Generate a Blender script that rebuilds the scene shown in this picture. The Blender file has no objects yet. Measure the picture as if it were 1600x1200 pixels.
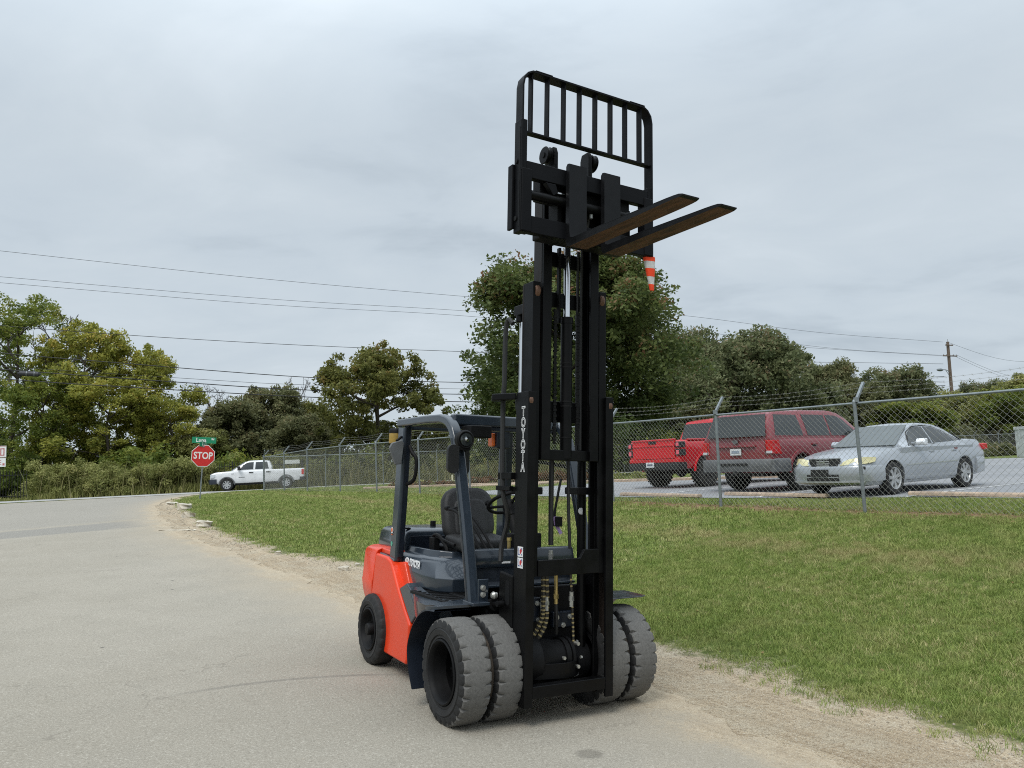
import bpy, bmesh, math, random
import numpy as np
from mathutils import Vector, Matrix
R = math.radians
random.seed(7)
rng = np.random.default_rng(11)
scene = bpy.context.scene
COL = scene.collection
PI = math.pi

# ------------------------------------------------------------------ camera
CAM_Z = 1.85
cam_data = bpy.data.cameras.new('camera')
cam_data.sensor_width = 36.0
cam_data.lens = 1208.0 / 1600.0 * 36.0
cam_data.clip_start = 0.05
cam_data.clip_end = 2000.0
cam = bpy.data.objects.new('camera', cam_data)
COL.objects.link(cam)
cam.matrix_world = Matrix.Translation((0, 0, CAM_Z)) @ Matrix.Rotation(PI / 2 + math.atan(114 / 1208), 4, 'X') @ Matrix.Rotation(R(-2.15), 4, 'Z')
scene.camera = cam
scene.render.resolution_x, scene.render.resolution_y = 1024, 768

# ------------------------------------------------------------------ sky, sun, exposure
SUN_EL, SUN_AZ = R(56), R(205)       # soft light from high behind the viewer's left
world = bpy.data.worlds.new('World')
scene.world = world
world.use_nodes = True
wt = world.node_tree
wt.nodes.clear()
def wn(t, **k):
    n = wt.nodes.new(t)
    for a, b in k.items():
        setattr(n, a, b)
    return n
tc = wn('ShaderNodeTexCoord')
sep = wn('ShaderNodeSeparateXYZ'); wt.links.new(tc.outputs['Generated'], sep.inputs[0])
zc = wn('ShaderNodeMath', operation='MAXIMUM'); wt.links.new(sep.outputs['Z'], zc.inputs[0]); zc.inputs[1].default_value = 0.0
za = wn('ShaderNodeMath', operation='ADD'); wt.links.new(zc.outputs[0], za.inputs[0]); za.inputs[1].default_value = 0.22
inv = wn('ShaderNodeMath', operation='DIVIDE'); inv.inputs[0].default_value = 1.0; wt.links.new(za.outputs[0], inv.inputs[1])
pl = wn('ShaderNodeVectorMath', operation='SCALE'); wt.links.new(tc.outputs['Generated'], pl.inputs[0]); wt.links.new(inv.outputs[0], pl.inputs['Scale'])
mp = wn('ShaderNodeMapping'); wt.links.new(pl.outputs[0], mp.inputs[0])
mp.inputs['Rotation'].default_value = (0, 0, R(24)); mp.inputs['Scale'].default_value = (0.80, 1.05, 0.0); mp.inputs['Location'].default_value = (3.1, 0.55, 0)
n1 = wn('ShaderNodeTexNoise'); wt.links.new(mp.outputs[0], n1.inputs['Vector'])
n1.inputs['Scale'].default_value = 1.0; n1.inputs['Detail'].default_value = 7.0; n1.inputs['Roughness'].default_value = 0.52; n1.inputs['Distortion'].default_value = 0.7
n2 = wn('ShaderNodeTexNoise'); wt.links.new(mp.outputs[0], n2.inputs['Vector'])
n2.inputs['Scale'].default_value = 2.9; n2.inputs['Detail'].default_value = 6.0; n2.inputs['Roughness'].default_value = 0.55; n2.inputs['Distortion'].default_value = 0.5
mx = wn('ShaderNodeMix', data_type='FLOAT'); mx.inputs[0].default_value = 0.36
wt.links.new(n1.outputs['Fac'], mx.inputs[2]); wt.links.new(n2.outputs['Fac'], mx.inputs[3])
ramp = wn('ShaderNodeValToRGB'); wt.links.new(mx.outputs[0], ramp.inputs[0])
cr = ramp.color_ramp
cr.elements[0].position = 0.36; cr.elements[0].color = (0.490, 0.565, 0.635, 1)
cr.elements[1].position = 0.63; cr.elements[1].color = (0.672, 0.748, 0.812, 1)
e = cr.elements.new(0.47); e.color = (0.590, 0.670, 0.740, 1)
e = cr.elements.new(0.56); e.color = (0.628, 0.706, 0.770, 1)
# an overcast dome brightens steadily towards the zenith
mr = wn('ShaderNodeMapRange'); mr.interpolation_type = 'SMOOTHSTEP'
wt.links.new(zc.outputs[0], mr.inputs['Value'])
mr.inputs['From Min'].default_value = 0.35; mr.inputs['From Max'].default_value = 1.0
mr.inputs['To Min'].default_value = 1.0; mr.inputs['To Max'].default_value = 2.9
gain = wn('ShaderNodeVectorMath', operation='SCALE'); wt.links.new(ramp.outputs['Color'], gain.inputs[0]); wt.links.new(mr.outputs[0], gain.inputs['Scale'])
sky = wn('ShaderNodeTexSky'); sky.sky_type = 'NISHITA'; sky.sun_disc = False
sky.sun_elevation = SUN_EL; sky.sun_rotation = SUN_AZ; sky.air_density = 1.0; sky.dust_density = 3.0
sks = wn('ShaderNodeVectorMath', operation='SCALE'); wt.links.new(sky.outputs[0], sks.inputs[0]); sks.inputs['Scale'].default_value = 0.09
wm = wn('ShaderNodeMix', data_type='RGBA'); wm.inputs[0].default_value = 0.93
wt.links.new(sks.outputs[0], wm.inputs[6]); wt.links.new(gain.outputs[0], wm.inputs[7])
bg = wn('ShaderNodeBackground'); wt.links.new(wm.outputs[2], bg.inputs['Color']); bg.inputs['Strength'].default_value = 1.0
wo = wn('ShaderNodeOutputWorld'); wt.links.new(bg.outputs[0], wo.inputs[0])
sd = bpy.data.lights.new('sun', 'SUN'); sd.energy = 1.5; sd.angle = R(22); sd.color = (1.0, 0.96, 0.90)
so = bpy.data.objects.new('sun', sd); COL.objects.link(so)
so.rotation_euler = (PI / 2 - SUN_EL, 0, PI - SUN_AZ)
scene.view_settings.view_transform = 'Standard'
scene.view_settings.look = 'None'
scene.view_settings.exposure = 0.0
scene.view_settings.gamma = 1.0
scene.view_settings.use_curve_mapping = False
scene.render.engine = 'CYCLES'
scene.cycles.filter_width = 1.05
scene.cycles.use_denoising = False
scene.cycles.max_bounces = 6
scene.cycles.sample_clamp_indirect = 4.0

# ------------------------------------------------------------------ helpers
def tag(o, label=None, cat=None, group=None, kind=None):
    if label: o['label'] = label
    if cat: o['category'] = cat
    if group: o['group'] = group
    if kind: o['kind'] = kind
    return o

def empty(name, mw, label, cat, group=None):
    o = bpy.data.objects.new(name, None)
    o.empty_display_size = 0.2
    COL.objects.link(o)
    o.matrix_world = mw
    return tag(o, label, cat, group)

class MB:
    """collects polygons for one mesh"""
    def __init__(s):
        s.v, s.f, s.m = [], [], []
    def add(s, vs, fs, mi=0):
        b = len(s.v)
        s.v += [tuple(map(float, p)) for p in vs]
        for f in fs:
            s.f.append([b + i for i in f]); s.m.append(mi)
        return s
    def box(s, x0, x1, y0, y1, z0, z1, mi=0, M=None):
        vs = [(x, y, z) for x in (x0, x1) for y in (y0, y1) for z in (z0, z1)]
        if M is not None: vs = [tuple(M @ Vector(p)) for p in vs]
        return s.add(vs, [(0, 1, 3, 2), (4, 6, 7, 5), (0, 4, 5, 1), (2, 3, 7, 6), (0, 2, 6, 4), (1, 5, 7, 3)], mi)
    def cbox(s, c, d, mi=0, M=None):
        return s.box(c[0] - d[0] / 2, c[0] + d[0] / 2, c[1] - d[1] / 2, c[1] + d[1] / 2, c[2] - d[2] / 2, c[2] + d[2] / 2, mi, M)
    def prism(s, poly, axis, a, b, mi=0):
        n = len(poly)
        def P(p, t):
            return {'X': (t, p[0], p[1]), 'Y': (p[0], t, p[1]), 'Z': (p[0], p[1], t)}[axis]
        vs = [P(p, a) for p in poly] + [P(p, b) for p in poly]
        fs = [tuple(range(n))[::-1], tuple(range(n, 2 * n))] + [(i, (i + 1) % n, n + (i + 1) % n, n + i) for i in range(n)]
        return s.add(vs, fs, mi)
    def loft(s, rings, caps=True, closed=True, mi=0):
        n = len(rings[0]); vs = [p for r in rings for p in r]; fs = []
        for k in range(len(rings) - 1):
            for i in range(n if closed else n - 1):
                j = (i + 1) % n
                fs.append((k * n + i, k * n + j, (k + 1) * n + j, (k + 1) * n + i))
        if caps:
            fs.append(tuple(range(n))[::-1]); fs.append(tuple(range((len(rings) - 1) * n, len(rings) * n)))
        return s.add(vs, fs, mi)
    def cyl(s, p0, p1, r0, r1=None, n=16, caps=True, mi=0):
        r1 = r0 if r1 is None else r1
        p0, p1 = Vector(p0), Vector(p1)
        z = (p1 - p0).normalized()
        x = z.orthogonal().normalized(); y = z.cross(x)
        rings = [[tuple(p + x * (r * math.cos(2 * PI * i / n)) + y * (r * math.sin(2 * PI * i / n))) for i in range(n)] for p, r in ((p0, r0), (p1, r1))]
        return s.loft(rings, caps, True, mi)
    def tube(s, path, r, n=8, caps=True, mi=0):
        P = [Vector(p) for p in path]
        rr = r if hasattr(r, '__len__') else [r] * len(P)
        t0 = (P[1] - P[0]).normalized(); x = t0.orthogonal().normalized(); rings = []
        for k, p in enumerate(P):
            t = (P[min(k + 1, len(P) - 1)] - P[max(k - 1, 0)]).normalized()
            x = (x - t * x.dot(t)).normalized(); y = t.cross(x)
            rings.append([tuple(p + x * (rr[k] * math.cos(2 * PI * i / n)) + y * (rr[k] * math.sin(2 * PI * i / n))) for i in range(n)])
        return s.loft(rings, caps, True, mi)
    def sweep(s, path, prof, up=(0, 1, 0), caps=True, mi=0):
        """prof: (a,b) pairs; a along cross(t,up), b along up"""
        P = [Vector(p) for p in path]; U = Vector(up); rings = []
        for k, p in enumerate(P):
            t = (P[min(k + 1, len(P) - 1)] - P[max(k - 1, 0)]).normalized()
            a = t.cross(U).normalized(); b = a.cross(t).normalized()
            sc = 1.0
            if 0 < k < len(P) - 1:
                c = max(0.5, (P[k + 1] - p).normalized().dot(t)); sc = 1 / c
            rings.append([tuple(p + a * (q[0] * sc) + b * q[1]) for q in prof])
        return s.loft(rings, caps, True, mi)
    def lathe(s, prof, c=(0, 0, 0), axis='Y', n=48, mi=0, closed=False):
        """prof: (r,h) pairs"""
        rings = []
        for i in range(n):
            a = 2 * PI * i / n; ca, sa = math.cos(a), math.sin(a)
            ring = []
            for r, h in prof:
                q = {'Y': (r * ca, h, r * sa), 'X': (h, r * ca, r * sa), 'Z': (r * ca, r * sa, h)}[axis]
                ring.append((q[0] + c[0], q[1] + c[1], q[2] + c[2]))
            rings.append(ring)
        m = len(prof); vs = [p for r in rings for p in r]; fs = []
        for k in range(n):
            k2 = (k + 1) % n
            for i in range(m if closed else m - 1):
                j = (i + 1) % m
                fs.append((k * m + i, k2 * m + i, k2 * m + j, k * m + j))
        return s.add(vs, fs, mi)
    def mesh(s, name, mats, smooth=35, bevel=False):
        me = bpy.data.meshes.new(name)
        me.from_pydata(s.v, [], s.f)
        mats = mats if isinstance(mats, (list, tuple)) else [mats]
        for m in mats: me.materials.append(m)
        me.polygons.foreach_set('material_index', s.m)
        bm = bmesh.new(); bm.from_mesh(me); bmesh.ops.recalc_face_normals(bm, faces=bm.faces); bm.to_mesh(me); bm.free()
        if smooth:
            me.polygons.foreach_set('use_smooth', [True] * len(me.polygons))
            if not bevel: me.set_sharp_from_angle(angle=R(smooth))
        return me
    def build(s, name, mats, parent=None, bevel=0.0, seg=2, smooth=35, loc=None):
        o = bpy.data.objects.new(name, s.mesh(name, mats, smooth, bevel > 0))
        COL.objects.link(o)
        if parent: o.parent = parent
        if loc is not None: o.location = loc
        if bevel:
            b = o.modifiers.new('bevel', 'BEVEL'); b.width = bevel; b.segments = seg; b.limit_method = 'ANGLE'; b.angle_limit = R(32); b.harden_normals = True
        return o

def np_mesh(name, V, F, mat, smooth=False):
    """fast mesh from numpy: V (n,3), F (m,k)"""
    me = bpy.data.meshes.new(name)
    V = np.asarray(V, np.float32); F = np.asarray(F, np.int32); k = F.shape[1]
    me.vertices.add(len(V)); me.vertices.foreach_set('co', V.ravel())
    me.loops.add(F.size); me.loops.foreach_set('vertex_index', F.ravel())
    me.polygons.add(len(F)); me.polygons.foreach_set('loop_start', np.arange(0, F.size, k, dtype=np.int32))
    me.polygons.foreach_set('loop_total', np.full(len(F), k, np.int32))
    if smooth: me.polygons.foreach_set('use_smooth', np.ones(len(F), bool))
    if mat: me.materials.append(mat)
    me.update(calc_edges=True)
    return me

def text_obj(name, body, size, mat, parent, M, extrude=0.001, offset=0.0, ax='CENTER', ay='CENTER', shear=0.0, space=1.0, xs=1.0):
    cu = bpy.data.curves.new(name, 'FONT'); cu.body = body; cu.size = size; cu.extrude = extrude; cu.offset = offset
    cu.align_x = ax; cu.align_y = ay; cu.shear = shear; cu.space_character = space; cu.resolution_u = 3
    cu.materials.append(mat)
    c = bpy.data.objects.new(name, cu); COL.objects.link(c)
    me = bpy.data.meshes.new_from_object(c.evaluated_get(bpy.context.evaluated_depsgraph_get()))
    bpy.data.objects.remove(c); me.materials.clear(); me.materials.append(mat)
    o = bpy.data.objects.new(name, me); COL.objects.link(o); o.parent = parent
    o.matrix_local = M @ Matrix.Diagonal((xs, 1, 1, 1))
    return o

def basis(o, x, y):
    x = Vector(x).normalized(); y = Vector(y); y = (y - x * x.dot(y)).normalized(); z = x.cross(y)
    return Matrix(((x.x, y.x, z.x, o[0]), (x.y, y.y, z.y, o[1]), (x.z, y.z, z.z, o[2]), (0, 0, 0, 1)))

def catmull(P, n=8):
    P = [np.array(p, float) for p in P]; P = [2 * P[0] - P[1]] + P + [2 * P[-1] - P[-2]]; out = []
    for i in range(1, len(P) - 2):
        a, b, c, d = P[i - 1:i + 3]
        for k in range(n):
            t = k / n
            out.append(0.5 * (2 * b + (c - a) * t + (2 * a - 5 * b + 4 * c - d) * t * t + (3 * b - a - 3 * c + d) * t ** 3))
    out.append(P[-2])
    return [tuple(p) for p in out]

def children(o):
    return [c for c in bpy.data.objects if c.parent == o]

def copy_tree(o, parent=None):
    c = o.copy(); COL.objects.link(c)
    if parent: c.parent = parent
    for ch in children(o):
        copy_tree(ch, c)
    return c

# ------------------------------------------------------------------ materials
def mat(name, col, rough=0.5, metal=0.0, spec=0.5, var=0.0, scale=8.0, bump=0.0, bscale=None, col2=None, coat=0.0, rvar=0.0, detail=4.0, stretch=None, obj_rand=0.0, trans=0.0, emit=None):
    m = bpy.data.materials.new(name); m.use_nodes = True
    t = m.node_tree; b = t.nodes['Principled BSDF']
    b.inputs['Base Color'].default_value = (*col, 1); b.inputs['Roughness'].default_value = rough
    b.inputs['Metallic'].default_value = metal; b.inputs['Specular IOR Level'].default_value = spec
    b.inputs['Coat Weight'].default_value = coat; b.inputs['Coat Roughness'].default_value = 0.06
    b.inputs['Transmission Weight'].default_value = trans
    if emit: b.inputs['Emission Color'].default_value = (*emit, 1); b.inputs['Emission Strength'].default_value = 1
    if var or bump or rvar:
        tc = t.nodes.new('ShaderNodeTexCoord'); vec = tc.outputs['Object']
        if stretch:
            mp = t.nodes.new('ShaderNodeMapping'); t.links.new(vec, mp.inputs[0]); mp.inputs['Scale'].default_value = stretch; vec = mp.outputs[0]
        nz = t.nodes.new('ShaderNodeTexNoise'); t.links.new(vec, nz.inputs['Vector']); nz.inputs['Scale'].default_value = scale; nz.inputs['Detail'].default_value = detail; nz.inputs['Roughness'].default_value = 0.62
        if var:
            r = t.nodes.new('ShaderNodeValToRGB'); t.links.new(nz.outputs['Fac'], r.inputs[0])
            c2 = col2 or tuple(c * (1 - var) for c in col)
            r.color_ramp.elements[0].position = 0.33; r.color_ramp.elements[0].color = (*c2, 1)
            r.color_ramp.elements[1].position = 0.66; r.color_ramp.elements[1].color = (*(tuple(min(1, c * (1 + var * .5)) for c in col) if not col2 else col), 1)
            t.links.new(r.outputs[0], b.inputs['Base Color'])
        if rvar:
            mr = t.nodes.new('ShaderNodeMapRange'); t.links.new(nz.outputs['Fac'], mr.inputs[0]); mr.inputs[1].default_value = .3; mr.inputs[2].default_value = .7
            mr.inputs[3].default_value = max(0, rough - rvar); mr.inputs[4].default_value = min(1, rough + rvar); t.links.new(mr.outputs[0], b.inputs['Roughness'])
        if bump:
            n2 = nz
            if bscale:
                n2 = t.nodes.new('ShaderNodeTexNoise'); t.links.new(vec, n2.inputs['Vector']); n2.inputs['Scale'].default_value = bscale; n2.inputs['Detail'].default_value = 3
            bp = t.nodes.new('ShaderNodeBump'); t.links.new(n2.outputs['Fac'], bp.inputs['Height']); bp.inputs['Strength'].default_value = bump; bp.inputs['Distance'].default_value = 0.01
            t.links.new(bp.outputs[0], b.inputs['Normal'])
    return m

class NT:
    """small node-building helper for the bigger materials"""
    def __init__(s, name):
        s.m = bpy.data.materials.new(name); s.m.use_nodes = True; s.t = s.m.node_tree; s.b = s.t.nodes['Principled BSDF']
        s.geo = s.t.nodes.new('ShaderNodeNewGeometry'); s.pos = s.geo.outputs['Position']
    def L(s, a, b): s.t.links.new(a, b)
    def setin(s, i, v):
        if hasattr(v, 'is_linked'): s.L(v, i)
        elif isinstance(v, tuple): i.default_value = (*v, 1) if len(v) == 3 and i.type == 'RGBA' else v
        else: i.default_value = v
    def noise(s, scale, detail=4, rough=.6, dist=0, vec=None, out='Fac'):
        n = s.t.nodes.new('ShaderNodeTexNoise'); s.L(vec or s.pos, n.inputs['Vector']); n.inputs['Scale'].default_value = scale
        n.inputs['Detail'].default_value = detail; n.inputs['Roughness'].default_value = rough; n.inputs['Distortion'].default_value = dist
        return n.outputs[out]
    def voronoi(s, scale, vec=None, out='Distance', feature='F1'):
        n = s.t.nodes.new('ShaderNodeTexVoronoi'); n.feature = feature; s.L(vec or s.pos, n.inputs['Vector']); n.inputs['Scale'].default_value = scale
        return n.outputs[out]
    def math(s, op, a, b=0.0, clamp=False):
        n = s.t.nodes.new('ShaderNodeMath'); n.operation = op; n.use_clamp = clamp; s.setin(n.inputs[0], a); s.setin(n.inputs[1], b); return n.outputs[0]
    def ramp(s, v, a, b, lo=0.0, hi=1.0):
        n = s.t.nodes.new('ShaderNodeMapRange'); n.interpolation_type = 'SMOOTHSTEP'; s.setin(n.inputs[0], v)
        for i, x in zip((1, 2, 3, 4), (a, b, lo, hi)): n.inputs[i].default_value = x
        return n.outputs[0]
    def mix(s, f, a, b, mode='MIX'):
        n = s.t.nodes.new('ShaderNodeMix'); n.data_type = 'RGBA'; n.blend_type = mode; s.setin(n.inputs[0], f); s.setin(n.inputs[6], a); s.setin(n.inputs[7], b); return n.outputs[2]
    def dot(s, v, vec=None):
        n = s.t.nodes.new('ShaderNodeVectorMath'); n.operation = 'DOT_PRODUCT'; s.L(vec or s.pos, n.inputs[0]); n.inputs[1].default_value = v; return n.outputs['Value']
    def dist(s, p):
        n = s.t.nodes.new('ShaderNodeVectorMath'); n.operation = 'DISTANCE'; s.L(s.pos, n.inputs[0]); n.inputs[1].default_value = p; return n.outputs['Value']
    def mapping(s, sc, rot=(0, 0, 0)):
        n = s.t.nodes.new('ShaderNodeMapping'); s.L(s.pos, n.inputs[0]); n.inputs['Rotation'].default_value = rot; n.inputs['Scale'].default_value = sc; return n.outputs[0]
    def attr(s, name):
        n = s.t.nodes.new('ShaderNodeAttribute'); n.attribute_name = name; return n.outputs['Fac']
    def out(s, col, rough=.8, bump=None, bs=.3, bd=.01, spec=.3):
        s.setin(s.b.inputs['Base Color'], col); s.setin(s.b.inputs['Roughness'], rough); s.b.inputs['Specular IOR Level'].default_value = spec
        if bump is not None:
            n = s.t.nodes.new('ShaderNodeBump'); s.setin(n.inputs['Height'], bump); n.inputs['Strength'].default_value = bs; n.inputs['Distance'].default_value = bd; s.L(n.outputs[0], s.b.inputs['Normal'])
        return s.m

D3, N3 = (-.578, .816, 0), (.816, .578, 0)        # along the street, and across it towards the fence
# ------------------------------------------------------------------ terrain
CP = np.array([(-.60, 5.67, -.023), (.86, 6.53, -.127), (-1.42, 7.45, -.029), (-.28, 8.12, -.11), (0, 0, .08), (-3, 0, .1), (3, 0, -.02), (0, 3, .05), (-3, 4, .1), (-6, 4, .12), (-5, 9, .17), (-8, 14, .35), (-12, 20, .55), (3.2, 4.5, -.12), (4.5, 3., -.1), (5.5, 7, .15), (3.5, 10, .2), (0, 14, .3), (-3.5, 18, .45),
    (5.76, 12.96, .72), (4.02, 15.41, .72), (2.22, 17.94, .74), (-3.15, 25.5, .74), (-7, 31, .70), (-12.5, 38.8, .6), (-11.08, 27.3, .76), (7.3, 10.7, .74), (11, 5.5, .75), (7.28, 15.2, .83), (9.64, 16.9, .83), (14, 20, .85), (6, 25, .8), (0, 35, .7), (20, 12, .85), (25, 30, .9), (10, 40, .7),
    (-21, 54.4, .25), (-15, 56, .26), (-34, 51, .2), (-.8, 62, .25), (-50, 46, .2), (20, 72, .3), (-20, 42, .45), (-25, 36, .5), (-30, 28, .5), (-15, 12, .3), (-20, 5, .3), (-60, 100, .3), (0, 110, .4), (60, 90, .6), (50, 40, .8), (60, 0, .8), (-60, 0, .3), (0, -20, .0), (150, 200, .5), (-150, 200, .3), (-150, 0, .2), (150, 0, .6), (20, -20, .2), (-20, -20, .1)])
_P = CP[:, :2]; _n = len(CP)
def _phi(r): return np.where(r > 0, r * r * np.log(np.maximum(r, 1e-9)), 0)
_A = np.zeros((_n + 3, _n + 3)); _A[:_n, :_n] = _phi(np.linalg.norm(_P[:, None] - _P[None], axis=-1)) + np.eye(_n) * .5
_A[:_n, _n] = 1; _A[:_n, _n + 1:] = _P; _A[_n, :_n] = 1; _A[_n + 1:, :_n] = _P.T
_b = np.zeros(_n + 3); _b[:_n] = CP[:, 2]; _w = np.linalg.solve(_A, _b)
def tz(x, y):
    x, y = np.broadcast_arrays(np.asarray(x, float), np.asarray(y, float))
    sh = x.shape; x = x.ravel(); y = y.ravel(); out = np.empty(len(x))
    for i in range(0, len(x), 20000):
        a, b = x[i:i + 20000], y[i:i + 20000]
        K = _phi(np.hypot(a[:, None] - _P[:, 0], b[:, None] - _P[:, 1]))
        out[i:i + 20000] = K @ _w[:_n] + _w[_n] + a * _w[_n + 1] + b * _w[_n + 2]
    return np.clip(out, -.6, 1.6).reshape(sh)
DX, DY, NX, NY = -.578, .816, .816, .578
def sq2xy(s, q): return s * DX + q * NX, s * DY + q * NY
def xy2sq(x, y): return x * DX + y * DY, x * NX + y * NY
def wob(s, amp, seed, f0=.35, n=7):
    r = np.random.default_rng(seed); o = 0
    for k in range(n):
        o = o + amp * (.72 ** k) * np.sin(f0 * 1.9 ** k * 2 * PI * np.asarray(s) * .5 + r.random() * 6.28)
    return o
EA = np.array([(-40, 4.4), (2, 4.4), (3.6, 4.5), (5, 4.75), (9.8, 4.2), (13.4, 4.05), (18.2, 3.95), (22.3, 4.3), (25.7, 4.8), (28, 5.3), (32, 6.6), (36, 8.0), (42, 10.4), (48, 13.4), (50, 15)])
EG = np.array([(-40, 5.6), (2.3, 5.56), (3.2, 5.65), (4.2, 5.83), (5.8, 5.85), (9, 5.6), (12, 5.3), (13, 5.04), (13.8, 4.85), (15.6, 4.65), (18.85, 4.72), (23.7, 5.2), (28.3, 5.8), (32, 6.9), (36, 8.3), (42, 10.6), (48, 13.6), (50, 15.2)])
def edge_a(s): return np.interp(s, EA[:, 0], EA[:, 1])
def edge_g(s): return np.interp(s, EG[:, 0], EG[:, 1])
# Luna road: centre line through LC along LD, normal LN pointing back to the viewer
LC = np.array([-16.6, 50.7]); LD = np.array([.965, .26]); LD /= np.linalg.norm(LD); LN = np.array([LD[1], -LD[0]])
LW = 3.6
# parking lot in street coordinates
LOT_S = (-22.0, 21.6)
def lot_q(s): return np.interp(s, [-22, 5.6, 7.4, 9.75, 11, 14, 22], [14.3, 14.1, 14.25, 13.85, 13.4, 12.95, 12.95])

def ground_mask(x, y):
    s, q = xy2sq(x, y)
    st = np.minimum(np.minimum(edge_g(s) - .75 - q, q + 4.0), np.minimum(s + 24, 48 - s))
    l = (x - LC[0]) * LN[0] + (y - LC[1]) * LN[1]
    lu = np.minimum(LW - .2 - np.abs(l), 75 - np.abs((x - LC[0]) * LD[0] + (y - LC[1]) * LD[1]))
    lo = np.minimum(np.minimum(q - lot_q(s) - .25, 46 - q), np.minimum(s - LOT_S[0] - .3, LOT_S[1] - .3 - s))
    return np.clip(np.maximum(np.maximum(st, lu), lo) / .5, 0, 1)

def axis_vals(lo, hi, step, far):
    a = list(np.arange(lo, hi + 1e-6, step)); g = step
    while a[-1] < far: g *= 1.35; a.append(a[-1] + g)
    g = step
    while a[0] > -far: g *= 1.35; a.insert(0, a[0] - g)
    return np.array(a)
sv, qv = axis_vals(-8, 62, .4, 600), axis_vals(-8, 40, .3, 600)
S, Q = np.meshgrid(sv, qv, indexing='ij')
X, Y = sq2xy(S, Q)
Z = tz(X, Y) - .05 * ground_mask(X, Y)
far = np.hypot(X, Y); Z = np.where(far > 160, .35, Z)
ns, nq = S.shape
idx = np.arange(ns * nq).reshape(ns, nq)
F = np.stack([idx[:-1, :-1], idx[:-1, 1:], idx[1:, 1:], idx[1:, :-1]], -1).reshape(-1, 4)

def dry_noise(t):
    return t.noise(.55, 5, .6)
def dirt_colour(t, q, s_):
    rut = t.t.nodes.new('ShaderNodeCombineXYZ'); t.L(t.math('MULTIPLY', s_, .40), rut.inputs[0]); t.L(t.math('MULTIPLY', q, 5.0), rut.inputs[1])
    nR = t.noise(1.5, 6, .68, .3, vec=rut.outputs[0]); nB, nC, nD = t.noise(2.6, 5, .6), t.noise(26, 5, .7), t.noise(95, 3, .7)
    d = t.mix(t.ramp(nR, .36, .64), (.35, .268, .175), (.485, .388, .265))
    d = t.mix(t.ramp(nB, .40, .66, 0, .65), d, (.47, .41, .305))
    d = t.mix(t.ramp(nC, .48, .66, 0, .75), d, (.215, .158, .10))
    d = t.mix(t.ramp(nD, .52, .66, 0, .85), d, (.58, .53, .43))
    d = t.mix(t.ramp(nD, .46, .32, 0, .8), d, (.14, .11, .08))
    return d, nR, nC, nD
t = NT('lawn_soil_and_turf')
q = t.dot(N3); s_ = t.dot(D3)
nA, nB, nC, nD = t.noise(.35, 5, .6), t.noise(2.2, 5, .65), t.noise(14, 4, .7), t.noise(70, 3, .7)
g = t.mix(t.ramp(nA, .35, .65), (.110, .150, .034), (.160, .190, .052))  # greens darker than the blades: shade between tufts put into the ground colour
g = t.mix(t.ramp(nB, .45, .70, 0, .45), g, (.215, .20, .08))
g = t.mix(t.ramp(nC, .38, .66, 0, .7), g, (.035, .055, .012))
g = t.mix(t.ramp(nD, .52, .75, 0, .5), g, (.19, .185, .075))
# mower straw line and the bare strip of leaves under the fence
qn = t.math('ADD', q, t.math('MULTIPLY', t.math('SUBTRACT', t.noise(.8, 4), .5), 1.6))
band = t.math('MULTIPLY', t.ramp(t.math('ABSOLUTE', t.math('SUBTRACT', qn, 9.9)), .0, .5, 1, 0), t.ramp(nB, .35, .6, .1, .65))
g = t.mix(band, g, (.27, .22, .10))
leafc = t.mix(t.ramp(nC, .4, .6), (.13, .075, .045), (.26, .17, .10))
band2 = t.math('MULTIPLY', t.ramp(t.math('ABSOLUTE', t.math('SUBTRACT', qn, 12.15)), .25, .6, 1, 0), t.ramp(nC, .3, .55, .45, 1))
band2 = t.math('MULTIPLY', band2, t.math('MULTIPLY', t.ramp(s_, 22, 30, 1, .2), 1.0))
g = t.mix(band2, g, leafc)
dc, nR_, _c, _d = dirt_colour(t, q, s_)
bare = t.math('ADD', t.attr('eg'), t.math('ADD', t.math('MULTIPLY', t.math('SUBTRACT', t.noise(1.1, 4), .5), .9), t.math('ADD', t.math('MULTIPLY', t.math('SUBTRACT', nB, .5), .7), t.math('MULTIPLY', t.math('SUBTRACT', nC, .5), .5))))
g = t.mix(t.ramp(bare, -.10, .22, 1, 0), g, dc)
M_LAWN = t.out(g, .95, t.math('ADD', nC, nD), .6, .03, .15)
gm = np_mesh('ground', np.stack([X, Y, Z], -1).reshape(-1, 3), F, M_LAWN, True)
at = gm.attributes.new('eg', 'FLOAT', 'POINT'); at.data.foreach_set('value', np.where((S > -30) & (S < 50) & (Q > 0), Q - edge_g(S), 3.0).ravel().astype(np.float32))
go = bpy.data.objects.new('ground', gm); COL.objects.link(go); tag(go, kind='structure')

# ------------------------------------------------------------------ street, shoulder, cross road, parking lot
def strip(name, svals, q0f, q1f, nq, dz, material, jit0=0, jit1=0):
    u = np.linspace(0, 1, nq) ** 1.0
    s = np.asarray(svals); a = q0f(s) + jit0; b = q1f(s) + jit1
    Qm = a[:, None] + (b - a)[:, None] * u[None]; Sm = np.repeat(s[:, None], nq, 1)
    x, y = sq2xy(Sm, Qm); z = tz(x, y) + dz
    ii = np.arange(len(s) * nq).reshape(len(s), nq)
    f = np.stack([ii[:-1, :-1], ii[:-1, 1:], ii[1:, 1:], ii[1:, :-1]], -1).reshape(-1, 4)
    o = bpy.data.objects.new(name, np_mesh(name, np.stack([x, y, z], -1).reshape(-1, 3), f, material, True)); COL.objects.link(o)
    return tag(o, kind='structure')

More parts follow.
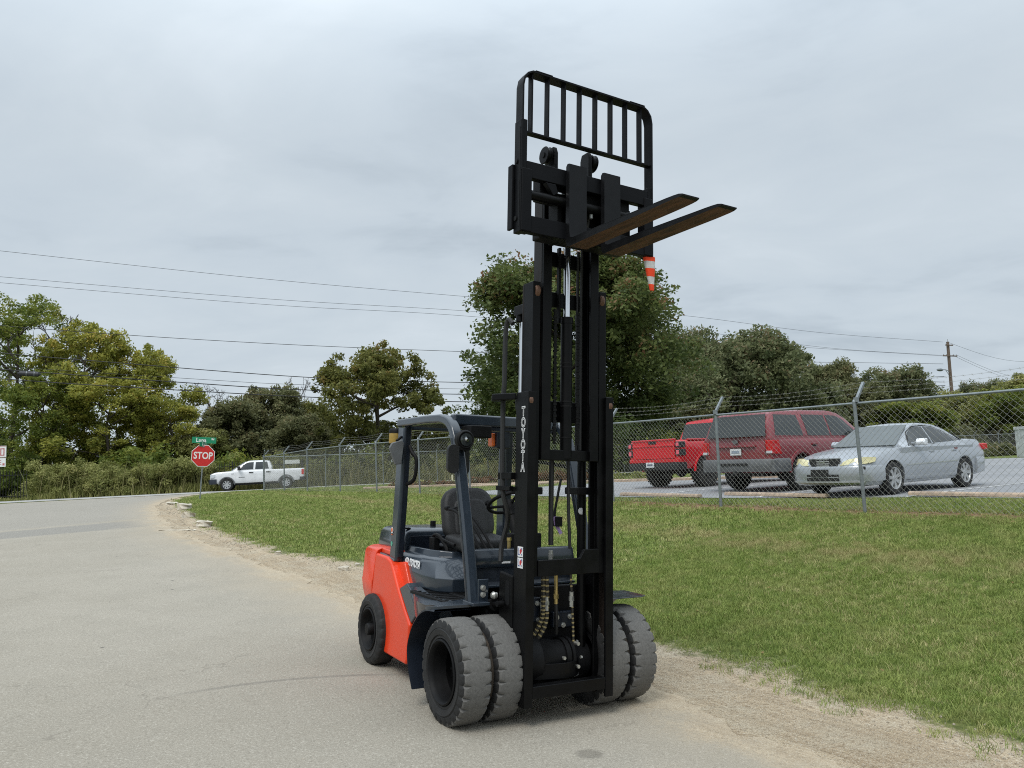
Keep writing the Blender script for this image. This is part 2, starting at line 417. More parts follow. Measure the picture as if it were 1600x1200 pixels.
# dusty dirt with tyre ruts
t = NT('dirt_shoulder')
q = t.dot(N3); s_ = t.dot(D3)
d, nR, nC, nD = dirt_colour(t, q, s_)
M_DIRT = t.out(d, .97, t.math('ADD', t.math('MULTIPLY', nR, .9), t.math('ADD', nC, t.math('MULTIPLY', nD, .6))), .8, .03, .12)
ds = np.concatenate([np.arange(-24, -2, .5), np.arange(-2, 16, .07), np.arange(16, 34, .14), np.arange(34, 47, .4)])
strip('dirt_shoulder', ds, lambda s: edge_a(s) - .55, lambda s: edge_g(s) - .42, 26, .006, M_DIRT, 0, wob(ds, .06, 5, .5))

# pale worn chip-seal asphalt
t = NT('worn_asphalt')
q = t.dot(N3); s_ = t.dot(D3)
nA, nB, nC, nD, nE = t.noise(.28, 4, .6), t.noise(1.7, 5, .6), t.noise(34, 4, .7), t.noise(62, 4, .78), t.noise(230, 2, .6)
a = t.mix(t.ramp(nA, .35, .65), (.300, .270, .218), (.345, .313, .258))
a = t.mix(t.ramp(nB, .42, .7, 0, .5), a, (.295, .268, .220))
wave = t.math('ADD', s_, t.math('MULTIPLY', t.math('SUBTRACT', nB, .5), .5))
patch = t.math('MULTIPLY', t.ramp(t.math('ABSOLUTE', t.math('SUBTRACT', wave, 21.5)), .75, 1.0, 1, 0), t.ramp(q, 3.2, 4.0, .8, 0))
a = t.mix(patch, a, (.225, .214, .195))
# older, greyer surface of the crossing beyond the patch
a = t.mix(t.ramp(s_, 22.6, 23.0, 0, .65), a, (.275, .258, .228))
# coarse aggregate
a = t.mix(t.ramp(nD, .52, .68, 0, .75), a, (.53, .495, .42))
a = t.mix(t.ramp(nD, .46, .30, 0, .85), a, (.17, .152, .122))
a = t.mix(t.ramp(nE, .42, .28, 0, .6), a, (.16, .145, .12))
a = t.mix(t.ramp(nE, .60, .74, 0, .6), a, (.55, .52, .45))
a = t.mix(t.ramp(nC, .60, .72, 0, .30), a, (.19, .175, .15))
# scattered dark tar spots
vs = t.voronoi(2.1); spots = t.math('MULTIPLY', t.ramp(t.math('ADD', vs, t.math('MULTIPLY', nC, .10)), .082, .108, 1, 0), t.ramp(t.noise(1.3, 2), .44, .52))
a = t.mix(t.math('MULTIPLY', spots, .75), a, (.10, .093, .082))
# hairline cracks
cv = t.t.nodes.new('ShaderNodeTexVoronoi'); cv.feature = 'DISTANCE_TO_EDGE'; cv.inputs['Scale'].default_value = .55
wv = t.t.nodes.new('ShaderNodeVectorMath'); wv.operation = 'ADD'; t.L(t.pos, wv.inputs[0])
sc2 = t.t.nodes.new('ShaderNodeVectorMath'); sc2.operation = 'SCALE'; t.L(t.noise(1.3, 5, .65, out='Color'), sc2.inputs[0]); sc2.inputs['Scale'].default_value = .9
t.L(sc2.outputs[0], wv.inputs[1]); t.L(wv.outputs[0], cv.inputs['Vector'])
crack = t.math('MULTIPLY', t.ramp(cv.outputs['Distance'], .002, .007, 1, 0), t.ramp(t.noise(.5, 3), .50, .60))
a = t.mix(t.math('MULTIPLY', crack, .32), a, (.13, .115, .095))
# oil stain in front of the truck and a curved tyre scuff
oil = t.ramp(t.math('ADD', t.dist((.405, 5.12, -.05)), t.math('MULTIPLY', t.math('SUBTRACT', nC, .5), .10)), .06, .115, 1, 0)
a = t.mix(t.math('MULTIPLY', oil, .5), a, (.11, .10, .085))
arc = t.math('ABSOLUTE', t.math('SUBTRACT', t.dist((-.75, 4.05, .05)), 3.05))
arcm = t.math('MULTIPLY', t.ramp(arc, .012, .05, 1, 0), t.ramp(t.dist((-1.95, 6.85, .08)), .5, 1.25, 1, 0))
a = t.mix(t.math('MULTIPLY', arcm, .42), a, (.14, .13, .115))
# dust blown in from the shoulder, in ragged streaks
en = t.math('ADD', t.attr('edge'), t.math('ADD', t.math('MULTIPLY', t.math('SUBTRACT', nB, .5), 1.1), t.math('MULTIPLY', t.math('SUBTRACT', nC, .5), .7)))
dust, _r, _c2, _d2 = dirt_colour(t, q, s_)
a = t.mix(t.ramp(en, .05, .55, 1, 0), a, dust)
a = t.mix(t.ramp(en, .2, 1.5, .38, 0), a, (.40, .335, .245))
M_ASPH = t.out(a, .93, t.math('ADD', t.math('MULTIPLY', nC, .5), t.math('ADD', nD, t.math('MULTIPLY', nE, .5))), .55, .012, .18)
rs = np.concatenate([np.arange(-24, -2, .5), np.arange(-2, 16, .06), np.arange(16, 34, .12), np.arange(34, 48.3, .4)])
jit = wob(rs, .05, 21, .6) + wob(rs, .02, 22, 3.0)
road = strip('street', rs, lambda s: np.where(s < 33, -4.2, np.interp(s, [33, 48], [-4.2, -11])), edge_a, 60, .010, M_ASPH, 0, jit)
rv = np.empty(len(road.data.vertices) * 3); road.data.vertices.foreach_get('co', rv); rv = rv.reshape(-1, 3)
s1, q1 = xy2sq(rv[:, 0], rv[:, 1])
at = road.data.attributes.new('edge', 'FLOAT', 'POINT'); at.data.foreach_set('value', (edge_a(s1) - q1).astype(np.float32))

t = NT('cross_road_asphalt')
nA, nC, nD = t.noise(.3, 4), t.noise(20, 4, .7), t.noise(120, 2, .7)
a = t.mix(t.ramp(nA, .35, .65), (.33, .325, .31), (.385, .378, .36))
a = t.mix(t.ramp(nD, .5, .7, 0, .4), a, (.42, .41, .40)); a = t.mix(t.ramp(nC, .55, .7, 0, .4), a, (.18, .18, .175))
M_LUNA = t.out(a, .93, nD, .4, .01, .18)
def oriented_strip(name, u0, u1, w0, w1, nu, nw, dz, material):
    U, W_ = np.meshgrid(np.linspace(u0, u1, nu), np.linspace(w0, w1, nw), indexing='ij')
    x = LC[0] + LD[0] * U + LN[0] * W_; y = LC[1] + LD[1] * U + LN[1] * W_; z = tz(x, y) + dz
    ii = np.arange(nu * nw).reshape(nu, nw); f = np.stack([ii[:-1, :-1], ii[:-1, 1:], ii[1:, 1:], ii[1:, :-1]], -1).reshape(-1, 4)
    o = bpy.data.objects.new(name, np_mesh(name, np.stack([x, y, z], -1).reshape(-1, 3), f[:, ::-1], material, True)); COL.objects.link(o)
    return tag(o, kind='structure')
oriented_strip('cross_road', -76, 76, -LW, LW, 160, 12, .016, M_LUNA)

t = NT('parking_lot_asphalt')
nA, nC, nD = t.noise(.25, 4), t.noise(12, 5, .7), t.noise(110, 2, .7)
a = t.mix(t.ramp(nA, .35, .65), (.235, .24, .248), (.285, .288, .292))
a = t.mix(t.ramp(nD, .5, .7, 0, .4), a, (.35, .355, .36)); a = t.mix(t.ramp(nC, .56, .72, 0, .4), a, (.15, .155, .16))
M_LOT = t.out(a, .9, nD, .4, .01, .2)
ls = np.arange(LOT_S[0], LOT_S[1] + .01, .4)
strip('parking_lot', ls, lot_q, lambda s: s * 0 + 47, 70, .012, M_LOT)
t = NT('worn_white_marking_paint')
M_PAINT = t.out(t.mix(t.ramp(t.noise(9, 5, .7), .42, .62), (.26, .265, .27), (.68, .68, .66)), .8)
def bay_line(s, q0, q1):
    o = strip('parking_line', np.array([s - .065, s + .065]), lambda x: x * 0 + q0, lambda x: x * 0 + q1, 24, .017, M_PAINT)
    return o
for s in (7.62, 10.5, 13.4, 16.3, 19.2, 4.75, 1.9): bay_line(s, lot_q(s) + .02, lot_q(s) + 5.2)

M_CONC = mat('weathered_concrete', (.42, .32, .235), .9, var=.35, scale=6, bump=.5, bscale=60)
def wheel_stop(s, q, L=2.3):
    x, y = sq2xy(s, q); z = float(tz(x, y)) + .012
    b = MB().prism([(-.09, 0), (.09, 0), (.08, .05), (.055, .075), (-.055, .075), (-.08, .05)], 'X', -L / 2, L / 2)
    o = b.build('wheel_stop', M_CONC, None, bevel=.012)
    o.matrix_world = Matrix.Translation((x, y, z)) @ Matrix.Rotation(math.atan2(DY, DX), 4, 'Z')
    return o
for s, q, lab in ((10.3, 13.95, 'tan concrete wheel stop in front of the silver sedan bumper'), (13.0, 13.3, 'tan concrete wheel stop behind the tailgate of the red pickup'),
               (6.15, 14.32, 'long tan concrete wheel stop in the empty bay right of the silver sedan')):
    tag(wheel_stop(s, q, 2.9 if s < 7 else 2.5), lab, 'wheel stop', 'wheel stops along the parking lot edge')

# kerb round the planting bed at the far end of the lot
def kerb(name, pts, w, h, label, m=None):
    P = catmull([(x, y, float(tz(x, y)) + h / 2 - .02) for x, y in pts], 6)
    P = [(p[0], p[1], float(tz(p[0], p[1])) + h / 2 - .02) for p in P]
    o = MB().sweep(P, [(-w / 2, -h / 2 - .05), (w / 2, -h / 2 - .05), (w / 2, h / 2 - .02), (w / 2 - .02, h / 2), (-w / 2 + .02, h / 2), (-w / 2, h / 2 - .02)], up=(0, 0, 1)).build(name, m or M_CONC, None)
    o['kind'] = 'structure'
    return o
kerb('kerb', [(-6.6, 34.0), (-4, 33.0), (-1.7, 31.9), (1.3, 30.3), (5.0, 28.2), (9, 25.9 + .6)], .22, .13, '')
kerb('kerb', [(-2.0, 30.6), (0.2, 30.3), (1.2, 29.4)], .9, .10, '')
# ------------------------------------------------------------------ chain-link fences
M_GALV = mat('galvanised_steel', (.25, .275, .285), .5, metal=.55, var=.18, scale=14)
M_WIRE = mat('chain_link_wire', (.33, .335, .31), .6, metal=.2)
M_BARB = mat('barbed_wire', (.30, .30, .28), .6, metal=.4)
FENCE_H = 1.80

def link_mesh(L, H, pitch=.100, r=.0021, n=3):
    V, Fc = [], []
    ang = [2 * PI * k / n for k in range(n)]
    dirs = [(math.cos(R(45)), math.sin(R(45))), (math.cos(R(135)), math.sin(R(135)))]
    for di, (dx, dz) in enumerate(dirs):
        kx = np.arange(-H, L, pitch) if di == 0 else np.arange(0, L + H, pitch)
        for x0 in kx:
            pts = []
            if di == 0:
                xa, za = max(x0, 0), max(0, -x0); xb = min(L, x0 + H); zb = xb - x0
            else:
                xa = min(x0, L); za = x0 - xa; xb = max(0, x0 - H); zb = x0 - xb
            if abs(xb - xa) < .01: continue
            off = .003 if di else -.003
            base = len(V)
            for (x, z) in ((xa, za), (xb, zb)):
                for a in ang:
                    V.append((x - dz * r * math.cos(a), off + r * math.sin(a), z + dx * r * math.cos(a)))
            for k in range(n):
                Fc.append((base + k, base + (k + 1) % n, base + n + (k + 1) % n, base + n + k))
    return np.array(V), np.array(Fc)

def post_mb(h, r, arm=True, dirn=(0, 1)):
    b = MB().cyl((0, 0, -.3), (0, 0, h), r, n=10)
    b.cyl((0, 0, h), (0, 0, h + .035), r * 1.12, r * .6, n=10)
    return b
def arm_mb(sgn=1):
    return MB().box(-.022, .022, -.02, .02, 0, .40, M=Matrix.Rotation(R(-40) * sgn, 4, 'X')).cyl((0, 0, -.03), (0, 0, .05), .045, n=10)

def fence(name, label, origin, direction, ts, height_fn, arm_side, dense_upto, first_arm=True):
    d = Vector((direction[0], direction[1], 0)).normalized(); nrm = Vector((-d.y, d.x, 0))
    root = empty(name, Matrix(((d.x, nrm.x, 0, origin[0]), (d.y, nrm.y, 0, origin[1]), (0, 0, 1, 0), (0, 0, 0, 1))), label, 'fence')
    posts = [(t, float(tz(origin[0] + d.x * t, origin[1] + d.y * t)), height_fn(t)) for t in ts]
    pm = post_mb(1.86, .030).mesh('fence_post', M_GALV); am = arm_mb(arm_side).mesh('barbed_wire_arm', M_GALV)
    tops = []
    cache = {}
    for k, (t, zg, zt) in enumerate(posts):
        o = bpy.data.objects.new('post', pm); COL.objects.link(o); o.parent = root
        h = zt - zg
        o.location = (t, 0, zg); o.scale = (1, 1, (h + .03) / 1.86); o.rotation_euler = (rng.normal(0, .008), rng.normal(0, .008), 0)
        a = bpy.data.objects.new('barbed_wire_arm', am); COL.objects.link(a); a.parent = root; a.location = (t, 0, zt + .05)
        a.rotation_euler = (rng.normal(0, .05), 0, 0)
    for k in range(len(posts) - 1):
        (t0, g0, z0), (t1, g1, z1) = posts[k], posts[k + 1]
        L = t1 - t0
        b = MB().tube([(t0 + L * j / 4, 0, z0 + (z1 - z0) * j / 4 - .004 * math.sin(PI * j / 4)) for j in range(5)], .021, 8)
        b.build('top_rail', M_GALV, root)
        H = max(z0 - g0, z1 - g1) - .03
        key = (round(L, 2), round(H, 1))
        V, Fc = link_mesh(L, H)
        u = V[:, 0] / L
        V = V.copy(); V[:, 2] = (g0 + (g1 - g0) * u + .03) + V[:, 2] * ((z0 + (z1 - z0) * u) - (g0 + (g1 - g0) * u + .03)) / H
        V[:, 0] += t0; V[:, 1] += .02 * np.sin(u * PI) * rng.normal(0, .6) - .028
        o = bpy.data.objects.new('chain_link', np_mesh('chain_link', V, Fc, M_WIRE)); COL.objects.link(o); o.parent = root; o['kind'] = 'stuff'
    # three barbed strands on the arms
    for j in range(3):
        r = .13 + .125 * j
        path = []
        for (t, zg, zt) in posts:
            path.append((t, math.sin(R(40)) * r * arm_side, zt + .05 + math.cos(R(40)) * r + .02))
        full = []
        for k in range(len(path) - 1):
            for q in range(6):
                u = q / 6; a, c = path[k], path[k + 1]
                full.append((a[0] + (c[0] - a[0]) * u, a[1] + (c[1] - a[1]) * u, a[2] + (c[2] - a[2]) * u - .03 * math.sin(PI * u) * (1 + .5 * j)))
        full.append(path[-1])
        b = MB().tube(full, .0024, 4)
        for k in range(len(full) - 1):
            a, c = Vector(full[k]), Vector(full[k + 1]); n = max(1, int((c - a).length / .125))
            if full[k][0] > dense_upto: continue
            for m in range(n):
                p = a.lerp(c, (m + .5) / n)
                for w in (Vector((.4, .5, 1)), Vector((-.5, -.6, 1))):
                    w = w.normalized() * .02
                    b.cyl(p - w, p + w, .0014, n=3, caps=False)
        b.build('barbed_wire', M_BARB, root)
    return root
F0 = np.array([5.80, 12.90]); FD = np.array([-.5782, .8159])
near_ts = [-9.2, -6.15, -3.05, .07, 3.07, 6.18, 9.27, 12.37, 15.47, 18.73, 22.09, 25.7, 28.7, 31.74]
fence('chain_link_fence', 'galvanised chain link fence with barbed wire along the lawn beside the parked cars', F0, FD, near_ts, lambda t: 2.53 if t < 22 else float(np.interp(t, [22, 26, 31.8], [2.53, 2.49, 2.30])), -1, 30)
C0 = F0 + FD * 31.74
far_ts = [0.02 + 3.05 * k for k in range(25)]
ff = fence('chain_link_fence', 'distant chain link fence beside the cross road, behind the pickup and the parking lot', C0, (.9, .43), far_ts, lambda t: float(np.interp(t, [0, 12, 25, 53, 80], [2.30, 2.33, 2.17, 2.2, 2.3])), -1, 0)
ff_sign = MB().box(.95, 1.75, -.05, -.045, 1.93, 2.13).build('sign', mat('white_sign_sheet', (.75, .76, .75), .5, var=.1, scale=20), None)
ff_sign.matrix_world = ff.matrix_world.copy()
tag(ff_sign, 'small white sign hung on the far chain link fence above the white pickup', 'sign')

# black picket fence across the cross road
M_IRON = mat('black_iron', (.012, .012, .013), .55)
def picket_fence(label, x0, x1, off):
    p0 = LC + LD * x0 - LN * off; L = x1 - x0
    z0 = float(tz(*p0)); z1 = float(tz(*(LC + LD * x1 - LN * off)))
    root = empty('iron_fence', Matrix(((LD[0], -LN[0], 0, p0[0]), (LD[1], -LN[1], 0, p0[1]), (0, 0, 1, z0), (0, 0, 0, 1))), label, 'fence')
    sl = (z1 - z0) / L
    pm = MB().box(-.014, .014, -.014, .014, 0, 1.85).add([(-.014, -.014, 1.85), (.014, -.014, 1.85), (.014, .014, 1.85), (-.014, .014, 1.85), (0, 0, 1.93)], [(0, 1, 4), (1, 2, 4), (2, 3, 4), (3, 0, 4)]).mesh('picket', M_IRON, 0)
    n = int(L / .17)
    for k in range(n + 1):
        o = bpy.data.objects.new('picket', pm); COL.objects.link(o); o.parent = root; o.location = (k * .17, 0, sl * k * .17 + .08)
    for h in (.3, 1.68):
        MB().sweep([(0, 0, h), (L, 0, h + sl * L)], [(-.02, -.02), (.02, -.02), (.02, .02), (-.02, .02)], up=(0, 0, 1)).build('rail', M_IRON, root)
    for k in range(int(L / 2.4) + 1):
        MB().box(k * 2.4 - .04, k * 2.4 + .04, -.04, .04, sl * k * 2.4, 2.05 + sl * k * 2.4).build('post', M_IRON, root)
picket_fence('black iron picket fence beside the red and white sign at the left edge', -21.5, -15.0, 4.9)
picket_fence('black iron picket fence half hidden in shrubs above the white pickup hood', -4.6, 7.0, 5.3)

# ------------------------------------------------------------------ signs
M_RED = mat('sign_red', (.60, .022, .020), .42, var=.12, scale=9)
M_WHITE = mat('sign_white', (.80, .80, .78), .45, var=.06, scale=12)
M_GREEN = mat('sign_green', (.004, .235, .115), .42, var=.1, scale=10)
def base_matrix(x, y, yaw=0, lean=(0, 0), dz=0.0):
    return Matrix.Translation((x, y, float(tz(x, y)) + dz)) @ Matrix.Rotation(yaw, 4, 'Z') @ Matrix.Rotation(lean[0], 4, 'X') @ Matrix.Rotation(lean[1], 4, 'Y')
st = empty('stop_sign', base_matrix(-11.08, 27.3, R(22), (R(1), R(4.0))), 'red octagonal stop sign with green street name blades on a leaning post at the corner', 'stop sign')
H0 = 1.165
MB().box(-.022, .022, -.004, .022, -.4, 2.02).box(-.008, .008, .022, .032, -.4, 2.02).build('post', M_GALV, st, bevel=.003)
A = .381
oc = [(A / math.cos(R(22.5)) * math.cos(R(22.5 + 45 * k)), A / math.cos(R(22.5)) * math.sin(R(22.5 + 45 * k))) for k in range(8)]
zc_ = H0 + A
MB().prism([(a, b + zc_) for a, b in oc], 'Y', -.016, -.010).build('sign_border', M_WHITE, st)
MB().prism([(a * .948, b * .948 + zc_) for a, b in oc], 'Y', -.0185, -.016).build('sign_face', M_RED, st)
text_obj('lettering', 'STOP', .335, M_WHITE, st, basis((0, -.0205, zc_ - .005), (1, 0, 0), (0, 0, 1)), .001, .008, xs=.78)
for (yaw, zb, L, h, words) in ((R(-8), zc_ + .545, .80, .215, (('Luna', .20, -.10, -.005, .9), ('Rd', .09, .285, .045, .9))), (R(38), zc_ + .405, .36, .175, (('I', .165, -.055, 0, 1.0), ('St', .085, .075, .03, .9)))):
    Mb = Matrix.Translation((0, 0, zb)) @ Matrix.Rotation(yaw, 4, 'Z')
    o = MB().box(-L / 2, L / 2, -.004, .004, -h / 2, h / 2).build('street_name_blade', M_GREEN, st, bevel=.002); o.matrix_local = Mb
    for w, sz, cx, cy, xs in words:
        tx = text_obj('lettering', w, sz, M_WHITE, o, basis((cx, -.0055, cy), (1, 0, 0), (0, 0, 1)), .0008, .004, xs=xs)
MB().box(-.03, .03, -.03, .03, zc_ + .30, zc_ + .345).box(-.025, .025, -.02, .02, zc_ + .47, zc_ + .50).build('bracket', M_GALV, st)

M_FADE = mat('faded_red_print', (.52, .16, .16), .5, var=.3, scale=14)
rd = empty('road_sign', base_matrix(-33.9, 50.6, R(20)), 'white road sign with faded red print at the left edge beside the iron fence', 'sign')
MB().cyl((0, 0, -.3), (0, 0, 3.6), .035, n=8).build('post', M_GALV, rd)
MB().box(-.72, .62, -.05, -.04, 2.86, 3.62).build('sign_panel', M_WHITE, rd, bevel=.004)
MB().box(-.72, .60, -.05, -.04, 2.25, 2.82).build('sign_panel', M_WHITE, rd, bevel=.004)
b = MB()
for x in (-.6, -.38, -.16, .06, .28, .46): b.box(x, x + .06, -.054, -.05, 2.98, 3.46)
for x in (-.6, -.16, .28): b.box(x + .06, x + .22, -.054, -.05, 3.40, 3.46); b.box(x + .06, x + .22, -.054, -.05, 2.98, 3.04)
b.box(-.70, .60, -.054, -.05, 3.575, 3.605).box(-.70, .60, -.054, -.05, 2.875, 2.90)
b.build('faded_print', M_FADE, rd)
b = MB()
for k in range(3): b.box(-.6, .35, -.054, -.05, 2.4 + k * .13, 2.44 + k * .13)
b.box(.42, .54, -.054, -.05, 2.34, 2.48); b.build('faded_print', M_FADE, rd)

# ------------------------------------------------------------------ utility pole, street lamp, wires
M_WOOD = mat('weathered_pole_wood', (.17, .125, .095), .9, var=.4, scale=5, stretch=(6, 6, .6))
M_CABLE = mat('cable_black', (.012, .012, .013), .6)
M_CERAM = mat('insulator_grey', (.32, .33, .34), .35)
up = empty('utility_pole', Matrix.Translation((48.3, 85, float(tz(48.3, 85)))) @ Matrix.Rotation(R(21), 4, 'Z') @ Matrix.Rotation(R(.6), 4, 'Y'), 'brown wooden utility pole with crossarms standing behind the silver sedan', 'utility pole')
zb = float(tz(48.3, 85))
MB().cyl((0, 0, -.5), (0, 0, 12.75 - zb), .21, .15, 12).build('pole', M_WOOD, up)
for z, w in ((12.35 - zb, .55), (11.15 - zb, 1.05)):
    MB().box(-w, w, -.22, -.12, z - .06, z + .06).build('crossarm', M_WOOD, up, bevel=.01)
    for x in ((-w + .1, w - .1) if w < .8 else (-w + .1, -.55, .55, w - .1)):
        MB().lathe([(.02, z + .06), (.05, z + .09), (.03, z + .12), (.055, z + .15), (.03, z + .2), (0, z + .2)], (x, -.17, 0), 'Z', 8).build('insulator', M_CERAM, up)
MB().tube([(0, 0, 12.7 - zb), (0, 0, 13.05 - zb)], .03, 6).build('insulator', M_CERAM, up)
MB().tube([(-.1, -.1, 9.35 - zb), (-1.2, -.5, 9.55 - zb), (-2.6, -1.0, 9.5 - zb)], .035, 6).tube([(-.1, -.1, 8.75 - zb), (-1.3, -.55, 9.5 - zb)], .025, 6).build('lamp_arm', M_GALV, up)
MB().lathe([(0, -.42), (.10, -.38), (.17, -.1), (.17, .15), (.08, .42), (0, .45)], (-2.75, -1.05, 9.46 - zb), 'X', 10).build('lamp_head', M_GALV, up)

WA = np.array([-52., 46.]); WB = np.array([47.8, 85.]); WU = (WB - WA) / np.linalg.norm(WB - WA)
def wire(name, label, pts, r, cat='power line', grp='overhead wires along the cross road', off=0.0):
    P = catmull([(WA[0] + WU[0] * t - WU[1] * off, WA[1] + WU[1] * t + WU[0] * off, z) for t, z in pts], 8)
    o = MB().tube(P, r, 5).build(name, M_CABLE, None)
    return tag(o, label, cat, grp)
wire('power_line', 'topmost thin wire sagging from the left frame edge to the tip of the utility pole', [(-20, 20.2), (0, 18.7), (18, 17.45), (36, 16.3), (54.4, 15.5), (73, 14.7), (90, 13.4), (107.2, 12.75)], .014)
wire('power_line', 'upper wire of the close pair below the topmost wire, left of the mast', [(-20, 17.6), (0, 16.6), (18, 15.62), (36, 14.75), (53.5, 14.3), (74.4, 13.2), (91.4, 11.8), (107, 11.25)], .013)
wire('power_line', 'lower wire of the close pair below the topmost wire, left of the mast', [(-20, 17.3), (0, 16.2), (18, 15.25), (36, 14.35), (53.5, 13.9), (83, 12.1), (108, 11.2)], .013, off=.25)
wire('power_line', 'slack wire passing above the yellow trees and the round oak', [(-20, 16), (0, 13.8), (18, 12.2), (34.9, 11.3), (51.9, 10.85), (75, 10.4), (107, 10.3)], .02)
wire('power_line', 'thick cable crossing the yellow treetops above the cylindrical splice case', [(-20, 14), (0, 12.0), (18, 10.3), (24.4, 9.75), (38.7, 8.65), (51.2, 8.25), (75, 7.9), (107, 8.9)], .03)
wire('power_line', 'thin wire just under the cable over the yellow treetops, ending behind the mast', [(-20, 12.6), (10, 10.0), (30.6, 8.5), (38.7, 8.05), (51.2, 7.7), (75, 7.5), (107, 8.4)], .015)
wire('power_line', 'thick cable carrying the cylindrical splice case, second from the bottom', [(-20, 12.6), (0, 10.7), (18.2, 9.15), (30.3, 8.2), (38.7, 7.65), (51.2, 7.25), (75, 7.0), (107, 7.9)], .034)
wire('power_line', 'lowest thick cable in front of the left trees', [(-20, 11.8), (0, 10.0), (18.2, 8.5), (24, 8.05), (38.7, 7.1), (52, 6.6), (75, 6.3), (107, 7.3)], .034)
for lab, a, b_, r in (('wire dropping right from the tip of the utility pole', (48.6, 85.2, 12.7), (78, 110, 13.0), .014), ('upper wire leaving the lower crossarm of the utility pole to the right', (49.3, 85.2, 11.3), (78, 110, 10.2), .013), ('lower wire leaving the lower crossarm of the utility pole to the right', (48.8, 85.0, 11.25), (77, 109, 9.7), .013)):
    mid = [(a[0] + (b_[0] - a[0]) * u, a[1] + (b_[1] - a[1]) * u, a[2] + (b_[2] - a[2]) * u - 1.2 * math.sin(PI * u)) for u in np.linspace(0, 1, 12)]
    tag(MB().tube(mid, r, 5).build('power_line', M_CABLE, None), lab, 'power line', 'wires right of the utility pole')
# splice case slung under a cable
pc = np.array([WA[0] + WU[0] * 19.9, WA[1] + WU[1] * 19.9])
sc_ = empty('splice_case', Matrix.Translation((pc[0], pc[1], 8.84)) @ Matrix.Rotation(math.atan2(WU[1], WU[0]), 4, 'Z') @ Matrix.Rotation(R(3.4), 4, 'Y'), 'black cylindrical cable splice case slung between the cables in front of the left trees', 'splice case')
MB().lathe([(0, -.72), (.05, -.7), (.1, -.6), (.17, -.56), (.17, .56), (.1, .6), (.05, .7), (0, .72)], (0, 0, 0), 'X', 14).build('case', mat('splice_plastic', (.03, .03, .035), .5), sc_)
for x in (-.15, .32): MB().lathe([(.172, x - .02), (.18, x - .02), (.18, x + .02), (.172, x + .02)], (0, 0, 0), 'X', 14, closed=True).tube([(x, 0, .17), (x, 0, .36)], .012, 5).build('strap', M_GALV, sc_)
# ------------------------------------------------------------------ vegetation
def leaf_mat(name, c1, c2, c3, tint=.35):
    t = NT(name)
    a = t.attr('tint'); nz = t.noise(.55, 3)
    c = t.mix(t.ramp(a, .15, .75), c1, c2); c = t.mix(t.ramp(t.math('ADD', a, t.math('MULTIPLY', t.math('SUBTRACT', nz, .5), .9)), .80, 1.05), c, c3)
    m = t.out(c, .62, spec=.25)
    tr = t.t.nodes.new('ShaderNodeBsdfTranslucent'); t.setin(tr.inputs[0], c)
    ms = t.t.nodes.new('ShaderNodeMixShader'); ms.inputs[0].default_value = .40
    t.L(t.b.outputs[0], ms.inputs[1]); t.L(tr.outputs[0], ms.inputs[2])
    out = [n for n in t.t.nodes if n.type == 'OUTPUT_MATERIAL'][0]; t.L(ms.outputs[0], out.inputs[0])
    return m
LM = {
 'oak': leaf_mat('oak_leaves', (0.092, 0.1035, 0.0276), (0.207, 0.2047, 0.0552), (0.276, 0.184, 0.0633)),
 'dark': leaf_mat('live_oak_leaves', (0.0868, 0.1092, 0.0476), (0.196, 0.2128, 0.1008), (0.266, 0.196, 0.112)),
 'yellow': leaf_mat('yellowing_leaves', (0.1624, 0.1848, 0.0358), (0.3752, 0.364, 0.0728), (0.5376, 0.4144, 0.1008)),
 'green': leaf_mat('green_leaves', (0.096, 0.138, 0.0264), (0.228, 0.258, 0.0504), (0.36, 0.324, 0.066)),
 'brown': leaf_mat('dull_brush_leaves', (0.0972, 0.108, 0.0486), (0.2025, 0.2052, 0.0945), (0.27, 0.2093, 0.108)),
 'pear': leaf_mat('glossy_tree_leaves', (0.06, 0.0875, 0.025), (0.15, 0.1812, 0.0575), (0.225, 0.1125, 0.0562)),
 'hedge': leaf_mat('roadside_shrub_leaves', (0.1562, 0.175, 0.0475), (0.35, 0.35, 0.125), (0.5, 0.45, 0.2)),
 'red': leaf_mat('reddish_bed_leaves', (.09, .07, .03), (.20, .10, .05), (.26, .16, .06)),
}
M_BARK = mat('bark', (.085, .070, .056), .95, var=.4, scale=7, bump=.6, bscale=30, stretch=(3, 3, .7))
M_TWIG = mat('bare_twigs', (.075, .064, .055), .95, var=.3, scale=6)

def leaves_np(centres, radii, per, size, seed, flat=.75, droop=0.0, tshift=None):
    r = np.random.default_rng(seed)
    n = len(centres); tot = n * per
    c = np.repeat(centres, per, 0); rad = np.repeat(radii, per)
    g = r.normal(0, 1, (tot, 3)); g /= np.linalg.norm(g, axis=1, keepdims=True) + 1e-9
    d = g * (r.random((tot, 1)) ** .45)
    p = c + d * rad[:, None] * np.array([1, 1, flat])
    sz = size * (.6 + .8 * r.random(tot))
    a = r.normal(0, 1, (tot, 3)); a[:, 2] += .85 - droop
    a /= np.linalg.norm(a, axis=1, keepdims=True)
    b = np.cross(a, r.normal(0, 1, (tot, 3))); b /= np.linalg.norm(b, axis=1, keepdims=True) + 1e-9
    cc = np.cross(a, b)
    L = b * sz[:, None] * .62; W = cc * sz[:, None] * .34
    V = np.stack([p - L, p + W * 1.0 - L * .1, p + L, p - W * 1.0 - L * .1], 1).reshape(-1, 3)
    F = np.arange(tot * 4).reshape(-1, 4)
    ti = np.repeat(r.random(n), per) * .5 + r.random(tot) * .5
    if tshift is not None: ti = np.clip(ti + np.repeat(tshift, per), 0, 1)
    return V, F, np.repeat(ti, 4)
def leaf_mesh(name, V, F, T, m):
    me = np_mesh(name, V, F, m)
    at = me.attributes.new('tint', 'FLOAT', 'POINT'); at.data.foreach_set('value', T.astype(np.float32))
    return me

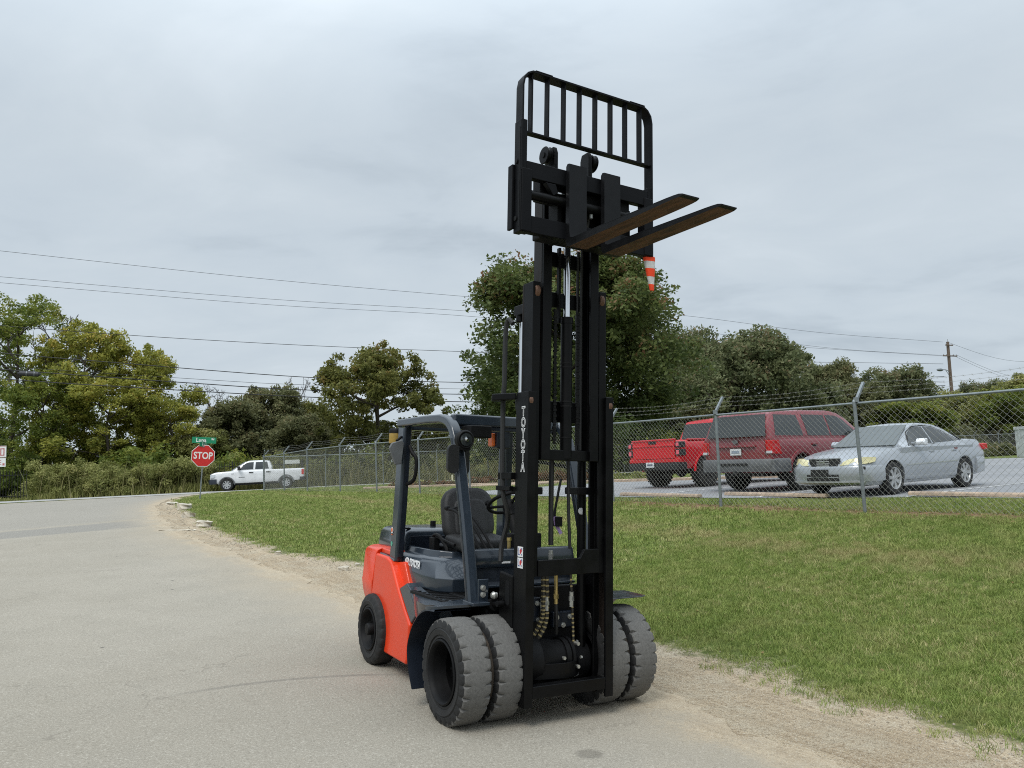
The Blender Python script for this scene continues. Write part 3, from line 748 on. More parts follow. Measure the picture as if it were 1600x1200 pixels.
def grow(seed, h, w, trunk_r, fork_z=.28, nlimb=7, levels=2, lean=0.0, spread=1.0, top_bias=.5):
    """limb skeleton: list of (path, radii) and tip points inside an egg-shaped envelope"""
    r = random.Random(seed); limbs = []; tips = []
    top = Vector((lean * h, 0, h * .8))
    tr = [Vector((0, 0, -.4)), Vector((r.gauss(0, .02) * h, r.gauss(0, .02) * h, h * fork_z)), Vector((lean * h * .5 + r.gauss(0, .03) * h, r.gauss(0, .03) * h, h * .55)), top]
    P = [Vector(p) for p in catmull(tr, 5)]; n = len(P)
    limbs.append((P, [trunk_r * (1.25 if i == 0 else 1) * (1 - .88 * i / (n - 1)) for i in range(n)]))
    tips.append(top)
    def branch(p0, direction, length, rad, lev):
        mid = p0 + direction * length * .5 + Vector((r.gauss(0, .08), r.gauss(0, .08), r.gauss(.06, .05))) * length
        end = p0 + direction * length + Vector((r.gauss(0, .1), r.gauss(0, .1), r.gauss(.10, .1))) * length
        for _ in range(4):
            lim = w * .5 * max(.1, min(1, 1.5 - end.z / h * 1.05))
            if end.z > h * .93 or math.hypot(end.x, end.y) > lim:
                end = p0.lerp(end, .72); mid = p0.lerp(mid, .78); length *= .75
        Q = [Vector(p) for p in catmull([p0, mid, end], 4)]; m = len(Q)
        limbs.append((Q, [max(.012, rad * (1 - .8 * i / (m - 1))) for i in range(m)]))
        tips.append(end); tips.append(mid.lerp(end, .5))
        if lev > 0:
            for k in range(r.randint(3, 4)):
                u = r.uniform(.35, 1.0); q = Q[min(m - 1, int(u * (m - 1)))]
                d = (direction + Vector((r.gauss(0, .65), r.gauss(0, .65), r.gauss(.12, .45)))).normalized()
                branch(q, d, length * r.uniform(.38, .62), rad * .5, lev - 1)
    for k in range(nlimb):
        u = fork_z + (.98 - fork_z) * (k + r.random() * .6) / nlimb
        p0 = P[min(n - 1, int(u * .98 * (n - 1)))]
        az = k * 2.4 + r.uniform(-.5, .5)
        up = r.uniform(.05, .35) + .9 * max(0, (u - .45)) * top_bias * 2
        d = Vector((math.cos(az), math.sin(az), up)).normalized()
        env = math.sin(PI * min(.97, max(.12, (p0.z / h) * .78 + .12))) ** .6
        branch(p0, d, w * .5 * env * r.uniform(.62, .92) * spread, trunk_r * .42, levels)
    return limbs, tips
def limb_mesh(name, limbs, m, n0=8):
    b = MB()
    for k, (P, rr) in enumerate(limbs): b.tube(P, rr, n0 if k == 0 else (6 if len(P) > 8 else 4), caps=False)
    return b.mesh(name, m, 60)

PROTO = {}
def tree_proto(key, seed, h, w, trunk_r, lm, nclump, per, leaf, clump_r, bare=False, **k):
    limbs, tips = grow(seed, h, w, trunk_r, **k)
    tm = limb_mesh(key + '_limbs', limbs, M_TWIG if bare else M_BARK)
    cm = None; top, wid = max(p.z for P_, _ in limbs for p in P_), w
    if not bare:
        r = np.random.default_rng(seed + 5)
        T = np.array([tuple(t) for t in tips]); T = T[T[:, 2] > h * .16]
        nt = int(nclump * .72)
        sel = T[r.integers(0, len(T), nt)] + r.normal(0, clump_r * .8, (nt, 3))
        # interior filling inside the same envelope
        ne = nclump - nt; u = r.random(ne); zc = h * (.24 + .70 * u); az = r.random(ne) * 2 * PI
        rx = w * .46 * np.sin(PI * np.clip(u * .80 + .16, 0, 1)) ** .7 * np.sqrt(r.random(ne)) * (.85 + .2 * np.sin(az * 3 + seed))
        sel = np.concatenate([sel, np.stack([rx * np.cos(az), rx * np.sin(az), zc], 1)])
        rr_ = np.hypot(sel[:, 0], sel[:, 1]); ok = (sel[:, 2] < h * 1.0) & (rr_ < w * .52 * np.clip(1.45 - sel[:, 2] / h * .95, .1, 1)); sel = sel[ok]
        rad = clump_r * (.55 + .7 * r.random(len(sel)))
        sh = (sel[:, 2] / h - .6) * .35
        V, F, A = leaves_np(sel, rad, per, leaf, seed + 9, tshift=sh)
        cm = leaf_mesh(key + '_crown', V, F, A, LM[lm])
        top = float(np.percentile(V[:, 2], 99.8)); wid = float(np.percentile(np.hypot(V[:, 0], V[:, 1]), 98)) * 2
    PROTO[key] = (tm, cm, top, wid)
tree_proto('pear', 3, 12.0, 14.0, .28, 'pear', 2100, 70, .17, .70, fork_z=.12, nlimb=12, levels=2, spread=1.0, top_bias=.7)
tree_proto('round_oak', 18, 9.4, 11.0, .26, 'oak', 560, 95, .18, .55, fork_z=.13, nlimb=9, levels=2)
tree_proto('live_oak', 29, 9.5, 14.0, .35, 'dark', 820, 80, .22, .85, fork_z=.16, nlimb=12, levels=2)
tree_proto('yellow_elm', 37, 12.0, 10.0, .20, 'yellow', 330, 90, .18, .62, fork_z=.14, nlimb=12, levels=2)
tree_proto('tall_elm', 44, 16.0, 13.0, .26, 'green', 250, 85, .18, .66, fork_z=.20, nlimb=12, levels=2, top_bias=.8)
tree_proto('brush_tree', 52, 8.5, 9.0, .16, 'brown', 480, 80, .23, .72, fork_z=.08, nlimb=11, levels=2)
tree_proto('bare_tree', 61, 8.0, 6.5, .14, None, 0, 0, 0, 0, bare=True, fork_z=.2, nlimb=13, levels=3)
tree_proto('green_tree', 73, 9.0, 9.5, .18, 'green', 480, 80, .23, .75, fork_z=.10, nlimb=11, levels=2)

def tree(name, key, x, y, label, s=1.0, sx=None, rz=0.0, crown=None, group='trees behind the cross road', cat='tree', dz=0.0):
    tm, cm, _t, _w = PROTO[key]
    root = empty(name, Matrix.Translation((x, y, float(tz(x, y)) + dz)) @ Matrix.Rotation(rz, 4, 'Z') @ Matrix.Diagonal((sx or s, sx or s, s, 1)), label, cat, group)
    o = bpy.data.objects.new('trunk', tm); COL.objects.link(o); o.parent = root
    if cm:
        c = cm
        if crown:
            c = cm.copy(); c.materials[0] = LM[crown]
        o = bpy.data.objects.new('crown', c); COL.objects.link(o); o.parent = root
    return root
def px2x(px, y): return (px - 800) / 1208 * y
TREES = [
 # name, proto, image column, distance, row of the top, width in image pixels, turn, crown, label
 ('shade_tree', 'pear', 900, 41.5, 398, 385, .4, None, 'large dense dark green tree rising directly behind the forklift mast'),
 ('oak_tree', 'round_oak', 592, 62, 542, 205, 1.0, None, 'lone rounded oak seen between the white pickup and the forklift guard'),
 ('elm_tree', 'tall_elm', 20, 66, 452, 230, .2, None, 'tallest green elm at the left frame edge behind the road sign'),
 ('elm_tree', 'tall_elm', -75, 72, 448, 220, 2.2, None, 'tall green elm cut off by the left frame edge, half hidden by the tallest one'),
 ('elm_tree', 'yellow_elm', 132, 64, 500, 185, .9, None, 'yellowing elm just right of the tallest left tree'),
 ('elm_tree', 'yellow_elm', 232, 66, 543, 170, 2.9, None, 'bright yellow elm above the stop sign, rightmost of the yellow crowns'),
 ('elm_tree', 'yellow_elm', 60, 60, 585, 170, 4.0, 'green', 'shorter green elm in front of the tallest left tree'),
 ('elm_tree', 'yellow_elm', 175, 61, 590, 190, 5.2, 'yellow', 'low spreading yellow elm left of the stop sign'),
 ('elm_tree', 'yellow_elm', 262, 63, 625, 130, 1.7, 'yellow', 'small yellow elm directly behind the street name blades'),
 ('bare_tree', 'bare_tree', 325, 72, 598, 90, .5, None, 'leafless twiggy tree above the stop sign between yellow and dark crowns'),
 ('bare_tree', 'bare_tree', 463, 75, 590, 70, 2.5, None, 'leafless grey tree poking above the brush over the white pickup cab'),
 ('bare_tree', 'bare_tree', 98, 68, 492, 150, 1.9, None, 'leafless branches reaching out beside the tallest left elm'),
 ('bare_tree', 'bare_tree', 735, 92, 640, 110, 3.5, None, 'faint leafless tree low behind the overhead guard of the forklift'),
 ('brush_tree', 'brush_tree', 368, 66, 628, 140, .1, None, 'dull brown green brush tree over the hood of the white pickup'),
 ('brush_tree', 'green_tree', 422, 70, 604, 130, 1.3, 'brown', 'taller dull green tree behind the white pickup cab'),
 ('brush_tree', 'brush_tree', 466, 65, 648, 110, 2.2, None, 'brown brush tree between the white pickup bed and the lone oak'),
 ('brush_tree', 'brush_tree', 490, 72, 628, 80, 4.4, 'oak', 'dark olive tree touching the left side of the lone oak'),
 ('brush_tree', 'brush_tree', 318, 63, 668, 100, 3.2, 'hedge', 'low grey green brush tree right behind the stop sign'),
 ('live_oak', 'live_oak', 1172, 66, 520, 262, .3, None, 'broad dark live oak above the maroon sport utility vehicle'),
 ('live_oak', 'live_oak', 1080, 72, 513, 170, 2.1, None, 'dark live oak filling the gap between the mast tree and the broad live oak'),
 ('live_oak', 'brush_tree', 1292, 76, 566, 125, 1.1, 'brown', 'olive tree left of the second fence post, behind the maroon vehicle hood'),
 ('live_oak', 'live_oak', 1392, 84, 576, 165, 4.0, 'dark', 'rounded olive tree above the silver sedan windscreen'),
 ('live_oak', 'green_tree', 1338, 70, 600, 110, 3.0, 'brown', 'brownish tree in front of the rounded olive tree, above the sedan'),
 ('live_oak', 'brush_tree', 1452, 78, 620, 90, 5.0, 'brown', 'low dull tree just left of the utility pole'),
 ('live_oak', 'live_oak', 1540, 92, 596, 120, .9, None, 'low dark tree right of the utility pole behind the fence'),
 ('live_oak', 'green_tree', 1615, 84, 582, 120, .7, 'hedge', 'yellow green tree at the right frame edge'),
 ('live_oak', 'green_tree', 1500, 74, 612, 100, 2.6, 'hedge', 'low olive brush at the foot of the utility pole'),
 ('live_oak', 'brush_tree', 1578, 70, 605, 120, 1.6, 'green', 'dark brush tree behind the white container at the right edge'),
 ('live_oak', 'brush_tree', 1240, 68, 632, 140, 2.8, 'brown', 'dark low brush under the broad live oak, behind the sedan mirror'),
 ('live_oak', 'brush_tree', 1420, 66, 628, 140, 4.8, 'green', 'low dark brush seen over the silver sedan roof'),
 ('live_oak', 'brush_tree', 1000, 62, 640, 150, .2, 'green', 'low green brush behind the red pickup tailgate'),
 ('live_oak', 'brush_tree', 1085, 63, 632, 140, 1.2, 'brown', 'low dull brush behind the red pickup cab'),
]
for nm, key, px, y, ytop, wpx, rz, cr_, lab in TREES:
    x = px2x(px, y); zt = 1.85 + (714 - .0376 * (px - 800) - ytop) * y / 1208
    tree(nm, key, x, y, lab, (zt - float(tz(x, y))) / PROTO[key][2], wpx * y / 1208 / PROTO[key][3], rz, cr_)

def band(name, label_kind, pts, nclump, per, leaf, rad, hmax, lm, seed, hmin=.2, width=2.0):
    """a continuous mass of shrubs along a line: one stuff object"""
    r = np.random.default_rng(seed)
    P = np.array(pts, float); seg = np.linalg.norm(np.diff(P, axis=0), axis=1); cum = np.concatenate([[0], np.cumsum(seg)])
    u = r.random(nclump) * cum[-1]
    x = np.interp(u, cum, P[:, 0]); y = np.interp(u, cum, P[:, 1])
    x = x + r.normal(0, width * .5, nclump); y = y + r.normal(0, width * .5, nclump)
    top = hmax * (.62 + .38 * np.sin(u * .55 + seed) * np.sin(u * .23 + 1.3 * seed)) * (.8 + .3 * r.random(nclump))
    z = tz(x, y) + hmin + r.random(nclump) ** .8 * np.maximum(.05, top - hmin - rad * .4)
    V, F, T = leaves_np(np.stack([x, y, z], 1), rad * (.6 + .6 * r.random(nclump)), per, leaf, seed + 3, flat=.85)
    o = bpy.data.objects.new(name, leaf_mesh(name, V, F, T, LM[lm])); COL.objects.link(o)
    return tag(o, kind='stuff')
def lpt(u, w): p = LC + LD * u - LN * w; return (p[0], p[1])
band('roadside_undergrowth', '', [lpt(-13.6, 6.2), lpt(-9, 5.6), lpt(-4.9, 5.4)], 700, 120, .12, .46, 2.7, 'hedge', 4, .1, 1.9)
band('roadside_undergrowth', '', [lpt(-30, 15), lpt(-15, 12), lpt(-10, 8.8), lpt(6, 8.5), lpt(26, 8)], 520, 90, .24, .9, 3.6, 'green', 5, .3, 2.2)
band('roadside_undergrowth', '', [lpt(-3, 8.2), lpt(10, 6.9), lpt(24, 6.4), lpt(45, 6)], 800, 130, .15, .6, 2.9, 'hedge', 6, .1, 1.8)
band('roadside_undergrowth', '', [(14, 62), (30, 66), (44, 72), (62, 74)], 520, 90, .26, 1.0, 3.8, 'brown', 7, .2, 2.6)
band('roadside_undergrowth', '', [(18, 49.5), (28, 54), (38, 58), (50, 61)], 320, 90, .17, .55, 1.6, 'brown', 9, .1, 1.4)
band('planting_bed_shrubs', '', [(-5.4, 34.4), (-3.6, 33.6), (-1.6, 32.7), (1.4, 31.2), (3.5, 30.2)], 110, 90, .085, .22, .5, 'red', 10, .05, .35)
band('planting_bed_shrubs', '', [(-5.4, 34.6), (-1.6, 32.9), (3.0, 30.7), (6, 29.2)], 60, 80, .08, .22, .4, 'hedge', 12, .05, .4)
def tall_grass(name, pts, n, hmin, hmax, lm, seed, width):
    r = np.random.default_rng(seed); P_ = np.array(pts, float); seg = np.linalg.norm(np.diff(P_, axis=0), axis=1); cum = np.concatenate([[0], np.cumsum(seg)])
    u = r.random(n) * cum[-1]; x = np.interp(u, cum, P_[:, 0]) + r.normal(0, width, n); y = np.interp(u, cum, P_[:, 1]) + r.normal(0, width, n); z = tz(x, y) - .02
    h = r.uniform(hmin, hmax, n) * (.6 + .5 * np.sin(u * .9 + seed) ** 2); az = r.random(n) * 2 * PI; ld = r.normal(0, .28, (n, 2)) * h[:, None]; w_ = r.uniform(.012, .03, n)
    base = np.stack([x, y, z], 1); wv = np.stack([np.cos(az) * w_, np.sin(az) * w_, 0 * az], 1)
    mid = base + np.stack([ld[:, 0] * .4, ld[:, 1] * .4, h * .6], 1); tip = base + np.stack([ld[:, 0], ld[:, 1], h], 1)
    V = np.stack([base - wv, base + wv, mid + wv * .8, mid - wv * .8, mid - wv * .8, mid + wv * .8, tip + wv * .25, tip - wv * .25], 1).reshape(-1, 3)
    o = bpy.data.objects.new(name, leaf_mesh(name, V, np.arange(n * 8).reshape(-1, 4), np.repeat(r.random(n), 8), LM[lm])); COL.objects.link(o)
    return tag(o, kind='stuff')
LM['straw'] = leaf_mat('tall_dry_grass', (0.128, 0.136, 0.044), (0.256, 0.24, 0.096), (0.336, 0.296, 0.152))
tall_grass('tall_roadside_grass', [lpt(-24, 4.4), lpt(-14.6, 4.3)], 5000, .12, .32, 'hedge', 30, .3)
tall_grass('tall_roadside_grass', [lpt(-14, 4.5), lpt(-3.5, 4.3)], 9000, .2, .7, 'hedge', 31, .4)
tall_grass('tall_roadside_grass', [lpt(-13, 5.6), lpt(-4, 5.4)], 2200, .8, 2.3, 'straw', 32, .9)
tall_grass('tall_roadside_grass', [lpt(-4, 5.6), lpt(14, 5.2), lpt(40, 5.0)], 7000, .4, 1.8, 'straw', 33, .8)
# far wooded skyline, reads as one mass
band('distant_woods', '', [(-210, -40), (-220, 60), (-160, 150), (-60, 200), (0, 190), (70, 180), (150, 160), (210, 60), (200, -60)], 2300, 34, .9, 3.4, 10, 'brown', 13, 1.0, 9)
# pale marker stake in the planting bed
M_STAKE = mat('pale_stake', (.62, .58, .40), .7)
x_, y_ = px2x(702, 36), 36.0
tag(MB().box(x_ - .04, x_ + .04, y_ - .03, y_ + .03, float(tz(x_, y_)) - .1, float(tz(x_, y_)) + .46).build('marker_stake', M_STAKE, None, bevel=.008), 'short pale yellow stake beside the red planting bed, between the guard pillars', 'stake')
# white container at the right edge of the lot
M_CAB = mat('white_container_paint', (.62, .64, .65), .5, var=.25, scale=5)
cx_, cy_ = 29.75, 44.0
ct = empty('storage_container', Matrix.Translation((cx_, cy_, float(tz(cx_, cy_)) + .012)) @ Matrix.Rotation(R(-8), 4, 'Z'), 'pale grey storage container cut off by the right frame edge', 'container')
MB().box(-1.0, 1.6, -.6, .6, 0, 1.55).build('body', M_CAB, ct, bevel=.02)
MB().box(-1.04, 1.64, -.64, .64, 1.55, 1.72).build('lid', M_CAB, ct, bevel=.02)
for k in range(9):
    MB().box(-.9 + k * .27, -.84 + k * .27, -.64, -.6, .05, 1.5).build('rib', M_CAB, ct, bevel=.008)
MB().box(-.98, 1.58, -.625, -.605, .66, .74).build('seam', mat('dark_gap', (.08, .085, .09), .8), ct)
# ------------------------------------------------------------------ vehicles
def paint(name, col, col2=None, rough=.32, coat=.6):
    return mat(name, col, rough, spec=.5, coat=coat, var=.10, scale=3, rvar=.08)
M_SILVER = mat('silver_paint', (.37, .395, .42), .33, metal=.35, coat=.7, var=.06, scale=4)
M_CRIMSON = paint('bright_red_paint', (.60, .008, .018))
M_MAROON = paint('maroon_paint', (.215, .026, .034), rough=.4)
M_WPAINT = paint('white_paint', (.74, .75, .76))
M_GLASS = mat('dark_car_glass', (.014, .018, .020), .04, spec=.7, rvar=.02, scale=2)
M_GLASS2 = mat('tinted_car_glass', (.030, .035, .036), .05, spec=.7)
M_BLKPL = mat('black_plastic', (.014, .014, .015), .55, var=.3, scale=14)
M_GREYPL = mat('grey_plastic', (.115, .12, .125), .6, var=.2, scale=12)
M_TYRE = mat('tyre_rubber', (.018, .018, .018), .85, var=.4, scale=18)
M_ALLOY = mat('alloy_wheel', (.48, .49, .49), .35, metal=.6, var=.15, scale=10)
M_CHROME = mat('chrome', (.75, .76, .77), .12, metal=1.0)
M_LENSY = mat('yellowed_headlight', (.60, .55, .30), .18, spec=.7, var=.2, scale=9)
M_LENSC = mat('clear_headlight', (.55, .58, .60), .12, spec=.8)
M_LENSR = mat('red_tail_light', (.50, .008, .010), .15, spec=.7)
M_PINK = mat('tail_light_reflector', (.75, .12, .16), .25)
M_PLATE = mat('licence_plate', (.66, .68, .68), .5, var=.15, scale=40)
M_DARKLINE = mat('panel_gap', (.006, .006, .007), .9)

def mirror_ring(half):
    """half: [(y,z)] bottom centre to top centre -> closed ring of (y,z)"""
    return half + [(-y, z) for y, z in half[::-1] if abs(y) > 1e-6]
class Car:
    def __init__(s, name, label, cat, mw, tub, cab, hwb, zb0, group=None, sharp=.90, crown=.03, wheels=(), wr=.33, tw=.21, paintm=None, arch=1.13, archm=None, cabcap=.8):
        s.root = empty(name, mw, label, cat, group); s.p = paintm
        t = np.array(tub, float); s.t = t; s.sharp, s.crown = sharp, crown
        xs = np.unique(np.concatenate([np.linspace(t[0, 0], t[-1, 0], 34), t[:, 0]])); s.xs = xs
        rings = []
        for x in xs:
            zb, zs, hw = s.par(x)
            rings.append([(x, y, z) for y, z in mirror_ring(s.half(zb, zs, hw))])
        b = MB().loft(rings)
        o = b.build('body', paintm, s.root)
        cut = []
        for wx in wheels:
            for sg in (1, -1):
                c = MB().cyl((wx, sg * .45, wr), (wx, sg * 1.4, wr), wr * arch, n=28).build('cut', archm or M_BLKPL, s.root)
                cut.append(c)
        s.boolean(o, cut)
        s.body = o
        # cabin
        c = np.array(cab, float); s.c = c; s.hwb, s.zb0 = hwb, zb0
        xs = np.unique(np.concatenate([np.linspace(c[0, 0], c[-1, 0], 22), c[:, 0]]))
        rings = []
        for x in xs:
            zt = np.interp(x, c[:, 0], c[:, 1]); ht = np.interp(x, c[:, 0], c[:, 2])
            k = (zt - .07 - zb0)
            half = [(0, zb0 - .25), (hwb, zb0 - .25), (hwb, zb0), (hwb + (ht - hwb) * .5 + .012, zb0 + k * .5), (ht, zt - .07), (ht * .955, zt - .025), (ht * cabcap, zt), (0, zt + .022)]
            rings.append([(x, y, z) for y, z in mirror_ring(half)])
        s.cabin = MB().loft(rings).build('cabin', paintm, s.root, smooth=28)
        s.wr, s.tw = wr, tw
    def par(s, x):
        return [np.interp(x, s.t[:, 0], s.t[:, i]) for i in (1, 2, 3)]
    def half(s, zb, zs, hw):
        h = zs - zb; k = s.sharp
        return [(0, zb), (.72 * hw, zb), (.92 * hw, zb + .03 * h), (.975 * hw, zb + .16 * h), (.998 * hw, zb + .45 * h), (.995 * hw, zb + .66 * h), (hw * (k + .065), zb + .86 * h), (hw * (k + .03), zb + .95 * h), (hw * k, zs), (hw * k * .6, zs + s.crown * .7), (0, zs + s.crown)]
    def y(s, x, z):
        zb, zs, hw = s.par(x); H = s.half(zb, zs, hw)[2:9]
        return float(np.interp(z, [p[1] for p in H], [p[0] for p in H]))
    def yc(s, x, z):
        zt = np.interp(x, s.c[:, 0], s.c[:, 1]); ht = np.interp(x, s.c[:, 0], s.c[:, 2]); k = zt - .07 - s.zb0
        return float(np.interp(z, [s.zb0, s.zb0 + k * .5, zt - .07], [s.hwb, s.hwb + (ht - s.hwb) * .5 + .012, ht]))
    def boolean(s, o, cutters):
        for c in cutters:
            m = o.modifiers.new('b', 'BOOLEAN'); m.operation = 'DIFFERENCE'; m.object = c; m.solver = 'EXACT'
        dg = bpy.context.evaluated_depsgraph_get(); me = bpy.data.meshes.new_from_object(o.evaluated_get(dg))
        o.modifiers.clear(); o.data = me; me.set_sharp_from_angle(angle=R(35))
        for c in cutters: bpy.data.objects.remove(c)
    def wheels(s, xs, track, spokes, rimm, rimf=.66, spw=.055, tread=0):
        R_, w = s.wr, s.tw
        tb = MB().lathe([(R_ * rimf, -w / 2 + .01), (R_ * .80, -w / 2 - .006), (R_ * .95, -w / 2 + .006), (R_, -w / 2 + .035), (R_, w / 2 - .035), (R_ * .95, w / 2 - .006), (R_ * .80, w / 2 + .006), (R_ * rimf, w / 2 - .01)], n=40)
        if tread:
            for k in range(tread):
                a = 2 * PI * k / tread
                for sg in (-1, 1):
                    tb.cbox((0, sg * w * .34, R_ + .004), (.05, w * .34, .022), M=Matrix.Rotation(a + (.06 if sg > 0 else 0), 4, 'Y'))
        tm = tb.mesh('tyre', M_TYRE)
        rr = R_ * rimf + .006
        rb = MB().lathe([(rr, -w / 2 + .004), (rr - .02, -w / 2 + .01), (rr - .035, -w / 2 + .05), (rr - .04, w / 2 - .02)], n=36, mi=0).lathe([(rr - .03, .03), (0, .03)], n=24, mi=1)
        rb.lathe([(.0, -w / 2 + .02), (.05, -w / 2 + .022), (.065, -w / 2 + .04), (.065, .03)], n=16)
        for k in range(spokes):
            M_ = Matrix.Rotation(2 * PI * k / spokes, 4, 'Y')
            rb.add([tuple(M_ @ Vector(p)) for p in ((-spw * .5, -w / 2 + .025, .05), (spw * .5, -w / 2 + .025, .05), (spw * .62, -w / 2 + .012, rr - .015), (-spw * .62, -w / 2 + .012, rr - .015), (-spw * .5, .0, .05), (spw * .5, .0, .05), (spw * .5, .0, rr - .02), (-spw * .5, .0, rr - .02))], [(0, 1, 2, 3), (0, 4, 5, 1), (1, 5, 6, 2), (3, 2, 6, 7), (0, 3, 7, 4)])
        rm = rb.mesh('rim', [rimm, M_BLKPL])
        for x in xs:
            for sg in (1, -1):
                t = bpy.data.objects.new('tyre', tm); COL.objects.link(t); t.parent = s.root; t.location = (x, sg * (track / 2), R_)
                if sg > 0: t.rotation_euler = (0, 0, PI)
                t.rotation_euler.y = random.random()
                r = bpy.data.objects.new('rim', rm); COL.objects.link(r); r.parent = t
        b = MB()
        for x in xs: b.cyl((x, -track / 2, R_), (x, track / 2, R_), .05, n=8)
        b.box(min(xs), max(xs), -.35, .35, R_ - .06, R_ + .1); b.build('underbody', M_BLKPL, s.root)
    def pane(s, name, poly, m=None, sides=(1, -1), off=.007, surf='c', th=.012):
        f = s.yc if surf == 'c' else s.y
        for sg in sides:
            bm = bmesh.new(); fc = bm.faces.new([bm.verts.new((x, 0, z)) for x, z in poly])
            xs = [p[0] for p in poly]; zs = [p[1] for p in poly]
            for k in range(1, 8): bmesh.ops.bisect_plane(bm, geom=bm.verts[:] + bm.edges[:] + bm.faces[:], plane_co=(min(xs) + (max(xs) - min(xs)) * k / 8, 0, 0), plane_no=(1, 0, 0))
            for k in range(1, 6): bmesh.ops.bisect_plane(bm, geom=bm.verts[:] + bm.edges[:] + bm.faces[:], plane_co=(0, 0, min(zs) + (max(zs) - min(zs)) * k / 6), plane_no=(0, 0, 1))
            for v in bm.verts: v.co.y = sg * (f(v.co.x, v.co.z) + off)
            ret = bmesh.ops.extrude_face_region(bm, geom=bm.faces[:])
            for v in ret['geom']:
                if isinstance(v, bmesh.types.BMVert): v.co.y -= sg * th
            bmesh.ops.recalc_face_normals(bm, faces=bm.faces)
            me = bpy.data.meshes.new(name); bm.to_mesh(me); bm.free(); me.materials.append(m or M_GLASS)
            me.polygons.foreach_set('use_smooth', [True] * len(me.polygons)); me.set_sharp_from_angle(angle=R(30))
            o = bpy.data.objects.new(name, me); COL.objects.link(o); o.parent = s.root
        return o
    def screen(s, name, p0, p1, hw0, hw1, m=None, bulge=.06, off=.012, nx=8):
        """windscreen between (x,z) points p0 (bottom) and p1 (top)"""
        d = Vector((p1[0] - p0[0], 0, p1[1] - p0[1])); nrm = Vector((-d.z, 0, d.x)).normalized()
        if nrm.z < 0: nrm = -nrm
        sgn = 1 if nrm.x > 0 else -1
        rows = []
        for k in range(4):
            u = k / 3; hw = hw0 + (hw1 - hw0) * u; row = []
            for i in range(nx + 1):
                v = i / nx * 2 - 1
                row.append((p0[0] + (p1[0] - p0[0]) * u + nrm.x * off + sgn * bulge * (1 - v * v) - sgn * bulge * .0, hw * v, p0[1] + (p1[1] - p0[1]) * u + nrm.z * off))
            rows.append(row)
        V = [p for r in rows for p in r]; n = nx + 1
        F = [(k * n + i, k * n + i + 1, (k + 1) * n + i + 1, (k + 1) * n + i) for k in range(3) for i in range(nx)]
        V2 = [(p[0] - nrm.x * .02, p[1], p[2] - nrm.z * .02) for p in V]; N_ = len(V)
        F2 = [tuple(N_ + i for i in f[::-1]) for f in F]
        rim = [i for i in range(nx)]
        b = MB().add(V + V2, F + F2)
        edge = list(range(n)) + [k * n + nx for k in range(1, 4)] + list(range(3 * n + nx - 1, 3 * n - 1, -1)) + [k * n for k in (2, 1)]
        for i in range(len(edge)):
            a, c = edge[i], edge[(i + 1) % len(edge)]; b.f.append([a, c, N_ + c, N_ + a]); b.m.append(0)
        return b.build(name, m or M_GLASS, s.root, smooth=40)
    def line(s, pts, surf='y', w=.007, sides=(1, -1), name='panel_gap', m=None, proud=.002):
        f = s.y if surf == 'y' else s.yc
        for sg in sides:
            P = [(x, sg * (f(x, z) + proud - w * .3), z) for x, z in pts]
            MB().tube(P, w * .5, 4).build(name, m or M_DARKLINE, s.root)
    def box(s, name, m, x0, x1, y0, y1, z0, z1, bevel=.01, both=False):
        for sg in ((1, -1) if both else (1,)):
            o = MB().box(x0, x1, min(sg * y0, sg * y1), max(sg * y0, sg * y1), z0, z1).build(name, m, s.root, bevel=bevel)
        return o
def place(x, y, hx, hy, dz=.012):
    a = math.atan2(hy, hx); z0 = float(tz(x, y)) + dz
    # tilt with the ground under the wheels
    f = (float(tz(x + hx * 1.4, y + hy * 1.4)) - float(tz(x - hx * 1.4, y - hy * 1.4))) / 2.8
    l = (float(tz(x - hy * .8, y + hx * .8)) - float(tz(x + hy * .8, y - hx * .8))) / 1.6
    return Matrix.Translation((x, y, z0)) @ Matrix.Rotation(a, 4, 'Z') @ Matrix.Rotation(-math.atan(f), 4, 'Y') @ Matrix.Rotation(math.atan(l), 4, 'X')

# --- silver sedan, nose to the fence
h = np.array([-.83, -.557]); h /= np.linalg.norm(h)
fa = np.array([7.10, 16.06]) + h * .22; ctr = fa - h * 1.43
c = Car('parked_car', 'silver four door sedan with yellowed headlights parked nose first behind the fence', 'car', place(*ctr, *h),
    [(-2.40, .42, .80, .66), (-2.36, .34, .92, .78), (-2.2, .27, 1.00, .84), (-1.9, .24, 1.02, .875), (-1.3, .20, .985, .893), (-.4, .19, .935, .895), (.6, .19, .925, .893), (1.1, .19, .91, .89), (1.6, .19, .845, .875), (1.95, .19, .775, .85), (2.2, .20, .705, .80), (2.34, .23, .655, .73), (2.40, .30, .60, .64)],
    [(-1.78, .98, .66), (-1.45, 1.12, .64), (-1.1, 1.28, .60), (-.75, 1.378, .57), (-.3, 1.405, .565), (.05, 1.395, .565), (.30, 1.33, .58), (.65, 1.16, .63), (1.06, .93, .70)],
    .835, .90, group='vehicles parked in the lot', sharp=.86, crown=.035, wheels=(1.43, -1.285), wr=.315, tw=.205, paintm=M_SILVER, arch=1.14)
c.wheels((1.43, -1.285), 1.56, 7, M_ALLOY, .66, .06)
c.screen('windscreen', (1.03, .945), (.30, 1.352), .70, .55, mat('windscreen_glass', (.07, .085, .085), .06, spec=.8, var=.2, scale=3), .07, .018)
c.screen('rear_window', (-1.75, 1.01), (-.95, 1.31), .62, .52, None, .05, .02)
c.pane('front_side_window', [(.66, .955), (-.17, .975), (-.20, 1.322), (.16, 1.31), (.40, 1.20)], M_GLASS2)
c.pane('rear_side_window', [(-.23, .975), (-1.02, 1.0), (-.90, 1.215), (-.62, 1.30), (-.26, 1.325)], M_GLASS2)
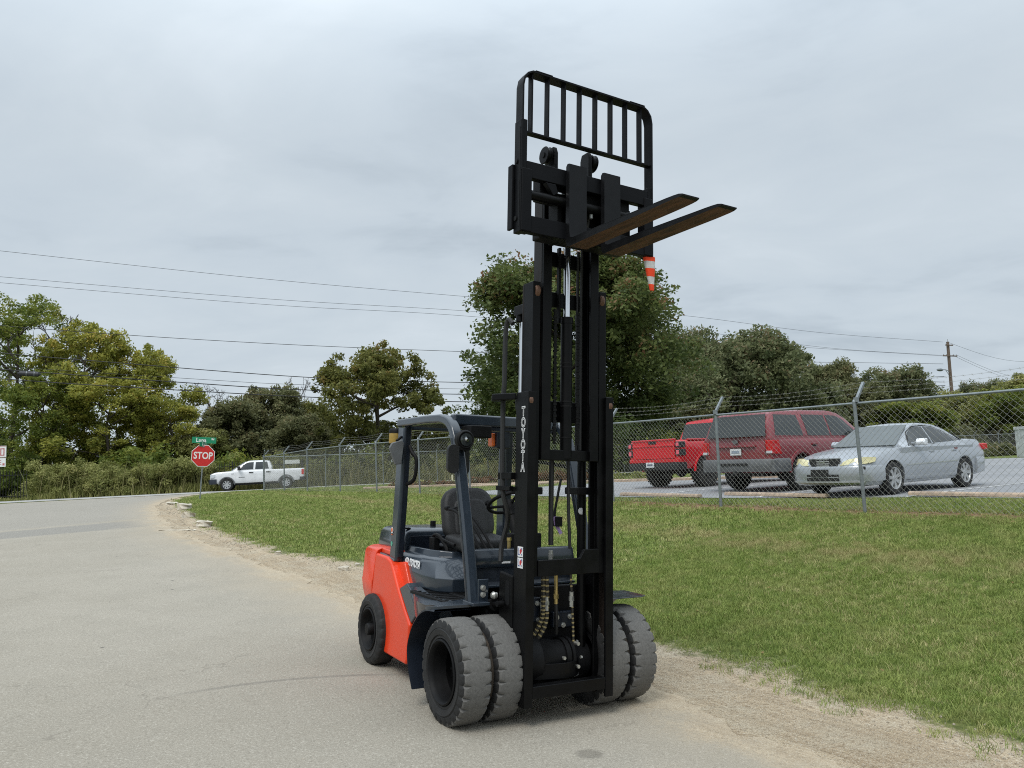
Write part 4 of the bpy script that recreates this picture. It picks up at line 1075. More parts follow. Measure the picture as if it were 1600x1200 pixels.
c.pane('quarter_window', [(-1.05, 1.0), (-1.40, 1.015), (-1.16, 1.125), (-.96, 1.185)], M_GLASS2)
c.line([(.70, .94), (.42, 1.215), (.15, 1.33), (-.25, 1.345), (-.62, 1.32), (-.95, 1.215), (-1.45, 1.0)], 'c', .022, name='window_trim', m=M_BLKPL)
c.line([(-1.45, .985), (-.2, .95), (.72, .935)], 'c', .02, name='belt_trim', m=M_GREYPL)
for xs in ([(.86, .28), (.88, .6), (.80, .90)], [(-.20, .26), (-.20, .6), (-.20, .92)], [(-1.02, .55), (-1.12, .72), (-1.10, .95)]): c.line(xs, w=.009)
c.line([(1.02, .26), (-.97, .27)], w=.012)
c.line([(.98, .56), (-.95, .58)], w=.030, name='side_moulding', m=M_CHROME, proud=.006)
for x in (-.05, -.92): c.box('door_handle', M_SILVER, x - .09, x + .09, c.y(x, .80) - .01, c.y(x, .80) + .022, .785, .82, .008, True)
c.box('door_handle_recess', M_BLKPL, -.16, -.06, c.y(-.1, .80) - .01, c.y(-.1, .80) + .004, .77, .80, .004, True)
for sg in (1, -1):
    o = MB().loft([[(.50 + a, sg * (.86 + d), 1.0 + z) for a, z in ((-.06, -.07), (.07, -.06), (.09, .0), (.03, .07), (-.06, .07))] for d in (0, .11, .19)]).build('wing_mirror', M_WPAINT if sg > 0 else M_SILVER, c.root, bevel=.02)
    MB().box(.49, .60, sg * .78, sg * .88, .95, 1.0).build('mirror_mount', M_SILVER, c.root, bevel=.01)
def nose_y(x): return c.par(x)[2]
# headlights wrap round the corner
for sg in (1, -1):
    out, inn = [], []
    for (x, yy, z) in ((2.405, .34, .60), (2.385, .50, .605), (2.335, .64, .61), (2.21, .765, .625), (2.02, .845, .655)):
        out.append((x, yy, z)); inn.append((x, yy, z))
    ht = (.055, .10, .125, .125, .085)
    V = [(x + .012, sg * (y + .01), z) for x, y, z in out] + [(x - .05, sg * (y + .0), z + q) for (x, y, z), q in zip(out, ht)] + [(x - .09, sg * (y - .08), z) for x, y, z in out] + [(x - .12, sg * (y - .08), z + q) for (x, y, z), q in zip(out, ht)]
    n = 5; F = []
    for i in range(4): F += [(i, i + 1, n + i + 1, n + i), (n + i, n + i + 1, 3 * n + i + 1, 3 * n + i), (i, 2 * n + i, 2 * n + i + 1, i + 1)]
    F += [(0, n, 3 * n, 2 * n), (4, 2 * n + 4, 3 * n + 4, n + 4)]
    MB().add(V, F).build('headlight', M_LENSY, c.root, smooth=50)
MB().sweep([(2.36, -.33, .655), (2.415, -.16, .66), (2.425, 0, .66), (2.415, .16, .66), (2.36, .33, .655)], [(-.03, -.075), (.03, -.075), (.03, .075), (-.03, .075)], up=(0, 0, 1)).build('grille', M_BLKPL, c.root)
for z, w in ((.735, .35), (.685, .31), (.64, .30), (.598, .28)):
    MB().sweep([(2.365, -w, z), (2.432, -.16, z), (2.45, 0, z), (2.432, .16, z), (2.365, w, z)], [(-.012, -.011), (.012, -.011), (.012, .011), (-.012, .011)], up=(0, 0, 1)).build('grille_bar', M_SILVER if z in (.735,) else M_ALLOY, c.root)
MB().box(2.452, 2.466, -.055, -.035, .64, .71).box(2.452, 2.466, .035, .055, .64, .71).box(2.452, 2.466, -.035, .035, .665, .683).build('emblem', M_CHROME, c.root, bevel=.003)
# bumper
def bumper_ring(zs_, dx): return zs_
bp = [(1.80, .885), (2.05, .86), (2.28, .76), (2.40, .60), (2.455, .35), (2.47, 0)]
path = [(x, -y, 0) for x, y in bp] + [(x, y, 0) for x, y in bp[-2::-1]]
MB().sweep([(x, y, .44) for x, y, _ in path], [(-.06, -.15), (.005, -.15), (.022, -.05), (.022, .10), (-.0, .145), (-.06, .15)], up=(0, 0, 1)).build('front_bumper', M_SILVER, c.root, smooth=50)
MB().sweep([(x + .003, y, .375) for x, y, _ in path[4:-4]], [(-.0, -.075), (.026, -.075), (.026, .055), (.0, .055)], up=(0, 0, 1)).build('lower_intake', M_BLKPL, c.root)
for z in (.375,):
    MB().sweep([(x + .008, y, z) for x, y, _ in path[4:-4]], [(-.0, -.008), (.026, -.008), (.026, .008), (.0, .008)], up=(0, 0, 1)).build('intake_bar', M_SILVER, c.root)
MB().sweep([(x + .004, y, .285) for x, y, _ in path[2:-2]], [(-.02, -.014), (.026, -.014), (.026, .014), (-.02, .014)], up=(0, 0, 1)).build('bumper_lip', M_ALLOY, c.root)
c.box('plate_holder', M_BLKPL, 2.47, 2.515, -.24, .14, .38, .53, .006)
c.box('bumper_scuff', M_BLKPL, 2.27, 2.30, .735, .80, .515, .575, .01)
c.box('side_marker', M_LENSR, -2.10, -1.99, c.y(-2.05, .80) - .01, c.y(-2.05, .80) + .012, .775, .825, .012, True) if False else c.box('fuel_door_badge', mat('dark_red_reflector', (.16, .04, .05), .3), -1.10, -.985, c.y(-1.05, .83) - .01, c.y(-1.05, .83) + .008, .81, .86, .015, True)
for sg in (1, -1):
    MB().box(-2.43, -2.24, sg * .60 if sg > 0 else -.84, .84 if sg > 0 else -.60, .78, .92).build('tail_light', M_LENSR, c.root, bevel=.025)
rp = [(-1.75, .89), (-2.1, .87), (-2.32, .78), (-2.42, .6), (-2.46, 0)]
path = [(x, -y, 0) for x, y in rp] + [(x, y, 0) for x, y in rp[-2::-1]]
MB().sweep([(x, y, .47) for x, y, _ in path], [(.06, -.17), (-.0, -.17), (-.018, -.05), (-.018, .12), (.0, .16), (.06, .17)], up=(0, 0, 1)).build('rear_bumper', M_SILVER, c.root, smooth=50)
MB().tube([(1.02, -.6, .955), (1.06, 0, .955), (1.02, .6, .955)], .018, 5).build('wiper_cowl', M_BLKPL, c.root)
MB().box(.80, .95, -.36, -.20, 0, .002, M=None).build('sticker', M_WHITE, c.root).matrix_local = Matrix.Translation((.20, .75, 1.02 - .0)) @ Matrix.Rotation(R(31), 4, 'Y') @ Matrix.Translation((-.12, 0, .05))

# --- maroon SUV, tail to the fence
h = np.array([.816, .578]); ra = np.array([6.02, 18.62]); ctr = ra + h * 1.52
v = Car('parked_suv', 'maroon sport utility vehicle with grey lower cladding parked tail to the fence', 'suv', place(*ctr, *h),
    [(-2.60, .55, 1.10, .90), (-2.56, .45, 1.20, .96), (-2.3, .42, 1.225, .985), (-1.5, .40, 1.215, 1.0), (0, .40, 1.195, 1.0), (1.2, .40, 1.17, .995), (1.9, .40, 1.13, .98), (2.4, .42, 1.05, .93), (2.6, .5, .9, .84)],
    [(-2.585, 1.30, .86), (-2.52, 1.58, .835), (-2.38, 1.78, .80), (-2.2, 1.835, .79), (-1.2, 1.865, .785), (0, 1.855, .785), (.30, 1.81, .785), (.68, 1.65, .80), (1.32, 1.25, .86)],
    .955, 1.205, group='vehicles parked in the lot', sharp=.93, crown=.03, wheels=(1.50, -1.52), wr=.385, tw=.255, paintm=M_MAROON, arch=1.2)
v.wheels((1.50, -1.52), 1.70, 5, M_ALLOY, .58, .10)
v.screen('tailgate_window', (-2.60, 1.25), (-2.43, 1.745), .83, .735, M_GLASS2, .05, .03)
v.pane('quarter_window', [(-2.42, 1.27), (-1.38, 1.25), (-1.44, 1.735), (-2.26, 1.745)], M_GLASS2)
v.pane('rear_side_window', [(-1.20, 1.25), (-.32, 1.24), (-.36, 1.735), (-1.24, 1.745)], M_GLASS2)
v.pane('front_side_window', [(-.25, 1.24), (.95, 1.22), (.84, 1.32), (.40, 1.64), (.1, 1.72), (-.29, 1.735)], M_GLASS2)
v.line([(-1.30, .50), (-1.32, .9), (-1.28, 1.2)], w=.011); v.line([(-.28, .5), (-.28, 1.2)], w=.011); v.line([(.9, .5), (.92, 1.16)], w=.011)
v.line([(-1.30, 1.22), (-1.34, 1.79)], 'c', .012); v.line([(-.30, 1.22), (-.33, 1.78)], 'c', .014)
v.line([(-2.40, 1.24), (-1.34, 1.235), (1.0, 1.21)], 'c', .02, name='belt_trim', m=M_MAROON)
for x in (-1.05, .0): v.box('door_handle', M_MAROON, x - .1, x + .1, v.y(x, 1.05) - .01, v.y(x, 1.05) + .03, 1.03, 1.07, .012, True); v.box('handle_recess', M_BLKPL, x - .07, x + .07, v.y(x, 1.05) - .01, v.y(x, 1.05) + .006, .995, 1.06, .01, True)
for sg in (1, -1):
    for wx in (1.50, -1.52):
        arc = [(wx + .505 * math.cos(a), sg * .985, .40 + .505 * math.sin(a)) for a in np.linspace(.05, PI - .05, 14)]
        MB().sweep(arc, [(-.045, -.025), (.045, -.025), (.035, .03), (-.035, .03)], up=(0, sg, 0)).build('wheel_arch_flare', M_MAROON, v.root, smooth=50)
    MB().box(-.98, .98, sg * .93 if sg > 0 else -1.03, 1.03 if sg > 0 else -.93, .36, .56).build('rocker_cladding', M_GREYPL, v.root, bevel=.03)
    MB().box(-2.62, -1.98, sg * .90 if sg > 0 else -1.02, 1.02 if sg > 0 else -.90, .44, .74).build('rear_cladding', M_GREYPL, v.root, bevel=.03)
    MB().prism([(-2.615, 1.16), (-2.615, .86), (-2.28, .84), (-2.36, 1.16)], 'Y', sg * .80, sg * .995).build('tail_light', M_LENSR, v.root, bevel=.012)
    MB().box(-2.63, -2.45, min(sg * .82, sg * .985), max(sg * .82, sg * .985), .865, .925).build('reversing_lamp', M_LENSC, v.root, bevel=.01)
    MB().loft([[(.72 + a, sg * (.98 + d), 1.28 + z) for a, z in ((-.07, -.10), (.07, -.10), (.09, .08), (-.06, .12))] for d in (0, .14, .24)]).build('wing_mirror', M_BLKPL, v.root, bevel=.02)
rp = [(-2.05, 1.015), (-2.45, .995), (-2.62, .90), (-2.68, .5), (-2.70, 0)]
path = [(x, -y, 0) for x, y in rp] + [(x, y, 0) for x, y in rp[-2::-1]]
MB().sweep([(x, y, .61) for x, y, _ in path], [(.08, -.15), (-.0, -.15), (-.03, -.04), (-.03, .10), (.0, .14), (.1, .14)], up=(0, 0, 1)).build('rear_bumper', M_GREYPL, v.root, smooth=50)
v.box('bumper_step', M_BLKPL, -2.74, -2.69, -.38, .38, .60, .66, .01)
v.box('tailgate_trim', M_MAROON, -2.66, -2.58, -.55, .55, 1.02, 1.06, .01)
v.box('licence_plate', M_PLATE, -2.645, -2.625, -.155, .155, .84, .99, .004)
v.box('plate_text_strip', mat('plate_blue_grey', (.25, .30, .36), .6), -2.65, -2.645, -.11, .11, .885, .945, .002)
MB().lathe([(0, 0), (.085, 0), (.085, .012), (0, .012)], (0, 0, 0), 'X', 20).build('emblem', M_GREYPL, v.root).matrix_local = Matrix.Translation((-2.64, 0, 1.15)) @ Matrix.Diagonal((1, 1, .5, 1))
v.box('rear_wiper', M_BLKPL, -2.665, -2.645, -.45, .10, 1.27, 1.285, .004)
for y0 in (-.89, .89): MB().tube([(-2.64, y0 * .93, .78), (-2.645, y0 * .93, 1.15)], .005, 4).build('panel_gap', M_DARKLINE, v.root)
v.box('tow_hitch', M_BLKPL, -2.72, -2.5, -.06, .06, .40, .48, .01)
v.box('exhaust_and_axle', M_BLKPL, -2.3, -.9, -.5, .5, .34, .46, .03)

# --- red pickup, tail to the fence
ra = np.array([4.76, 22.28]); ctr = ra + h * 1.85
def pickup(name, label, group, mw, pm, zs, L, hw, wb, wr, tw, cabz, bedx, rear, front, cabpts, hwb, archk=1.18, sharp=.945):
    t = [(rear, .62, zs - .08, hw * .95), (rear + .06, .55, zs, hw * .985), (rear + .5, .5, zs, hw), (bedx, .48, zs, hw), (1.0, .46, zs - .02, hw), (1.9, .46, zs - .05, hw * .99), (front - .35, .48, zs - .09, hw * .96), (front - .08, .52, zs - .18, hw * .90), (front, .6, zs - .32, hw * .86)]
    k = Car(name, label, 'pickup truck', mw, t, cabpts, hwb, zs - .02, group, sharp=sharp, crown=.02, wheels=(wb / 2, -wb / 2), wr=wr, tw=tw, paintm=pm, arch=archk, cabcap=.82)
    c_ = MB().box(rear + .10, bedx - .10, -hw * .80, hw * .80, zs - .48, zs + .5).build('cut', M_BLKPL, k.root)
    k.boolean(k.body, [c_])
    return k
k = pickup('parked_pickup', 'bright red crew cab pickup with black bumper and big tyres parked behind the fence', 'vehicles parked in the lot', place(*ctr, *h), M_CRIMSON, 1.30, 5.85, 1.0, 3.72, .425, .29, 0, -.92, -2.92, 2.93,
    [(-.90, 1.32, .84), (-.86, 1.62, .79), (-.74, 1.88, .745), (-.4, 1.93, .735), (.35, 1.925, .735), (.62, 1.84, .75), (1.05, 1.58, .79), (1.52, 1.28, .85)], .94, 1.2)
k.wheels((1.86, -1.86), 1.72, 6, M_BLKPL, .55, .10, tread=26)
k.screen('rear_window', (-.925, 1.36), (-.80, 1.80), .76, .70, M_GLASS2, .03, .025)
k.pane('rear_side_window', [(-.70, 1.34), (.12, 1.33), (.08, 1.80), (-.60, 1.81)]); k.pane('front_side_window', [(.2, 1.33), (1.2, 1.31), (.80, 1.60), (.52, 1.78), (.18, 1.80)])
k.line([(-.92, .52), (-.92, 1.26)], w=.016); k.line([(.16, .5), (.16, 1.26)], w=.01)
k.box('tailgate', M_CRIMSON, -2.965, -2.90, -.80, .80, .80, 1.315, .02)
k.box('tailgate_crease', M_CRIMSON, -2.985, -2.95, -.78, .78, 1.14, 1.19, .012)
k.box('tailgate_top', M_CRIMSON, -2.99, -2.86, -.80, .80, 1.30, 1.345, .015)
k.box('lower_valance', M_CRIMSON, -2.955, -2.80, -.96, .96, .70, .80, .015)
k.box('tailgate_handle', M_BLKPL, -2.99, -2.96, -.14, .14, 1.22, 1.29, .01)
for sg in (1, -1):
    for z0, z1 in ((1.10, 1.26), (.88, 1.06)):
        MB().box(-2.955, -2.72, min(sg * .82, sg * 1.005), max(sg * .82, sg * 1.005), z0, z1).build('tail_light', M_BLKPL, k.root, bevel=.02)
        MB().box(-2.965, -2.90, min(sg * .86, sg * .965), max(sg * .86, sg * .965), z0 + .03, z1 - .03).build('tail_light_lens', M_PINK, k.root, bevel=.015)
    MB().box(-2.6, -.95, min(sg * .93, sg * 1.0), max(sg * .93, sg * 1.0), 1.29, 1.33).build('bed_rail', M_CRIMSON, k.root, bevel=.012)
    MB().loft([[(.95 + a, sg * (.98 + d), 1.44 + z) for a, z in ((-.07, -.12), (.07, -.12), (.08, .12), (-.07, .12))] for d in (0, .16, .26)]).build('wing_mirror', M_BLKPL, k.root, bevel=.02)
    arc = [(-1.86 + .53 * math.cos(a), sg * .99, .43 + .53 * math.sin(a)) for a in np.linspace(.02, PI - .02, 14)]
    MB().sweep(arc, [(-.03, -.02), (.03, -.02), (.02, .02), (-.02, .02)], up=(0, sg, 0)).build('wheel_arch_lip', M_CRIMSON, k.root, smooth=50)
MB().sweep([(-2.72, -1.0, .60), (-2.98, -.94, .60), (-3.06, -.6, .60), (-3.08, 0, .60), (-3.06, .6, .60), (-2.98, .94, .60), (-2.72, 1.0, .60)], [(.10, -.10), (-.0, -.10), (-.02, 0), (-.0, .10), (.12, .10)], up=(0, 0, 1)).build('rear_bumper', M_BLKPL, k.root, smooth=40)
k.box('licence_plate', M_PLATE, -3.105, -3.085, -.15, .15, .575, .715, .004)
k.box('plate_text_strip', mat('plate_dark_text', (.12, .14, .18), .6), -3.11, -3.105, -.1, .1, .62, .67, .002)
MB().cyl((-1.86, -.6, .43), (-1.86, .6, .43), .06, n=10).lathe([(0, -.14), (.13, -.11), (.17, 0), (.13, .11), (0, .14)], (-1.86, 0, .43), 'Y', 14).build('rear_axle', M_BLKPL, k.root)

# --- white pickup on the cross road
h = np.array([-.965, -.25]); h /= np.linalg.norm(h)
mid = np.array([(-18.94 - 15.27) / 2 - .35, 52.5]) + np.array([-h[1], h[0]]) * -.86
w = pickup('white_pickup', 'white crew cab pickup with dark bumper driving along the cross road behind the stop sign', None, place(*mid, *h, .02), M_WPAINT, 1.32, 6.05, 1.0, 3.80, .40, .27, 0, -.98, -3.05, 2.95,
    [(-.98, 1.32, .86), (-.95, 1.62, .81), (-.82, 1.90, .765), (-.4, 1.965, .75), (.45, 1.955, .75), (.72, 1.87, .77), (1.15, 1.62, .81), (1.62, 1.30, .87)], .95, 1.2)
w.wheels((1.90, -1.90), 1.72, 8, M_ALLOY, .64, .07)
w.screen('windscreen', (1.60, 1.32), (.72, 1.89), .86, .72, M_LENSC, .06, .02)
w.pane('rear_side_window', [(-.78, 1.37), (.10, 1.36), (.06, 1.84), (-.68, 1.85)]); w.pane('front_side_window', [(.22, 1.36), (1.32, 1.35), (.92, 1.63), (.60, 1.83), (.19, 1.85)])
w.line([(-.98, .52), (-.98, 1.30)], w=.03); w.line([(.15, .5), (.15, 1.28)], w=.02); w.line([(1.25, .55), (1.3, 1.25)], w=.02)
for x in (.35, -.75): w.box('door_handle', M_BLKPL, x - .14, x + .14, w.y(x, 1.15) - .01, w.y(x, 1.15) + .03, 1.13, 1.19, .01, True)
w.box('side_badge', M_GREYPL, .75, 1.15, w.y(1, .86) - .01, w.y(1, .86) + .006, .84, .88, .002, True)
w.box('fender_badge', M_GREYPL, 1.45, 1.62, w.y(1.5, 1.1) - .01, w.y(1.5, 1.1) + .006, 1.09, 1.12, .002, True)
w.box('grille', M_BLKPL, 2.86, 2.99, -.62, .62, .82, 1.18, .03)
for z in (.90, 1.0, 1.10): w.box('grille_bar', M_GREYPL, 2.985, 3.0, -.58, .58, z - .012, z + .012, .003)
M_NAVY = mat('dark_bumper', (.016, .022, .034), .5)
MB().sweep([(2.55, -1.0, .62), (2.95, -.92, .62), (3.06, -.6, .62), (3.08, 0, .62), (3.06, .6, .62), (2.95, .92, .62), (2.55, 1.0, .62)], [(-.12, -.16), (.0, -.16), (.03, 0), (.0, .17), (-.12, .17)], up=(0, 0, 1)).build('front_bumper', M_NAVY, w.root, smooth=40)
for sg in (1, -1):
    MB().prism([(2.93, .88), (2.94, 1.10), (2.62, 1.13), (2.66, .90)], 'Y', sg * .60, sg * .985).build('headlight', M_LENSC, w.root, bevel=.02)
    MB().box(-3.07, -2.92, min(sg * .86, sg * 1.005), max(sg * .86, sg * 1.005), .90, 1.25).build('tail_light', M_LENSR, w.root, bevel=.02)
    MB().loft([[(1.12 + a, sg * (1.0 + d), 1.46 + z) for a, z in ((-.08, -.13), (.08, -.13), (.09, .13), (-.08, .13))] for d in (0, .16, .28)]).build('wing_mirror', M_BLKPL, w.root, bevel=.02)
    for wx in (1.9, -1.9):
        arc = [(wx + .50 * math.cos(a), sg * .995, .40 + .50 * math.sin(a)) for a in np.linspace(.0, PI, 14)]
        MB().sweep(arc, [(-.035, -.02), (.035, -.02), (.03, .02), (-.03, .02)], up=(0, sg, 0)).build('wheel_arch_lip', M_GREYPL, w.root, smooth=50)
MB().sweep([(-2.8, -1.0, .62), (-3.14, -.94, .62), (-3.2, 0, .62), (-3.14, .94, .62), (-2.8, 1.0, .62)], [(.1, -.10), (-.0, -.10), (-.02, 0), (-.0, .12), (.12, .12)], up=(0, 0, 1)).build('rear_bumper', M_BLKPL, w.root, smooth=40)
w.box('tailgate', M_WPAINT, -3.10, -3.03, -.82, .82, .74, 1.33, .02)
# ------------------------------------------------------------------ forklift (X forward, Y to the viewer's right, Z up)
M_BLACKC = mat('carriage_black_paint', (.0045, .0047, .0058), .48, spec=.12, var=.3, scale=6, rvar=.1, bump=.05, bscale=60)
M_BLACK = mat('mast_black_paint', (.0042, .0042, .0045), .40, spec=.15, var=.35, scale=6, rvar=.12, bump=.05, bscale=60)
M_BLACK2 = mat('chassis_black', (.0055, .0055, .006), .6, spec=.2, var=.4, scale=10)
M_BROWNBLK = mat('greased_rail_steel', (.015, .011, .009), .45, spec=.25, var=.5, scale=5, stretch=(3, 3, .6), rvar=.15)
M_SLATE = mat('slate_blue_paint', (.022, .031, .043), .26, spec=.5, coat=.45, var=.12, scale=4, rvar=.08)
M_SLATED = mat('dark_slate_paint', (.010, .014, .022), .38, spec=.3, coat=.12, var=.2, scale=6)
M_ORANGE = mat('orange_paint', (.76, .052, .010), .36, spec=.35, coat=.25, var=.10, scale=3, rvar=.08, col2=(.68, .044, .009))
M_SOLID = mat('worn_solid_tyre', (.124, .120, .112), .93, var=.22, scale=60, bump=.25, bscale=260, detail=8)
M_SIDEW = mat('tyre_sidewall', (.0125, .0125, .0125), .75, var=.4, scale=16, bump=.15, bscale=60)
M_GROOVE = mat('dirt_in_tyre_gap', (.055, .042, .030), .95, var=.4, scale=20)
M_FORKU = mat('rusty_fork_steel', (.078, .033, .013), .75, var=.65, scale=7, bump=.3, bscale=40, stretch=(.8, 4, 4), detail=7)
M_FORKB = mat('fork_black_paint', (.0065, .0068, .008), .48, spec=.18, var=.4, scale=7, rvar=.1)
M_SEAT = mat('seat_vinyl', (.020, .020, .021), .55, var=.35, scale=7, bump=.2, bscale=90)
M_RUBHOSE = mat('hose_rubber', (.013, .013, .013), .6)
M_BRAID = mat('hose_braid', (.030, .026, .018), .7, var=.75, scale=55)
M_STRIPE = mat('hose_stripe', (.34, .27, .12), .7, var=.4, scale=40)
M_BRASS = mat('brass_fitting', (.50, .38, .16), .35, metal=.9, var=.2, scale=20)
M_ZINC = mat('zinc_bolt', (.46, .46, .43), .4, metal=.7, var=.3, scale=30)
M_AMBER = mat('amber_lens', (.38, .25, .06), .35, var=.15, scale=20)
M_ORLENS = mat('orange_lens', (.60, .12, .02), .25)
M_ROLL = mat('roller_steel', (.16, .085, .055), .5, metal=.4, var=.4, scale=18)
M_DECAL = mat('decal_white', (.70, .70, .70), .5)
M_DECALR = mat('decal_red', (.50, .04, .05), .5)
M_DECALB = mat('decal_blue', (.12, .14, .28), .5)
FKM = Matrix.Translation((.13, 6.10, -.075)) @ Matrix.Rotation(-1.0423, 4, 'Z') @ Matrix.Rotation(.003, 4, 'Y') @ Matrix.Rotation(-.0613, 4, 'X')
fk = empty('forklift', FKM, 'orange and slate grey forklift with tall raised black mast standing on the street edge', 'forklift')
def P(name, mb, m, bevel=0.0, parent=None, seg=2, smooth=35):
    return mb.build(name, m, parent or fk, bevel=bevel, seg=seg, smooth=smooth)

# --- tyres
def solid_tyre(Rr, w, rim_r, notches, seg_per, depth, inset):
    """worn solid tyre: small notches cut into both shoulders"""
    n = notches * seg_per; rings = []
    for i in range(n):
        a = 2 * PI * i / n; k = i % seg_per
        d = depth if k == 0 else (depth * .35 if k in (1,) else 0.0)
        ins = inset if k == 0 else (inset * .4 if k == 1 else .012)
        sh = Rr - .026 - d * .6
        prof = [(rim_r, -w / 2 + .02), (rim_r + .012, -w / 2 + .008), (rim_r + .03, -w / 2 + .012), (rim_r + .034, -w / 2 + .002), (Rr * .80, -w / 2 - .004), (Rr * .80 + .008, -w / 2 + .004), (Rr - .062, -w / 2 + .0), (sh - .004, -w / 2 + .004 + d * .2),
                (Rr - .010 - d, -w / 2 + .014), (Rr - .002 - d, -w / 2 + .022), (Rr - d * .55, -w / 2 + .022 + ins * .5), (Rr + .0, -w / 2 + .022 + ins), (Rr + .003, -w * .18), (Rr + .003, w * .18), (Rr, w / 2 - .022 - ins), (Rr - d * .55, w / 2 - .022 - ins * .5), (Rr - .002 - d, w / 2 - .022), (Rr - .010 - d, w / 2 - .014),
                (sh - .004, w / 2 - .004 - d * .2), (Rr - .062, w / 2), (Rr * .80, w / 2 + .004), (rim_r + .03, w / 2 - .006), (rim_r, w / 2 - .02)]
        ca, sa = math.cos(a), math.sin(a); rings.append([(r * ca, h, r * sa) for r, h in prof])
    m = len(rings[0]); b = MB(); vs = [p for r in rings for p in r]; side, tread = [], []
    for k in range(n):
        k2 = (k + 1) % n
        for i in range(m - 1):
            f = (k * m + i, k2 * m + i, k2 * m + i + 1, k * m + i + 1)
            (tread if 8 <= i <= 16 else side).append(f)
    b.add(vs, side, 0); b2 = len(b.v)
    for f in tread: b.f.append(list(f)); b.m.append(1)
    return b
def rim_mb(r, w, dish, hub_r, nuts, hub_out, side=-1):
    """dished steel rim; side -1 opens towards -Y"""
    o = -w / 2
    b = MB().lathe([(r + .004, o + .018), (r + .004, o + .002), (r - .006, o - .004), (r - .016, o + .006), (r - .024, o + .035), (r - .030, o + dish * .6), (r - .045, o + dish), (hub_r, o + dish + .004), (hub_r, o + dish - hub_out), (hub_r * .86, o + dish - hub_out - .012), (0, o + dish - hub_out - .014)], n=56)
    for k in range(nuts):
        a = 2 * PI * k / nuts; rr = (hub_r + r - .045) * .5
        b.cyl((rr * math.cos(a), o + dish + .004, rr * math.sin(a)), (rr * math.cos(a), o + dish - .022, rr * math.sin(a)), .013, n=6, mi=0)
    b.lathe([(r + .004, o + .018), (r - .01, w / 2 - .02), (r - .03, w / 2 - .01), (r - .06, 0)], n=40)
    return b
RF, RB = .366, .320
ft = solid_tyre(RF, .236, .222, 26, 7, .026, .046).mesh('front_tyre', [M_SIDEW, M_SOLID], 38)
ftr = rim_mb(.222, .236, .165, .075, 8, .03).mesh('front_rim', M_BLACK2, 38)
fti = rim_mb(.222, .236, .06, .075, 8, .0).mesh('inner_rim', M_BLACK2, 38)
rt = solid_tyre(RB, .20, .190, 22, 5, .012, .03).mesh('rear_tyre', [M_SIDEW, M_SIDEW], 38)
rtr = rim_mb(.190, .20, .075, .055, 6, .075).mesh('rear_rim', M_BLACK2, 38)
def wheel(name, tm, rm, x, y, z, flip, a):
    t = bpy.data.objects.new(name, tm); COL.objects.link(t); t.parent = fk; t.location = (x, y, z); t.rotation_euler = (0, a, PI if flip else 0)
    r = bpy.data.objects.new('rim', rm); COL.objects.link(r); r.parent = t
    return t
for sg in (-1, 1):
    wheel('front_tyre', ft, ftr, 0, sg * .736, RF, sg > 0, .1 + sg); wheel('front_tyre', ft, fti, 0, sg * .468, RF, sg > 0, .15 + sg * .8)
    wheel('rear_tyre', rt, rtr, -1.955, sg * .60, RB, sg > 0, .4)
    MB().lathe([(.232, -.03), (.30, -.03), (.30, .03), (.232, .03)], (0, sg * .602, RF), 'Y', 40, closed=True).build('tyre_spacer_ring', M_GROOVE, fk)
P('drive_axle', MB().cyl((0, -.72, RF), (0, .72, RF), .085, n=16).lathe([(0, -.26), (.13, -.24), (.165, -.10), (.165, .02), (.14, .14), (.10, .28), (0, .28)], (.06, .02, RF), 'Y', 24).lathe([(.168, -.10), (.185, -.10), (.185, -.02), (.168, -.02)], (.06, .02, RF), 'Y', 24, closed=True), M_BLACK2)
P('brake_drum', MB().lathe([(0, -.345), (.13, -.345), (.145, -.33), (.145, -.20), (.10, -.18), (0, -.18)], (.04, 0, RF), 'Y', 28).lathe([(0, .345), (.13, .345), (.145, .33), (.145, .20), (.10, .18), (0, .18)], (.04, 0, RF), 'Y', 28), M_BLACK2)
P('motor_housing', MB().lathe([(0, -.30), (.15, -.29), (.175, -.24), (.175, -.15), (.15, -.12), (.12, .02), (.12, .16), (.10, .18), (0, .18)], (.13, -.02, .42), 'Y', 28), M_BLACK2, .004)
P('valve_block', MB().box(.07, .14, -.30, -.10, .68, .86).box(.07, .12, .02, .20, .62, .74), M_SLATED, .012)
P('hub_flange', MB().lathe([(.10, -.06), (.135, -.06), (.135, -.02), (.10, -.02)], (.13, .12, .42), 'Y', 24, closed=True).lathe([(.12, -.01), (.14, -.01), (.14, .015), (.12, .015)], (.13, .12, .42), 'Y', 24, closed=True), M_BLACK2)
for k in range(6): P('bolt', MB().cyl((.13 + .118 * math.cos(k * 1.05), .185, .42 + .118 * math.sin(k * 1.05)), (.13 + .118 * math.cos(k * 1.05), .20, .42 + .118 * math.sin(k * 1.05)), .012, n=6), M_ZINC)
for p in ((.15, -.26, .82), (.15, -.14, .82), (.15, -.26, .71), (.15, -.13, .70), (.13, .05, .70), (.13, .17, .70), (.13, .11, .64), (.15, -.20, .76)): P('bolt', MB().cyl((p[0] - .03, p[1], p[2]), (p[0] + .012, p[1], p[2]), .013, n=6).cyl((p[0] - .03, p[1], p[2]), (p[0] - .0, p[1], p[2]), .019, n=12), M_ZINC)
for p in ((.25, .03, .43), (.26, .15, .36), (.24, .16, .52)): P('bolt', MB().cyl((p[0] - .03, p[1], p[2]), (p[0] + .02, p[1], p[2]), .014, n=6), M_ZINC)
P('chassis', MB().box(-2.0, .05, -.34, .34, .22, .72).box(-1.55, -.1, -.44, .44, .30, .80), M_BLACK2, .02)
P('steer_axle', MB().cyl((-1.955, -.55, RB), (-1.955, .55, RB), .06, n=12).box(-2.10, -1.80, -.42, .42, .22, .52), M_BLACK2, .02)

